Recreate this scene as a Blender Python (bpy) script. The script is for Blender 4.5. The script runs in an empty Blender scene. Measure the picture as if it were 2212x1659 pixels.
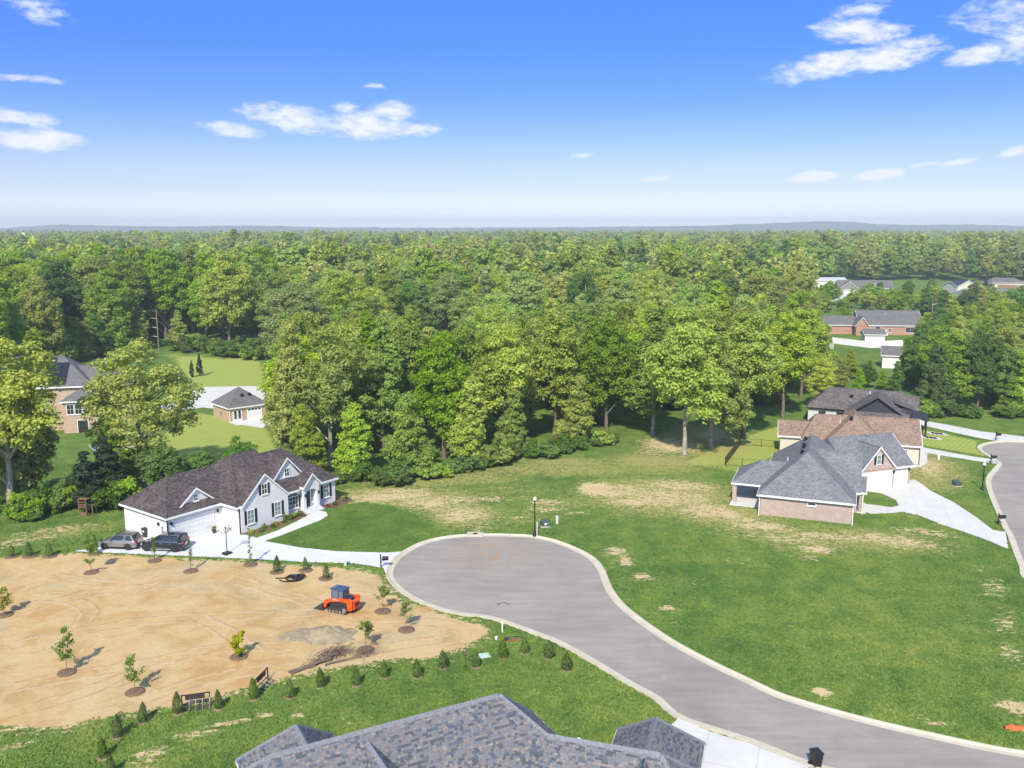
import bpy, bmesh, math, random
import numpy as np
from math import sin, cos, tan, radians, pi, atan2, sqrt, hypot
from mathutils import Vector, Matrix, noise

random.seed(11); RNG = np.random.default_rng(11)
SC = bpy.context.scene; COL = SC.collection; D = bpy.data

# ------------------------------------------------------------------ camera
CAM_H = 34.0; FPX = 900.0; PITCH = math.atan(154.0 / FPX)
cd = D.cameras.new('camera'); cam = D.objects.new('camera', cd); COL.objects.link(cam)
cam.location = (0, 0, CAM_H); cam.rotation_euler = (pi / 2 - PITCH, 0, 0)
cd.sensor_width = 36; cd.lens = 36 * FPX / 1024; cd.clip_start = 0.5; cd.clip_end = 40000
SC.camera = cam

# ------------------------------------------------------------------ light
SUN_AZ = radians(259); SUN_EL = radians(42)
SKY_STRENGTH = 0.15; SUN_STRENGTH = 3.1; EXPOSURE = 0.93
w = D.worlds.new('World'); SC.world = w; w.use_nodes = True
nt = w.node_tree; nt.nodes.clear()
def wn(t, **k):
    n = nt.nodes.new(t)
    for a, b in k.items(): setattr(n, a, b)
    return n
wl = nt.links.new
wout = wn('ShaderNodeOutputWorld'); wbg = wn('ShaderNodeBackground'); wl(wbg.outputs[0], wout.inputs[0])
wbg.inputs[1].default_value = SKY_STRENGTH
sky = wn('ShaderNodeTexSky', sky_type='NISHITA'); sky.sun_disc = False
sky.sun_elevation = SUN_EL; sky.sun_rotation = pi / 2 - SUN_AZ; sky.altitude = 200
sky.air_density = 1.0; sky.dust_density = 0.6; sky.ozone_density = 2.0
tc = wn('ShaderNodeTexCoord'); sep = wn('ShaderNodeSeparateXYZ'); wl(tc.outputs['Generated'], sep.inputs[0])
def wmath(op, a, b=None, clamp=False):
    n = wn('ShaderNodeMath', operation=op); n.use_clamp = clamp
    for i, x in enumerate((a, b)):
        if x is None: continue
        if isinstance(x, (int, float)): n.inputs[i].default_value = x
        else: wl(x, n.inputs[i])
    return n.outputs[0]
# clear summer air: one smooth grade of the sky from the milky horizon to a deep blue
grade = wn('ShaderNodeValToRGB'); wl(wmath('MAXIMUM', sep.outputs[2], 0.0), grade.inputs[0])
cr = grade.color_ramp; cr.interpolation = 'LINEAR'
SKY_GRADE = [(0.0, (0.88, 0.90, 1.08)), (.016, (0.63, 0.66, 0.84)), (.043, (0.412, 0.423, 0.577)), (.069, (0.339, 0.367, 0.521)), (.095, (0.258, 0.323, 0.507)), (.136, (0.151, 0.259, 0.536)), (.185, (0.106, 0.246, 0.591)), (.23, (0.103, 0.259, 0.642)), (.42, (0.420, 0.580, 0.820)), (1.0, (0.920, 0.920, 0.880))]
while len(cr.elements) < len(SKY_GRADE): cr.elements.new(0.5)
for e, (p, c) in zip(cr.elements, SKY_GRADE): e.position = p; e.color = (*c, 1)
mul = wn('ShaderNodeMix', data_type='RGBA', blend_type='MULTIPLY'); mul.inputs[0].default_value = 1
wl(sky.outputs[0], mul.inputs[6]); wl(grade.outputs[0], mul.inputs[7])
gain = wn('ShaderNodeMix', data_type='RGBA', blend_type='MULTIPLY'); gain.inputs[0].default_value = 1
wl(mul.outputs[2], gain.inputs[6]); gain.inputs[7].default_value = (1, 1, 1, 1)
sky_col = gain.outputs[2]
# fair weather clouds: noise broken patches laid on the sky by compass direction and height
az = wmath('ARCTAN2', sep.outputs[0], sep.outputs[1])
el = wmath('ARCSINE', sep.outputs[2])
cmb = wn('ShaderNodeCombineXYZ'); wl(wmath('MULTIPLY', az, 1.0), cmb.inputs[0]); wl(wmath('MULTIPLY', el, 2.6), cmb.inputs[1])
ae = wn('ShaderNodeCombineXYZ'); wl(az, ae.inputs[0]); wl(el, ae.inputs[1])
nz = wn('ShaderNodeTexNoise'); nz.inputs['Scale'].default_value = 19; nz.inputs['Detail'].default_value = 7
nz.inputs['Roughness'].default_value = 0.6; nz.inputs['Distortion'].default_value = 0.9; wl(cmb.outputs[0], nz.inputs['Vector'])
nz2 = wn('ShaderNodeTexNoise'); nz2.inputs['Scale'].default_value = 70; nz2.inputs['Detail'].default_value = 5
nz2.inputs['Roughness'].default_value = 0.65; wl(cmb.outputs[0], nz2.inputs['Vector'])
def vdir(x, y):   # a direction in the sky, as compass angle and height
    a = (x * 1024 / 2212 - 512) / FPX; b = (384 - y * 1024 / 2212) / FPX
    v = Vector((a, cos(PITCH) + b * sin(PITCH), -sin(PITCH) + b * cos(PITCH))).normalized()
    return atan2(v.x, v.y), math.asin(v.z)
CLOUDS = [  # compass/height of the centre, half width, half height, lean, density
    (vdir(640, 258), .062, .0145, -.10, 1.0), (vdir(790, 272), .060, .0150, -.02, 1.0), (vdir(845, 246), .026, .013, .1, .8), (vdir(905, 280), .026, .008, .0, .9), (vdir(745, 232), .014, .009, 0, .6),
    (vdir(505, 280), .036, .0085, -.15, .85), (vdir(60, 302), .052, .0115, 0, 1.0), (vdir(30, 252), .040, .008, -.12, .7), (vdir(60, 170), .036, .0035, 0, .55),
    (vdir(75, 18), .034, .012, -.2, .5), (vdir(1790, 140), .062, .014, .14, .9), (vdir(1925, 120), .052, .015, .14, 1.0), (vdir(1860, 70), .050, .014, -.15, .8), (vdir(1870, 15), .034, .010, .2, .6),
    (vdir(2110, 120), .030, .010, .18, .85), (vdir(2170, 22), .050, .022, .0, .5), (vdir(2205, 80), .026, .020, .3, .7), (vdir(1752, 382), .027, .0062, .05, 1.5), (vdir(1905, 376), .026, .0060, .12, 1.1),
    (vdir(1985, 357), .018, .0028, .1, .55), (vdir(2070, 350), .018, .003, .16, .6), (vdir(1415, 386), .020, .0035, .1, .7), (vdir(1250, 337), .018, .003, .1, .5), (vdir(808, 187), .014, .004, 0, .6), (vdir(2208, 322), .020, .005, .25, .8), (vdir(72, 434), .012, .003, 0, .4)]
tot = None
for (ca, ce), rw, rh, lean, den in CLOUDS:
    mp = wn('ShaderNodeMapping', vector_type='TEXTURE'); wl(ae.outputs[0], mp.inputs[0])
    mp.inputs[1].default_value = (ca, ce, 0); mp.inputs[2].default_value = (0, 0, lean); mp.inputs[3].default_value = (rw, rh, 1)
    ln = wn('ShaderNodeVectorMath', operation='DOT_PRODUCT'); wl(mp.outputs[0], ln.inputs[0]); wl(mp.outputs[0], ln.inputs[1])
    m = wn('ShaderNodeMath', operation='MULTIPLY_ADD'); wl(ln.outputs['Value'], m.inputs[0]); m.inputs[1].default_value = -den; m.inputs[2].default_value = 1.15 * den
    tot = m.outputs[0] if tot is None else wmath('MAXIMUM', tot, m.outputs[0])
# the same kind of scattered clouds goes on all round the rest of the sky
nz3 = wn('ShaderNodeTexNoise'); nz3.inputs['Scale'].default_value = 5.5; nz3.inputs['Detail'].default_value = 2; wl(cmb.outputs[0], nz3.inputs['Vector'])
rest = wmath('MULTIPLY', wmath('SUBTRACT', nz3.outputs[0], 0.60), 9.0); outside = wmath('GREATER_THAN', wmath('ABSOLUTE', az), 0.60)
rest = wmath('SUBTRACT', wmath('MULTIPLY', wmath('ADD', rest, 1.0), outside), 1.0)
tot = wmath('MAXIMUM', wmath('MAXIMUM', tot, rest), -1.0)
cl = wmath('ADD', wmath('MULTIPLY', tot, 0.75), wmath('MULTIPLY', wmath('SUBTRACT', nz.outputs[0], 0.46), 1.9))
cl = wmath('ADD', cl, wmath('MULTIPLY', wmath('SUBTRACT', nz2.outputs[0], 0.5), 1.15))
cl = wmath('MULTIPLY', cl, wmath('GREATER_THAN', tot, -0.9))
cov = wn('ShaderNodeMapRange'); cov.interpolation_type = 'SMOOTHSTEP'; wl(cl, cov.inputs[0])
cov.inputs[1].default_value = 0.06; cov.inputs[2].default_value = 1.05; cov.inputs[3].default_value = 0; cov.inputs[4].default_value = 0.94
cmix = wn('ShaderNodeMix', data_type='RGBA'); wl(cov.outputs[0], cmix.inputs[0]); wl(sky_col, cmix.inputs[6])
cmix.inputs[7].default_value = (3.55, 3.62, 3.7, 1)
wl(cmix.outputs[2], wbg.inputs[0])
w.cycles.sampling_method = 'MANUAL'; w.cycles.sample_map_resolution = 512

sd = D.lights.new('sun', 'SUN'); sd.energy = SUN_STRENGTH; sd.angle = radians(0.9); sd.color = (1.0, 0.92, 0.78)
sun = D.objects.new('sun', sd); COL.objects.link(sun)
sdir = Vector((cos(SUN_AZ) * cos(SUN_EL), sin(SUN_AZ) * cos(SUN_EL), sin(SUN_EL)))
sun.rotation_euler = sdir.to_track_quat('Z', 'Y').to_euler(); sun.location = (-60, -40, 120)

SC.render.engine = 'CYCLES'
SC.view_settings.view_transform = 'Standard'; SC.view_settings.look = 'None'
SC.view_settings.exposure = EXPOSURE; SC.view_settings.gamma = 1.0; SC.view_settings.use_curve_mapping = False
cy = SC.cycles; cy.use_denoising = True; cy.max_bounces = 6; cy.diffuse_bounces = 3; cy.glossy_bounces = 2
cy.transmission_bounces = 4; cy.transparent_max_bounces = 6; cy.volume_bounces = 0; cy.caustics_reflective = False; cy.caustics_refractive = False
cy.use_adaptive_sampling = True; cy.adaptive_threshold = 0.02
SC.render.use_persistent_data = False

# ------------------------------------------------------------------ survey helper: a sighting from the drone -> a place on the ground
def V(x, y, z=0.0):
    a = (x * 1024 / 2212 - 512) / FPX; b = (384 - y * 1024 / 2212) / FPX
    r = Vector((a, cos(PITCH) + b * sin(PITCH), -sin(PITCH) + b * cos(PITCH)))
    t = (z - CAM_H) / r.z
    return Vector((r.x * t, r.y * t, z))
def VX(pts): return [V(*p).xy for p in pts]

# ------------------------------------------------------------------ materials
MATS = {}
def nodes_of(name):
    m = D.materials.new(name); m.use_nodes = True
    t = m.node_tree; t.nodes.clear()
    out = t.nodes.new('ShaderNodeOutputMaterial'); b = t.nodes.new('ShaderNodeBsdfPrincipled'); t.links.new(b.outputs[0], out.inputs[0])
    MATS[name] = m
    return m, t, b, out
class NT:
    """tiny node-graph helper"""
    def __init__(s, t): s.t = t
    def n(s, ty, ins=None, **k):
        x = s.t.nodes.new(ty)
        for a, b in k.items(): setattr(x, a, b)
        for a, b in (ins or {}).items():
            if isinstance(b, bpy.types.NodeSocket): s.t.links.new(b, x.inputs[a])
            else: x.inputs[a].default_value = b
        return x
    def math(s, op, a, b=0.0, clamp=False):
        x = s.n('ShaderNodeMath', {0: a, 1: b}, operation=op); x.use_clamp = clamp; return x.outputs[0]
    def noise(s, vec, scale, detail=4, rough=.55, dist=0):
        return s.n('ShaderNodeTexNoise', {'Vector': vec, 'Scale': scale, 'Detail': detail, 'Roughness': rough, 'Distortion': dist}).outputs[0]
    def ramp(s, f, stops, interp='LINEAR'):
        x = s.n('ShaderNodeValToRGB', {0: f}); c = x.color_ramp; c.interpolation = interp
        while len(c.elements) < len(stops): c.elements.new(.5)
        for e, (p, col) in zip(c.elements, stops): e.position = p; e.color = (*col, 1) if len(col) == 3 else col
        return x.outputs[0]
    def rng(s, f, a, b, c=0., d=1., smooth=True):
        x = s.n('ShaderNodeMapRange', {0: f, 1: a, 2: b, 3: c, 4: d}); x.interpolation_type = 'SMOOTHSTEP' if smooth else 'LINEAR'; return x.outputs[0]
    def mix(s, f, a, b, mode='MIX'):
        x = s.n('ShaderNodeMix', {0: f}, data_type='RGBA', blend_type=mode)
        for i, c in ((6, a), (7, b)):
            if isinstance(c, bpy.types.NodeSocket): s.t.links.new(c, x.inputs[i])
            else: x.inputs[i].default_value = (*c, 1) if len(c) == 3 else c
        return x.outputs[2]
    def bump(s, h, strength, dist): return s.n('ShaderNodeBump', {'Height': h, 'Strength': strength, 'Distance': dist}).outputs[0]
def basic(name, col, rough=.7, var=.12, scale=3.0, metal=0., bump=0., bscale=30., spec=.5, coat=0.):
    m, t, b, o = nodes_of(name); g = NT(t)
    p = g.n('ShaderNodeTexCoord').outputs['Object']
    f = g.noise(p, scale, 5, .6)
    lo = tuple(c * (1 - var) for c in col); hi = tuple(min(1, c * (1 + var)) for c in col)
    t.links.new(g.ramp(f, [(.3, lo), (.7, hi)]), b.inputs['Base Color'])
    b.inputs['Roughness'].default_value = rough; b.inputs['Metallic'].default_value = metal; b.inputs['Specular IOR Level'].default_value = spec
    if coat: b.inputs['Coat Weight'].default_value = coat; b.inputs['Coat Roughness'].default_value = .06
    if bump: t.links.new(g.bump(g.noise(p, bscale, 3), bump, .02), b.inputs['Normal'])
    return m
def brick(name, c1, c2, mortar, msize=.010, rough=.85, bw=.203, bh=.068, vary=.5):
    m, t, b, o = nodes_of(name); g = NT(t)
    uv = g.n('ShaderNodeUVMap').outputs[0]
    br = g.n('ShaderNodeTexBrick', {'Vector': uv, 'Color1': (*c1, 1), 'Color2': (*c2, 1), 'Mortar': (*mortar, 1), 'Scale': 1.0, 'Mortar Size': msize, 'Mortar Smooth': .2, 'Bias': 0., 'Brick Width': bw, 'Row Height': bh})
    n1 = g.noise(uv, 1.3, 5, .6); c = g.mix(g.rng(n1, .35, .7, 0, vary), br.outputs[0], tuple(x * .72 for x in c1))
    t.links.new(c, b.inputs['Base Color']); b.inputs['Roughness'].default_value = rough
    t.links.new(g.bump(br.outputs[1], .35, -.012), b.inputs['Normal'])
    return m
def shingle(name, cols, rough=.9, bump=.5):
    """laminated asphalt shingles: courses of tabs of mixed granule colours"""
    m, t, b, o = nodes_of(name); g = NT(t)
    uv = g.n('ShaderNodeUVMap').outputs[0]
    sx = g.n('ShaderNodeSeparateXYZ', {0: uv})
    row = g.math('FLOOR', g.math('DIVIDE', sx.outputs[1], .145))
    shift = g.n('ShaderNodeTexWhiteNoise', {'W': row}, noise_dimensions='1D').outputs[0]
    col = g.math('FLOOR', g.math('DIVIDE', g.math('ADD', sx.outputs[0], g.math('MULTIPLY', shift, 3.0)), .27))
    v = g.n('ShaderNodeCombineXYZ', {0: col, 1: row}).outputs[0]
    wnz = g.n('ShaderNodeTexWhiteNoise', {'Vector': v}, noise_dimensions='3D').outputs[0]
    big = g.noise(uv, .55, 4, .6)
    f = g.math('ADD', g.math('MULTIPLY', wnz, .75), g.math('MULTIPLY', g.math('SUBTRACT', big, .37), .9))
    k = len(cols); c = g.ramp(f, [(i / (k - 1) * .85 + .05, x) for i, x in enumerate(cols)])
    fr = g.math('FRACT', g.math('DIVIDE', sx.outputs[1], .145))
    edge = g.math('LESS_THAN', fr, .12)
    c = g.mix(g.math('MULTIPLY', edge, .35), c, (.02, .02, .025))
    grain = g.noise(uv, 55, 3, .7); c = g.mix(.35, c, g.ramp(grain, [(.3, (.35, .35, .36)), (.7, (1.0, 1., 1.))]), 'MULTIPLY')
    t.links.new(c, b.inputs['Base Color']); b.inputs['Roughness'].default_value = rough; b.inputs['Specular IOR Level'].default_value = .25
    h = g.math('ADD', g.math('MULTIPLY', fr, -.6), g.math('MULTIPLY', g.math('GREATER_THAN', wnz, .5), .4))
    t.links.new(g.bump(h, bump, .012), b.inputs['Normal'])
    return m
def glass(name, col=(.02, .03, .035), rough=.06):
    m, t, b, o = nodes_of(name)
    b.inputs['Base Color'].default_value = (*col, 1); b.inputs['Roughness'].default_value = rough; b.inputs['Specular IOR Level'].default_value = .9
    return m
def foliage(name, dark, light, trans=.46, hue=.35, rough=.65, cscale=.9):
    m, t, b, o = nodes_of(name); g = NT(t)
    oi = g.n('ShaderNodeObjectInfo'); p = g.n('ShaderNodeTexCoord').outputs['Object']
    f = g.noise(p, cscale, 3, .65); f2 = g.noise(p, 7.0, 1, .5)
    f = g.math('ADD', g.math('MULTIPLY', f, .6), g.math('MULTIPLY', f2, .4))
    c = g.ramp(f, [(.32, dark), (.62, light)])
    hs = g.n('ShaderNodeHueSaturation', {'Hue': g.rng(oi.outputs['Random'], 0, 1, .5 - .028 * hue, .5 + .028 * hue, False), 'Saturation': g.rng(oi.outputs['Random'], 0, 1, .82, 1.08, False),
        'Value': g.rng(g.math('FRACT', g.math('MULTIPLY', oi.outputs['Random'], 7.31)), 0, 1, .78, 1.25, False), 'Color': c})
    t.links.new(hs.outputs[0], b.inputs['Base Color']); b.inputs['Roughness'].default_value = rough; b.inputs['Specular IOR Level'].default_value = .3
    tr = g.n('ShaderNodeBsdfTranslucent'); c2 = g.mix(1., hs.outputs[0], (1.25, 1.25, .55), 'MULTIPLY'); t.links.new(c2, tr.inputs[0])
    mx = g.n('ShaderNodeMixShader', {0: trans}); t.links.new(b.outputs[0], mx.inputs[1]); t.links.new(tr.outputs[0], mx.inputs[2]); t.links.new(mx.outputs[0], o.inputs[0])
    return m
def world_xy(g): return g.n('ShaderNodeNewGeometry').outputs['Position']

# ------------------------------------------------------------------ mesh builder
class MB:
    def __init__(s): s.v = []; s.f = []
    def add(s, vs, fs):
        o = len(s.v); s.v += [tuple(x) for x in vs]; s.f += [tuple(i + o for i in f) for f in fs]; return s
    def poly(s, *pts): return s.add(pts, [tuple(range(len(pts)))])
    def box(s, x0, y0, z0, x1, y1, z1):
        return s.add([(x0, y0, z0), (x1, y0, z0), (x1, y1, z0), (x0, y1, z0), (x0, y0, z1), (x1, y0, z1), (x1, y1, z1), (x0, y1, z1)],
                     [(3, 2, 1, 0), (4, 5, 6, 7), (0, 1, 5, 4), (1, 2, 6, 5), (2, 3, 7, 6), (3, 0, 4, 7)])
    def obox(s, p, t, n, w, h, d, zo=0, no=0):
        """box on a plane: p on the plane, t along, n out; w wide (centred), from zo to zo+h, from no to no+d out of the plane"""
        p = Vector(p); t = Vector(t); n = Vector(n); up = Vector((0, 0, 1)); q = []
        for zz in (zo, zo + h):
            for tt, nn in ((-w / 2, no), (w / 2, no), (w / 2, no + d), (-w / 2, no + d)): q.append(p + t * tt + n * nn + up * zz)
        return s.add(q, [(0, 1, 2, 3), (7, 6, 5, 4), (4, 5, 1, 0), (5, 6, 2, 1), (6, 7, 3, 2), (7, 4, 0, 3)])
    def tube(s, p0, p1, r0, r1=None, n=8, caps=True):
        r1 = r0 if r1 is None else r1; p0 = Vector(p0); p1 = Vector(p1); d = (p1 - p0)
        if d.length < 1e-6: return s
        d.normalize(); a = d.orthogonal().normalized(); b = d.cross(a); vs = []
        for p, r in ((p0, r0), (p1, r1)):
            for i in range(n):
                th = 2 * pi * i / n; vs.append(p + (a * cos(th) + b * sin(th)) * r)
        fs = [(i, (i + 1) % n, n + (i + 1) % n, n + i) for i in range(n)]
        if caps: fs += [tuple(range(n - 1, -1, -1)), tuple(range(n, 2 * n))]
        return s.add(vs, fs)
    def path(s, pts, r, n=6, taper=None):
        for i in range(len(pts) - 1):
            r0 = r if taper is None else r + (taper - r) * i / (len(pts) - 1); r1 = r if taper is None else r + (taper - r) * (i + 1) / (len(pts) - 1)
            s.tube(pts[i], pts[i + 1], r0, r1, n)
        return s
    def lathe(s, prof, n=14, c=(0, 0, 0)):
        k = len(prof); vs = []
        for r, z in prof:
            for i in range(n): th = 2 * pi * i / n; vs.append((c[0] + r * cos(th), c[1] + r * sin(th), c[2] + z))
        fs = [(j * n + i, j * n + (i + 1) % n, (j + 1) * n + (i + 1) % n, (j + 1) * n + i) for j in range(k - 1) for i in range(n)]
        fs += [tuple(range(n - 1, -1, -1)), tuple(range((k - 1) * n, k * n))]
        return s.add(vs, fs)
    def loft(s, rings, caps=True):
        k = len(rings[0]); vs = [p for r in rings for p in r]
        fs = [(j * k + i, j * k + (i + 1) % k, (j + 1) * k + (i + 1) % k, (j + 1) * k + i) for j in range(len(rings) - 1) for i in range(k)]
        if caps: fs += [tuple(range(k - 1, -1, -1)), tuple(range((len(rings) - 1) * k, len(rings) * k))]
        return s.add(vs, fs)
    def prism(s, poly, y0, y1):
        """a side-view outline (x, z) drawn across from y0 to y1"""
        k = len(poly); vs = [(x, y0, z) for x, z in poly] + [(x, y1, z) for x, z in poly]
        return s.add(vs, [tuple(range(k)), tuple(range(2 * k - 1, k - 1, -1))] + [(i, k + i, k + (i + 1) % k, (i + 1) % k) for i in range(k)])
    def slab(s, poly, z0, z1):
        k = len(poly); vs = [(p[0], p[1], z0) for p in poly] + [(p[0], p[1], z1) for p in poly]
        return s.add(vs, [tuple(range(k - 1, -1, -1)), tuple(range(k, 2 * k))] + [(i, (i + 1) % k, k + (i + 1) % k, k + i) for i in range(k)])
    def xf(s, M):
        s.v = [tuple(M @ Vector(p)) for p in s.v]; return s
    def mesh(s, name, smooth=False, fix=True):
        me = D.meshes.new(name); me.from_pydata(s.v, [], s.f); 
        if fix:
            bm = bmesh.new(); bm.from_mesh(me); bmesh.ops.recalc_face_normals(bm, faces=bm.faces); bm.to_mesh(me); bm.free()
        uv = me.uv_layers.new(name='UVMap'); buf = np.zeros(len(me.loops) * 2, np.float32)
        for p in me.polygons:
            n = p.normal; h = Vector((-n.y, n.x, 0))
            h = h.normalized() if h.length > .05 else Vector((1, 0, 0)); u = n.cross(h)
            for li in p.loop_indices:
                co = me.vertices[me.loops[li].vertex_index].co; buf[2 * li] = co.dot(h); buf[2 * li + 1] = co.dot(u)
        uv.data.foreach_set('uv', buf)
        if smooth: me.shade_smooth()
        return me
    def build(s, name, mat=None, parent=None, smooth=False, fix=True, label=None, kind=None):
        return link(name, s.mesh(name, smooth, fix), mat, parent, label, kind)
def link(name, me, mat=None, parent=None, label=None, kind=None):
    o = D.objects.new(name, me); COL.objects.link(o)
    if mat is not None and not me.materials: me.materials.append(MATS[mat] if isinstance(mat, str) else mat)
    if parent is not None: o.parent = parent
    if label: o['label'] = label
    if kind: o['kind'] = kind
    return o
def tag(o, label, cat, group=None):
    o['label'] = label; o['category'] = cat
    if group: o['group'] = group
    return o
def thing(name, label, cat, loc=(0, 0, 0), rz=0.0, group=None):
    o = D.objects.new(name, None); COL.objects.link(o); o.location = loc; o.rotation_euler = (0, 0, rz); o.empty_display_size = .3
    return tag(o, label, cat, group)
def dup(root, loc, rz, label=None, group=None, scale=None):
    r = root.copy(); COL.objects.link(r); r.location = loc; r.rotation_euler = (0, 0, rz)
    if scale is not None: r.scale = scale if not isinstance(scale, (int, float)) else (scale,) * 3
    if label: r['label'] = label
    if group: r['group'] = group
    for ch in root.children:
        c = ch.copy(); COL.objects.link(c); c.parent = r
        for gch in ch.children:
            e = gch.copy(); COL.objects.link(e); e.parent = c
    return r
def struct(o): o['kind'] = 'structure'; return o
def inpoly(x, y, poly):
    x = np.asarray(x, float); y = np.asarray(y, float); r = np.zeros(x.shape, bool); n = len(poly); j = n - 1
    for i in range(n):
        xi, yi = poly[i]; xj, yj = poly[j]
        if yi != yj: r ^= ((yi > y) != (yj > y)) & (x < (xj - xi) * (y - yi) / (yj - yi) + xi)
        j = i
    return r
def smooth_line(pts, step=.6, closed=False):
    """Catmull-Rom through the points"""
    P = [Vector((p[0], p[1])) for p in pts]; out = []; n = len(P); seg = n if closed else n - 1
    for i in range(seg):
        if closed: a, b, c, d = P[(i - 1) % n], P[i], P[(i + 1) % n], P[(i + 2) % n]
        else: a, b, c, d = P[max(i - 1, 0)], P[i], P[i + 1], P[min(i + 2, n - 1)]
        k = max(2, int((c - b).length / step))
        for j in range(k):
            t = j / k; out.append(.5 * ((2 * b) + (c - a) * t + (2 * a - 5 * b + 4 * c - d) * t * t + (3 * b - a - 3 * c + d) * t ** 3))
    if not closed: out.append(P[-1])
    return out
def sheet(name, poly, z, mat, sub=0):
    """flat area, triangulated"""
    bm = bmesh.new(); vs = [bm.verts.new((p[0], p[1], z)) for p in poly]
    es = [bm.edges.new((vs[i], vs[(i + 1) % len(vs)])) for i in range(len(vs))]
    bmesh.ops.triangle_fill(bm, use_beauty=True, use_dissolve=False, edges=es)
    for f in bm.faces:
        f.normal_update()
        if f.normal.z < 0: f.normal_flip()
    me = D.meshes.new(name); bm.to_mesh(me); bm.free()
    return struct(link(name, me, mat))

# ------------------------------------------------------------------ material list
basic('white_trim', (.78, .78, .77), .55, .04); basic('white_vinyl', (.82, .82, .82), .45, .03); basic('black_metal', (.012, .012, .013), .42, .1, metal=.0)
basic('black_plastic', (.016, .016, .018), .45, .15); basic('dark_brown_plastic', (.045, .038, .034), .5, .1); basic('galvanised', (.42, .42, .42), .45, .1, metal=.7)
basic('concrete', (.60, .59, .565), .9, .07, .55, bump=.1, bscale=60); basic('kerb_concrete', (.54, .49, .37), .9, .12, .8, bump=.15, bscale=40)
basic('mulch', (.175, .112, .066), .95, .45, 9, bump=.9, bscale=18); basic('mulch_grey', (.24, .18, .11), .95, .4, 9, bump=.8, bscale=18); basic('mulch_red', (.16, .080, .050), .95, .45, 9, bump=.9, bscale=18)
basic('bark', (.16, .125, .09), .95, .35, 2.5, bump=.8, bscale=9); basic('bark_pale', (.34, .30, .24), .95, .4, 1.6, bump=.6, bscale=7); basic('bark_dark', (.05, .038, .028), .95, .3, 3)
basic('deadwood', (.17, .125, .10), .95, .35, 3, bump=.5, bscale=12); basic('cedar', (.22, .125, .065), .85, .25, 4, bump=.3, bscale=25)
basic('shutter', (.016, .016, .017), .6, .1); basic('door_dark', (.035, .025, .02), .5, .2); basic('white_door', (.74, .74, .73), .5, .03); basic('cream_door', (.70, .67, .58), .5, .03)
glass('glass_dark'); glass('glass_pale', (.16, .23, .22), .1); glass('glass_sky', (.10, .16, .20), .05)
basic('car_silver', (.30, .275, .265), .28, .03, metal=.55, coat=1.); basic('car_black', (.010, .011, .014), .18, .05, coat=1.); basic('car_white', (.75, .75, .75), .3, .02, coat=1.)
basic('tyre', (.018, .018, .018), .85, .1); basic('rim', (.55, .55, .56), .3, .05, metal=.8); basic('chrome', (.75, .75, .76), .18, .02, metal=.9); basic('tail_light', (.42, .012, .012), .2, .1, coat=1.); basic('head_light', (.62, .65, .68), .15, .05, coat=1.)
basic('loader_orange', (.86, .085, .006), .33, .06, coat=.5); basic('loader_blue', (.050, .082, .165), .4, .06); basic('loader_grey', (.035, .036, .04), .55, .2); basic('rubber', (.045, .042, .040), .85, .3, 5); basic('steel_dark', (.07, .055, .05), .6, .3, 4, metal=.4); basic('steel_worn', (.42, .40, .37), .45, .2, 6, metal=.7)
basic('pole_wood', (.26, .20, .15), .9, .25, 2); basic('wire', (.30, .30, .30), .5, .1); basic('transformer_green', (.055, .085, .075), .5, .1); basic('pedestal_grey', (.62, .60, .54), .7, .06); basic('pedestal_green', (.45, .60, .52), .7, .05)
basic('orange_net', (.85, .13, .03), .7, .1); basic('lamp_globe', (.80, .80, .76), .3, .03); basic('red_paint', (.55, .03, .03), .5, .1); basic('solar', (.013, .014, .030), .22, .15, 1.2, coat=.6)
basic('metal_roof_dark', (.045, .052, .068), .5, .06, metal=.3); basic('metal_roof_pale', (.60, .62, .62), .45, .05, metal=.2); basic('siding_dark', (.035, .035, .040), .7, .1); basic('siding_pale', (.52, .56, .53), .7, .05); basic('siding_grey', (.22, .22, .21), .8, .06); basic('siding_cream', (.60, .56, .48), .75, .05); basic('siding_white', (.72, .71, .67), .7, .04)
basic('pool_water', (.12, .50, .72), .08, .1, .4); basic('stone', (.42, .38, .32), .9, .25, 2, bump=.4, bscale=8); basic('terracotta', (.40, .17, .08), .8, .15); basic('fence_wood', (.30, .20, .13), .9, .2, 2)
brick('white_brick', (.78, .775, .76), (.74, .735, .72), (.66, .655, .64), .008, .7, vary=.12)
brick('mauve_brick', (0.375, 0.250, 0.206), (0.450, 0.338, 0.288), (0.525, 0.463, 0.413), .012, vary=.35); brick('red_brick', (.40, .185, .125), (.46, .23, .155), (.46, .37, .31), .008, vary=.3)
brick('tan_brick', (.42, .27, .16), (.50, .34, .21), (.52, .45, .36), .010, vary=.3); brick('cream_brick', (.60, .52, .42), (.66, .58, .48), (.60, .55, .47), .008, vary=.2); brick('brown_brick', (.26, .16, .12), (.30, .20, .15), (.34, .29, .25), .01, vary=.3)
shingle('roof_plum', [(0.047, 0.038, 0.040), (0.076, 0.063, 0.062), (0.110, 0.091, 0.088), (0.152, 0.125, 0.117)]); shingle('roof_slate', [(0.136, 0.147, 0.165), (0.177, 0.186, 0.201), (0.218, 0.224, 0.231), (0.266, 0.264, 0.260)])
shingle('roof_tan', [(0.181, 0.125, 0.094), (0.256, 0.179, 0.134), (0.320, 0.224, 0.166), (0.374, 0.267, 0.197)]); shingle('roof_charcoal', [(0.069, 0.062, 0.064), (0.113, 0.101, 0.101), (0.155, 0.138, 0.136), (0.207, 0.184, 0.178)]); shingle('roof_grey', [(.12, .12, .125), (.165, .16, .16), (.20, .195, .19)])
shingle('roof_near_under', [(.05, .052, .06), (.08, .085, .1)])
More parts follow.
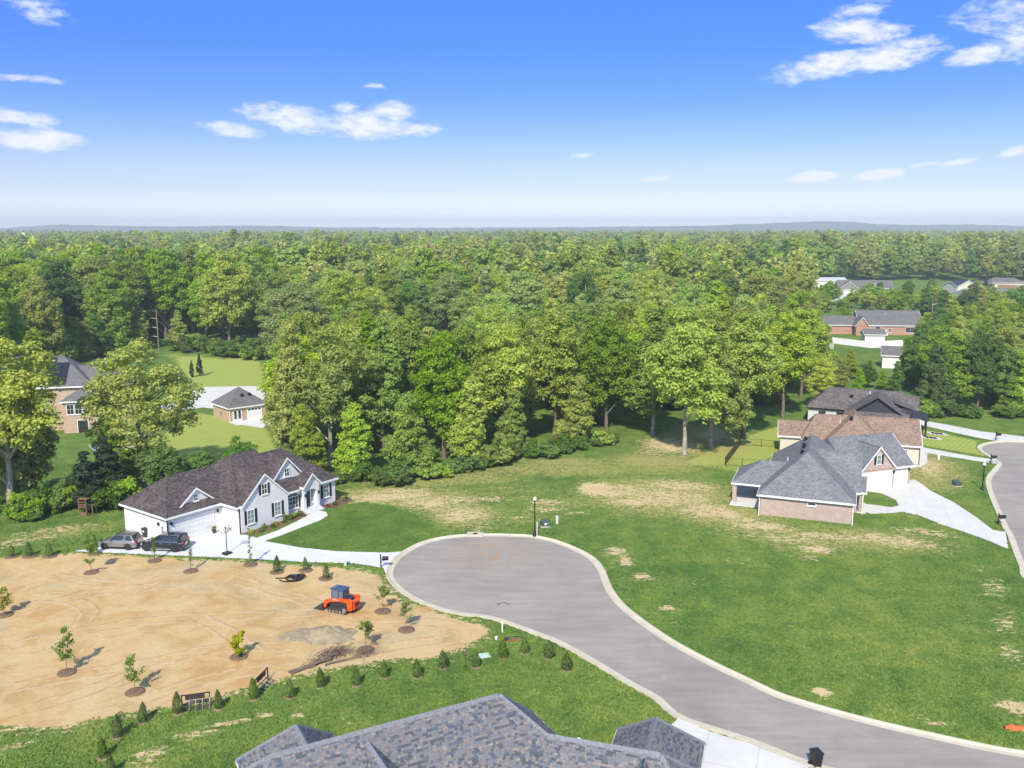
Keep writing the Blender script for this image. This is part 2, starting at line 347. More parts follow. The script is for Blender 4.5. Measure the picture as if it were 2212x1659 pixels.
for nm, c in (('tab_grey', (0.165, 0.168, 0.188)), ('tab_blue', (0.104, 0.118, 0.146)), ('tab_brown', (0.196, 0.176, 0.174)), ('tab_dark', (0.087, 0.095, 0.112)), ('tab_tan', (0.238, 0.213, 0.203)), ('cap_grey', (0.210, 0.217, 0.241))):
    basic(nm, c, .92, .22, 6, bump=.5, bscale=90, spec=.25)
foliage('leaf_mid', (0.108, 0.211, 0.027), (0.404, 0.544, 0.062)); foliage('leaf_olive', (0.142, 0.221, 0.031), (0.537, 0.594, 0.098)); foliage('leaf_lime', (0.129, 0.232, 0.022), (0.477, 0.596, 0.065))
foliage('leaf_deep', (0.059, 0.155, 0.029), (0.213, 0.352, 0.057)); foliage('leaf_tan', (0.192, 0.254, 0.050), (0.636, 0.655, 0.146)); foliage('leaf_sage', (0.154, 0.250, 0.070), (0.499, 0.604, 0.175)); foliage('leaf_conifer', (.014, .036, .015), (.045, .080, .032), trans=.1)
foliage('leaf_arbor', (0.031, 0.070, 0.011), (0.136, 0.204, 0.027), trans=.15, cscale=3); foliage('leaf_sapling', (0.081, 0.143, 0.024), (0.273, 0.354, 0.071), trans=.25, cscale=3); foliage('leaf_yellow', (.19, .21, .012), (.50, .48, .03), trans=.3, cscale=3); foliage('leaf_red', (.16, .05, .03), (.36, .13, .07), cscale=2); foliage('leaf_shrub', (0.054, 0.115, 0.016), (0.203, 0.311, 0.041), cscale=2)
foliage('leaf_dead', (.10, .058, .038), (.24, .15, .10), trans=.15, cscale=3)

# ------------------------------------------------------------------ plan of the place, surveyed from the picture
CUL = [(1465, 1552), (1408.6, 1507), (1356.6, 1478.5), (1304.5, 1447), (1252, 1416), (1200, 1387.5), (1148, 1367), (1096, 1348), (1044, 1333), (989, 1327), (929, 1311), (878, 1288), (845, 1262), (833, 1236), (848, 1207), (873, 1188), (910, 1170), (955, 1159), (1000, 1154), (1044, 1152.5), (1100, 1153), (1156, 1156.5), (1211, 1169), (1265, 1192), (1291.5, 1210), (1307, 1231), (1315, 1252), (1325, 1273), (1344, 1299), (1369.6, 1322), (1408.7, 1351), (1461, 1385), (1513, 1413.5), (1565, 1439.5), (1620, 1465), (1681, 1494), (1751.5, 1517), (1834, 1540), (1926, 1563), (2017, 1583), (2109, 1603), (2212, 1621)]
cul = VX(CUL)
e0 = V(1620, 1604).xy; e1 = V(1750, 1655).xy; ex = cul[-1]
road_line = smooth_line([e1 + Vector((24, -4.5)), e1 + Vector((10, -3.4)), e1 + Vector((3.2, -1.4)), e1, e0] + cul + [ex + Vector((5, -1.0)), ex + Vector((22, -2.0))], .7)
RIGHT = [(2212, 1250), (2200.7, 1222), (2188.5, 1191.8), (2174, 1152), (2166.5, 1140.6), (2157, 1119), (2145, 1091.8), (2135, 1066.4), (2130, 1049), (2129, 1035), (2135, 1023), (2147, 1009.8), (2153, 1002), (2151, 996), (2135, 986), (2121.6, 978.5), (2111, 968.7), (2112, 963), (2125.5, 957), (2156.7, 953), (2212, 953)]
rr = VX(RIGHT)
right_line = smooth_line([rr[0] + Vector((2.2, -11)), rr[0] + Vector((.8, -5))] + rr + [rr[-1] + Vector((7, -2)), rr[-1] + Vector((14, -11)), rr[-1] + Vector((15, -26)), rr[-1] + Vector((13, -50))], .7)
def area(p): return sum(p[i - 1].x * p[i].y - p[i].x * p[i - 1].y for i in range(len(p))) / 2
DIRT = VX([(-60, 1208), (0, 1206), (90, 1203), (164, 1197), (300, 1203), (468, 1212), (560, 1217), (650, 1224), (740, 1229), (790, 1236), (818, 1246), (836, 1270), (872, 1299), (925, 1318), (985, 1336), (1040, 1352), (1052, 1366), (1030, 1382), (1002, 1397), (950, 1413), (911, 1425), (874, 1420), (846, 1425), (807, 1434), (754, 1438), (684, 1449), (629, 1461), (572, 1478), (530, 1492), (469, 1509), (381, 1524), (293, 1541), (205, 1550), (155, 1568), (73, 1574), (0, 1575), (-60, 1573)])
DRIVE_L = VX([(160, 1191), (300, 1197), (468, 1204), (576, 1209), (650, 1214), (767, 1217), (828, 1227), (834, 1240), (846, 1212), (873, 1191), (833, 1194), (728, 1191), (650, 1183), (572, 1169), (555, 1162)])
# the rest of the left drive runs up to the garage and round its corner
WH_O = Vector((-31.08, 97.99)); WH_A = radians(53.5)
def whp(u, v): return Vector((WH_O.x + u * cos(WH_A) - v * sin(WH_A), WH_O.y + u * sin(WH_A) + v * cos(WH_A)))
DRIVE_L += [whp(.15, -.6), whp(.15, 3.2), whp(-6.7, 3.2), whp(-6.85, 3.2), whp(-6.85, 7.4), whp(-8.6, 7.6), V(232, 1178).xy]
WALK = VX([(555, 1162), (572, 1169), (612, 1155), (655, 1138), (692, 1124), (708, 1114), (705, 1106), (690, 1103), (664, 1113), (640, 1127), (600, 1146)])
WALK2 = VX([(247, 1163), (250, 1167), (330, 1153), (385, 1140), (384, 1137), (320, 1150)])
LAWN = VX([(572, 1169), (650, 1183), (728, 1191), (833, 1194), (873, 1191), (910, 1170), (955, 1159), (930, 1135), (890, 1110), (845, 1092), (790, 1086), (745, 1090), (708, 1114), (655, 1138)])
DRIVE_R = VX([(2172, 1149), (2178, 1186), (2130, 1166), (2080, 1148), (2030, 1132), (1990, 1115), (1950, 1106), (1915, 1109), (1880, 1110), (1860, 1101), (1862, 1088), (1900, 1092), (1925, 1096), (1942, 1092), (1935, 1080), (1905, 1066), (1868, 1060), (1868, 1048), (1976, 1036), (1992, 1046), (2010, 1060), (2060, 1085), (2110, 1118), (2145, 1145)])
DRIVE_R2 = VX([(2153, 1002), (2149, 993), (2100, 986), (2040, 975), (1975, 963), (1930, 958), (1930, 968), (1975, 974), (1984, 984), (1985, 1004), (1945, 1012), (1945, 1016), (1990, 1008), (2003, 1000), (2003, 979), (2060, 988), (2110, 996)])
DRIVE_R3 = VX([(2212, 953), (2156, 953), (2120, 947), (2050, 932), (1985, 917), (1985, 907), (2050, 918), (2120, 932), (2212, 943)])
DRIVE_N = VX([(1465, 1552), (1540, 1583), (1620, 1606), (1690, 1634), (1750, 1657), (1700, 1700), (1500, 1690), (1440, 1575)])
POOL_DRIVE = VX([(372, 858), (395, 843), (440, 836), (540, 834), (620, 838), (620, 870), (600, 905), (566, 925), (505, 915), (520, 905), (480, 885), (440, 880), (400, 885), (350, 888), (345, 872)])
PATIO_P = VX([(495, 913), (512, 919), (575, 912), (600, 905), (590, 896)])

# ------------------------------------------------------------------ ground
def blob_field(X, Y, blobs):
    f = np.zeros(X.shape)
    for (x, y, rx, ry, s) in blobs:
        c = V(x, y); ex_ = abs(V(x + rx, y).x - c.x); ey = abs(V(x, y - ry).y - V(x, y + ry).y) / 2
        a = atan2(c.x, c.y); dx = X - c.x; dy = Y - c.y
        u = (dx * cos(a) - dy * sin(a)) / max(ex_, .2); v = (dx * sin(a) + dy * cos(a)) / max(ey, .2)
        f = np.maximum(f, s * np.clip(1.25 - (u * u + v * v) ** .5 * .75, 0, 1))
    return f
BARE = [(830, 1074, 110, 12, .74), (930, 1086, 90, 22, .66), (1000, 1112, 80, 24, .64), (1040, 1140, 50, 10, .5), (1060, 1078, 50, 9, .62), (1180, 1085, 50, 12, .62), (1330, 1060, 90, 22, .66), (1290, 1056, 46, 15, 1.0), (1430, 1074, 130, 32, .62), (1530, 1104, 80, 24, .66), (1470, 1050, 100, 16, .66), (1130, 1118, 40, 8, .5), (1640, 1136, 90, 12, .70), (1780, 1158, 110, 12, .62), (1930, 1168, 120, 18, .62), (2000, 1150, 90, 14, .58), (860, 1060, 120, 8, .6),
        (1000, 1082, 70, 16, .60), (905, 1068, 60, 10, .62), (1060, 1130, 60, 9, .46), (1300, 1060, 60, 14, .8), (1360, 1085, 60, 10, .75), (1480, 1075, 90, 22, .6), (1620, 1125, 80, 12, .55), (1560, 1110, 60, 16, .7),
        (1180, 1100, 60, 8, .62), (1240, 1108, 40, 7, .55), (1330, 1190, 30, 12, .72), (1352, 1215, 18, 18, .72), (1385, 1245, 26, 12, .68), (1415, 1250, 20, 6, .5), (1440, 1314, 26, 9, .75), (1779, 1496, 24, 13, .85), (1765, 1186, 50, 10, .78), (1740, 1205, 40, 8, .55),
        (2015, 1560, 34, 10, .66), (2060, 1565, 22, 10, .55), (2192, 1528, 50, 20, .78), (1975, 1545, 26, 8, .5), (2170, 1345, 34, 44, .52), (2150, 1270, 36, 34, .52), (2180, 1410, 34, 34, .54), (2120, 1230, 30, 14, .45), (2090, 1340, 40, 30, .36), (1500, 1260, 60, 20, .34), (1600, 1210, 90, 16, .36), (1460, 1350, 40, 16, .34), (1700, 1165, 120, 12, .55), (1900, 1165, 130, 16, .55), (1990, 1150, 80, 12, .5),
        (420, 1585, 70, 12, .62), (500, 1560, 60, 9, .66), (570, 1545, 26, 7, .72), (330, 1625, 80, 16, .62), (30, 1612, 50, 14, .55), (80, 1600, 40, 8, .5), (640, 1545, 26, 8, .62), (300, 1655, 60, 20, .55), (560, 1525, 24, 5, .5), (770, 1555, 60, 14, .40), (900, 1460, 50, 6, .5), (980, 1428, 40, 7, .5), (720, 1500, 30, 6, .45),
        (130, 1142, 120, 10, .55), (200, 1160, 60, 6, .4), (30, 1172, 60, 16, .58), (100, 1160, 60, 8, .5), (1450, 960, 80, 22, .75), (1540, 940, 50, 18, .7), (1410, 975, 40, 10, .6), (2010, 1012, 40, 30, .62), (1985, 1000, 20, 20, .62), (1090, 1165, 24, 5, .5), (1025, 1150, 12, 5, .8)]
DRY = [(880, 1075, 170, 24, .85), (1000, 1110, 120, 36, .7), (1430, 1072, 190, 46, .9), (1560, 1110, 120, 30, .85), (1200, 1015, 220, 16, .75), (950, 1040, 200, 12, .8), (1750, 1165, 260, 26, .62), (1120, 1120, 120, 24, .5), (1200, 1160, 120, 14, .35), (800, 1066, 110, 14, .85), (1000, 1030, 160, 18, .70), (1220, 1000, 140, 18, .62), (1420, 1000, 130, 30, .70), (1520, 950, 110, 40, .85), (1440, 1080, 160, 40, .75), (1640, 1140, 140, 26, .70), (1900, 1165, 180, 30, .70), (2000, 1020, 90, 45, .95), (130, 1150, 150, 20, .60), (1100, 1060, 180, 30, .48), (960, 1095, 110, 30, .55), (1720, 1185, 110, 22, .55),
       (500, 795, 80, 20, .30), (300, 1600, 300, 40, .24), (1330, 1200, 60, 30, .45), (740, 1545, 120, 24, .30), (2160, 1300, 60, 100, .25), (1050, 1130, 140, 20, .40), (1240, 1085, 120, 20, .55)]
FINE = [(620, 1130, 2.2, 2.2)]
def axis(lo, hi, fine_lo, fine_hi, step):
    a = list(np.arange(fine_lo, fine_hi + 1e-6, step)); s = step; x = fine_hi
    while x < hi: s = min(s * 1.25, 300); x += s; a.append(x)
    s = step; x = fine_lo; b = []
    while x > lo: s = min(s * 1.25, 300); x -= s; b.append(x)
    return np.array(b[::-1] + a)
xs = axis(-6500, 6500, -84, 98, .5); ys = axis(-300, 7600, 36, 230, .5)
GX, GY = np.meshgrid(xs, ys); GZ = np.zeros_like(GX)
road_poly = [tuple(p) for p in road_line]; right_poly = [tuple(p) for p in right_line]
def dist_line(X, Y, line):
    d = np.full(X.shape, 1e9)
    for a, b in zip(line[:-1], line[1:]):
        abx, aby = b[0] - a[0], b[1] - a[1]; L = abx * abx + aby * aby + 1e-9
        t = np.clip(((X - a[0]) * abx + (Y - a[1]) * aby) / L, 0, 1); d = np.minimum(d, np.hypot(X - a[0] - t * abx, Y - a[1] - t * aby))
    return d
ROADMASK = np.zeros(GX.shape, bool)
for line, poly in ((road_line, road_poly), (right_line, right_poly)):
    x0, x1 = min(p.x for p in line) - 2, max(p.x for p in line) + 2; y0, y1 = min(p.y for p in line) - 2, max(p.y for p in line) + 2
    sel = (GX > x0) & (GX < x1) & (GY > y0) & (GY < y1); ins = np.zeros_like(sel); ins[sel] = inpoly(GX[sel], GY[sel], poly)
    dd = np.full(GX.shape, 1e9); dd[sel] = dist_line(GX[sel], GY[sel], line)
    low = ins | (dd < .12); GZ[low] = -.15; ROADMASK |= ins | (dd < .3)
nearm = (np.abs(GX) < 140) & (GY > 30) & (GY < 330)
bare = np.zeros(GX.shape); dry = np.zeros(GX.shape); lush = np.zeros(GX.shape); mow = np.zeros(GX.shape)
bare[nearm] = blob_field(GX[nearm], GY[nearm], BARE); dry[nearm] = blob_field(GX[nearm], GY[nearm], DRY)
lush[nearm] = inpoly(GX[nearm], GY[nearm], LAWN)
dry[nearm] = np.maximum(dry[nearm], .17); bare[nearm] = np.maximum(bare[nearm], .055); dry *= 1 - lush; bare *= 1 - lush
dd_ = np.full(GX.shape, 99.); dl_ = [Vector(q) for q in DIRT] + [Vector(DIRT[0])]; nm2 = nearm & (GX < 8) & (GY < 110); dd_[nm2] = dist_line(GX[nm2], GY[nm2], dl_)
bare = np.maximum(bare, np.clip(.62 - dd_ * .30, 0, 1) * (1 - lush))
MOWS = [VX([(335, 965), (400, 888), (500, 903), (575, 925), (610, 1000), (360, 1015)]), VX([(1480, 1000), (1560, 960), (1700, 915), (1760, 940), (1600, 1020)]), VX([(1985, 925), (2110, 952), (2108, 968), (2130, 985), (1985, 960)]), VX([(370, 765), (480, 775), (560, 770), (570, 835), (420, 838)])]
for p in MOWS: mow[nearm] = np.maximum(mow[nearm], inpoly(GX[nearm], GY[nearm], p))
wood_floor = np.zeros(GX.shape)
def grid_mesh(name, X, Y, Z, attrs, mat):
    ny, nx = X.shape; me = D.meshes.new(name); nv = nx * ny
    co = np.stack([X, Y, Z], -1).reshape(-1, 3).astype(np.float32)
    idx = np.arange(nv).reshape(ny, nx); q = np.stack([idx[:-1, :-1], idx[:-1, 1:], idx[1:, 1:], idx[1:, :-1]], -1).reshape(-1, 4)
    me.vertices.add(nv); me.vertices.foreach_set('co', co.ravel()); me.loops.add(q.size); me.loops.foreach_set('vertex_index', q.ravel().astype(np.int32))
    me.polygons.add(len(q)); me.polygons.foreach_set('loop_start', np.arange(0, q.size, 4, dtype=np.int32)); me.update(calc_edges=True)
    for k, a in attrs.items(): at = me.attributes.new(k, 'FLOAT', 'POINT'); at.data.foreach_set('value', a.ravel().astype(np.float32))
    return link(name, me, mat)
GRASS_STOPS = [(.30, (.062, .128, .030)), (.43, (.108, .192, .040)), (.55, (.168, .246, .050)), (.68, (.265, .308, .070))]
def ground_material():
    m, t, b, o = nodes_of('grass_ground'); g = NT(t); p = world_xy(g)
    A = {k: g.n('ShaderNodeAttribute', attribute_name=k).outputs['Fac'] for k in ('bare', 'dry', 'lush', 'mow')}
    n_big = g.noise(p, .045, 5, .6); n_mid = g.noise(p, .35, 5, .62, .4); n_fine = g.noise(p, 2.6, 5, .7); n_grit = g.noise(p, 9.0, 3, .7)
    st = g.n('ShaderNodeMapping', {'Vector': p, 'Scale': (1, 2.2, 1)}).outputs[0]; n_str = g.noise(st, .9, 6, .66, .5)
    c = g.ramp(g.math('ADD', g.math('MULTIPLY', n_mid, .6), g.math('MULTIPLY', n_big, .4)), GRASS_STOPS)
    c = g.mix(.75, c, g.ramp(n_fine, [(.28, (.35, .40, .38)), (.5, (.86, .88, .84)), (.72, (1.30, 1.32, 1.22))]), 'MULTIPLY')
    c = g.mix(.5, c, g.ramp(n_grit, [(.3, (.5, .52, .5)), (.7, (1.35, 1.35, 1.3))]), 'MULTIPLY')
    lush = g.mix(g.rng(g.math('ADD', g.math('MULTIPLY', n_fine, .5), g.math('MULTIPLY', n_mid, .5)), .35, .65), (.066, .128, .022), (.125, .205, .036)); c = g.mix(g.math('MULTIPLY', A['lush'], .92), c, lush)
    # mown stripes
    sx = g.n('ShaderNodeMapping', {'Vector': p, 'Rotation': (0, 0, radians(38))}).outputs[0]
    wv = g.n('ShaderNodeTexWave', {'Vector': sx, 'Scale': .42, 'Distortion': .6, 'Detail': 2.0}, wave_type='BANDS').outputs[1]
    mown = g.mix(wv, (.250, .330, .060), (.360, .420, .090)); mown = g.mix(g.math('MULTIPLY', n_mid, .6), mown, (.43, .43, .12)); c = g.mix(g.math('MULTIPLY', A['mow'], .9), c, mown)
    straw = g.ramp(n_fine, [(.3, (.25, .235, .065)), (.7, (.48, .42, .165))])
    dm = g.rng(g.math('ADD', A['dry'], g.math('MULTIPLY', g.math('SUBTRACT', g.math('ADD', g.math('MULTIPLY', n_str, .65), g.math('MULTIPLY', n_fine, .35)), .5), 2.0)), .34, .70)
    c = g.mix(g.math('MULTIPLY', dm, g.math('MULTIPLY', g.math('GREATER_THAN', A['dry'], .02), .85)), c, straw)
    soil = g.ramp(g.math('ADD', g.math('MULTIPLY', n_fine, .5), g.math('MULTIPLY', n_mid, .5)), [(.3, (.45, .33, .165)), (.5, (.60, .46, .25)), (.75, (.69, .57, .34))])
    bm_ = g.rng(g.math('ADD', A['bare'], g.math('MULTIPLY', g.math('SUBTRACT', g.math('ADD', g.math('MULTIPLY', n_str, .5), g.math('ADD', g.math('MULTIPLY', n_fine, .3), g.math('MULTIPLY', n_grit, .2))), .5), 3.0)), .46, .66)
    c = g.mix(g.math('MULTIPLY', bm_, g.math('GREATER_THAN', A['bare'], .02)), c, soil)
    t.links.new(c, b.inputs['Base Color']); b.inputs['Roughness'].default_value = .95; b.inputs['Specular IOR Level'].default_value = .12
    hgt = g.math('ADD', n_fine, g.math('MULTIPLY', n_grit, .6)); t.links.new(g.bump(hgt, .75, .14), b.inputs['Normal'])
def dirt_material():
    m, t, b, o = nodes_of('dirt'); g = NT(t); p = world_xy(g)
    n_big = g.noise(p, .06, 5, .55, .6); n_mid = g.noise(p, .33, 6, .62, .8); n_f = g.noise(p, 3.0, 6, .68); n_g = g.noise(p, 14, 3, .7)
    c = g.ramp(n_big, [(.30, (0.470, 0.275, 0.105)), (.45, (0.530, 0.350, 0.155)), (.56, (0.560, 0.405, 0.206)), (.72, (0.500, 0.380, 0.197))])
    grey = g.rng(g.noise(p, .075, 5, .6, 1.4), .50, .66, 0, .85); c = g.mix(grey, c, (.43, .37, .225)); c = g.mix(g.rng(g.noise(p, .11, 4, .6, 1.), .52, .68, 0, .5), c, (.51, .285, .11))
    c = g.mix(g.rng(n_mid, .42, .66, 0, .6), c, (0.600, 0.455, 0.244)); c = g.mix(g.rng(n_mid, .50, .32, 0, .5), c, (0.400, 0.240, 0.097))
    # graded sweeps and track lines left by the loader
    swirl = g.n('ShaderNodeTexWave', {'Vector': p, 'Scale': .30, 'Distortion': 7.5, 'Detail': 3.5, 'Detail Scale': .55, 'Detail Roughness': .6}, wave_type='RINGS', rings_direction='Z').outputs[1]
    st = g.n('ShaderNodeMapping', {'Vector': p, 'Rotation': (0, 0, radians(-14)), 'Scale': (.30, 1.2, 1)}).outputs[0]; n_s = g.noise(st, 1.1, 6, .68, 2.2)
    c = g.mix(g.rng(n_s, .54, .74, 0, .22), c, (0.620, 0.480, 0.269)); c = g.mix(g.rng(n_s, .45, .26, 0, .18), c, (0.420, 0.280, 0.118))
    c = g.mix(.45, c, g.ramp(n_f, [(.3, (.76, .74, .70)), (.7, (1.16, 1.15, 1.12))]), 'MULTIPLY')
    t.links.new(c, b.inputs['Base Color']); b.inputs['Roughness'].default_value = .97; b.inputs['Specular IOR Level'].default_value = .1
    hgt = g.math('ADD', g.math('ADD', g.math('MULTIPLY', n_s, .35), g.math('MULTIPLY', n_f, .6)), g.math('ADD', g.math('MULTIPLY', swirl, .05), g.math('MULTIPLY', n_g, .3)))
    t.links.new(g.bump(hgt, .8, .10), b.inputs['Normal'])
def asphalt_material():
    m, t, b, o = nodes_of('asphalt'); g = NT(t); p = world_xy(g)
    n1 = g.noise(p, .12, 5, .6, .5); n2 = g.noise(p, .9, 5, .62); n3 = g.noise(p, 22, 3, .75)
    st = g.n('ShaderNodeMapping', {'Vector': p, 'Rotation': (0, 0, radians(35)), 'Scale': (.15, 1.0, 1)}).outputs[0]; ns = g.noise(st, 1.2, 4, .6)
    c = g.ramp(g.math('ADD', g.math('MULTIPLY', n1, .6), g.math('MULTIPLY', ns, .4)), [(.34, (.248, .226, .200)), (.5, (.312, .286, .250)), (.66, (.376, .344, .298))])
    c = g.mix(.35, c, g.ramp(n3, [(.3, (.72, .72, .72)), (.7, (1.2, 1.2, 1.2))]), 'MULTIPLY')
    # dried mud carried on to the bulb
    d = g.n('ShaderNodeVectorMath', {0: p, 1: (-2.2, 91.5, 0)}, operation='SUBTRACT').outputs[0]; dl = g.n('ShaderNodeVectorMath', {0: d}, operation='LENGTH').outputs['Value']
    mud = g.math('MULTIPLY', g.rng(dl, 7.5, 1.0), g.rng(n2, .40, .62)); c = g.mix(g.math('MULTIPLY', mud, .75), c, (.36, .25, .165))
    c = g.mix(g.rng(g.noise(p, .22, 6, .7, 1.), .56, .72, 0, .40), c, (.42, .38, .33)); c = g.mix(g.rng(n2, .62, .78, 0, .35), c, (.20, .185, .175))
    t.links.new(c, b.inputs['Base Color']); b.inputs['Roughness'].default_value = .9; b.inputs['Specular IOR Level'].default_value = .25
    t.links.new(g.bump(n3, .3, .01), b.inputs['Normal'])
def concrete_material(name, base, joint):
    m, t, b, o = nodes_of(name); g = NT(t); p = world_xy(g); r = g.n('ShaderNodeMapping', {'Vector': p, 'Rotation': (0, 0, joint)}).outputs[0]
    n1 = g.noise(p, .35, 5, .6); n2 = g.noise(p, 5, 4, .7)
    c = g.ramp(n1, [(.3, tuple(x * .9 for x in base)), (.7, tuple(x * 1.05 for x in base))]); c = g.mix(.3, c, g.ramp(n2, [(.3, (.88, .88, .87)), (.7, (1.06, 1.06, 1.06))]), 'MULTIPLY')
    s = g.n('ShaderNodeSeparateXYZ', {0: r})
    for i in (0, 1):
        fr = g.math('FRACT', g.math('DIVIDE', s.outputs[i], 3.4)); c = g.mix(g.math('MULTIPLY', g.math('LESS_THAN', fr, .012), .5), c, (.26, .255, .24))
    t.links.new(c, b.inputs['Base Color']); b.inputs['Roughness'].default_value = .92; b.inputs['Specular IOR Level'].default_value = .2
ground_material(); dirt_material(); asphalt_material(); concrete_material('drive_concrete', (.63, .615, .575), .35); concrete_material('drive_concrete_white', (.66, .66, .655), radians(-53.5))
ground = struct(grid_mesh('ground', GX, GY, GZ, dict(bare=bare, dry=dry, lush=lush, mow=mow), 'grass_ground'))

def ragged(poly, amp, step=.35, sc=.9, seed=0):
    out = []; n = len(poly)
    for i in range(n):
        a = Vector(poly[i]); b = Vector(poly[(i + 1) % n]); k = max(1, int((b - a).length / step)); nrm = Vector((-(b - a).y, (b - a).x)).normalized()
        for j in range(k):
            q = a + (b - a) * j / k; d = noise.fractal(Vector((q.x * sc, q.y * sc, seed)), .9, 2.0, 5) * amp + noise.fractal(Vector((q.x * 2.3, q.y * 2.3, seed + 5)), .8, 2, 4) * amp * .45; out.append(q + nrm * d)
    return out
sheet('dirt_lot', ragged(DIRT, .75, .2, .31), .006, 'dirt')
road = sheet('road', road_line, -.098, 'asphalt'); road2 = sheet('side_road', right_line, -.098, 'asphalt')
for nm, poly, mt in (('driveway', DRIVE_L, 'drive_concrete_white'), ('driveway', DRIVE_R, 'drive_concrete'), ('driveway', DRIVE_R2, 'drive_concrete'), ('driveway', DRIVE_R3, 'drive_concrete'), ('driveway', DRIVE_N, 'drive_concrete'), ('driveway', POOL_DRIVE, 'drive_concrete'), ('path', WALK, 'drive_concrete_white'), ('path', WALK2, 'drive_concrete_white')):
    sheet(nm, poly, .014 if nm == 'driveway' else .022, mt)
sheet('patio', PATIO_P, .026, 'drive_concrete_white')

# concrete kerb and gutter, cast in sections
def kerb(line, name, skip=()):
    root = D.objects.new(name, None); COL.objects.link(root); root['kind'] = 'structure'
    L = [Vector(p) for p in line]; acc = [0]
    for a, b in zip(L[:-1], L[1:]): acc.append(acc[-1] + (b - a).length)
    def at(s):
        for i in range(len(L) - 1):
            if s <= acc[i + 1] or i == len(L) - 2:
                t = (s - acc[i]) / max(acc[i + 1] - acc[i], 1e-6); d = VN[i].lerp(VN[i + 1], t).normalized(); return L[i].lerp(L[i + 1], t), Vector((-d.y, d.x))
    sgn = 1 if area(L) > 0 else -1
    VN = [(L[min(i + 1, len(L) - 1)] - L[max(i - 1, 0)]).normalized() for i in range(len(L))]
    prof = [(0, -.14), (0, .022), (.05, .034), (.15, .030), (.24, -.05), (.34, -.082), (.72, -.090), (.72, -.14)]
    s = 0.0
    while s < acc[-1] - .5:
        e = min(s + 3.05, acc[-1]); k = 4; rings = []
        for j in range(k + 1):
            p, n = at(s + .003 + (e - s - .006) * j / k); n = n * sgn; rings.append([(p.x + n.x * d, p.y + n.y * d, z) for d, z in prof])
        MB().loft(rings).build('kerb_section', 'kerb_concrete', root); s = e
    return root
def densify(line, sub=1): return line
kerb(road_line[3:-1], 'kerb'); kerb(right_line[1:-6], 'side_kerb')
# far hills round the horizon, wooded
def hills():
    px = [-400, 0, 120, 250, 400, 540, 700, 900, 1200, 1400, 1500, 1600, 1680, 1760, 1840, 1900, 2000, 2100, 2212, 2600]
    py = [490, 495, 486, 489, 490, 488, 492, 493, 492, 490, 489, 486, 483, 479, 480, 486, 487, 486, 489, 488]
    for nm, y0, y1, gainv, hid in (('hill', 4300, 6800, 1.0, 0), ('wooded_hill', 2900, 4200, .62, 1)):
        X, Y = np.meshgrid(np.arange(-5200, 5201, 24.), np.arange(y0, y1, 48.)); vx = X / Y * FPX / cos(PITCH) * 2212 / 1024 + 1106
        rise = (497 - np.interp(vx, px, py)) / 2.16 / FPX; top = 34 + rise * (y0 + 900) * gainv
        if hid:
            top = 12 + 26 * np.exp(-((vx - 1780) / 330) ** 2) + 12 * np.exp(-((vx - 200) / 500) ** 2) + 8 * np.exp(-((vx - 2300) / 250) ** 2)
        prof = np.clip((Y - y0) / 900, 0, 1) ** .6 * np.clip((y1 - Y) / 600, 0, 1) ** .5
        nzv = np.array([noise.fractal(Vector((a / 70, b / 70, hid)), .8, 2.1, 4) for a, b in zip(X.ravel(), Y.ravel())]).reshape(X.shape)
        o = struct(grid_mesh(nm, X, Y, -2 + prof * (top + 2) + nzv * 6.0 * (prof > .05), {}, 'hill_wood')); o.data.shade_smooth()
def hill_material():
    m, t, b, o = nodes_of('hill_wood'); g = NT(t); p = world_xy(g)
    n1 = g.noise(p, .03, 6, .7); n2 = g.noise(p, .004, 4, .6)
    c = g.ramp(g.math('ADD', g.math('MULTIPLY', n1, .6), g.math('MULTIPLY', n2, .4)), [(.32, (.035, .065, .028)), (.5, (.085, .130, .046)), (.66, (.14, .18, .065)), (.74, (.24, .26, .10))])
    t.links.new(c, b.inputs['Base Color']); b.inputs['Roughness'].default_value = 1; t.links.new(g.bump(n1, 1., 7.), b.inputs['Normal'])
hill_material(); hills()

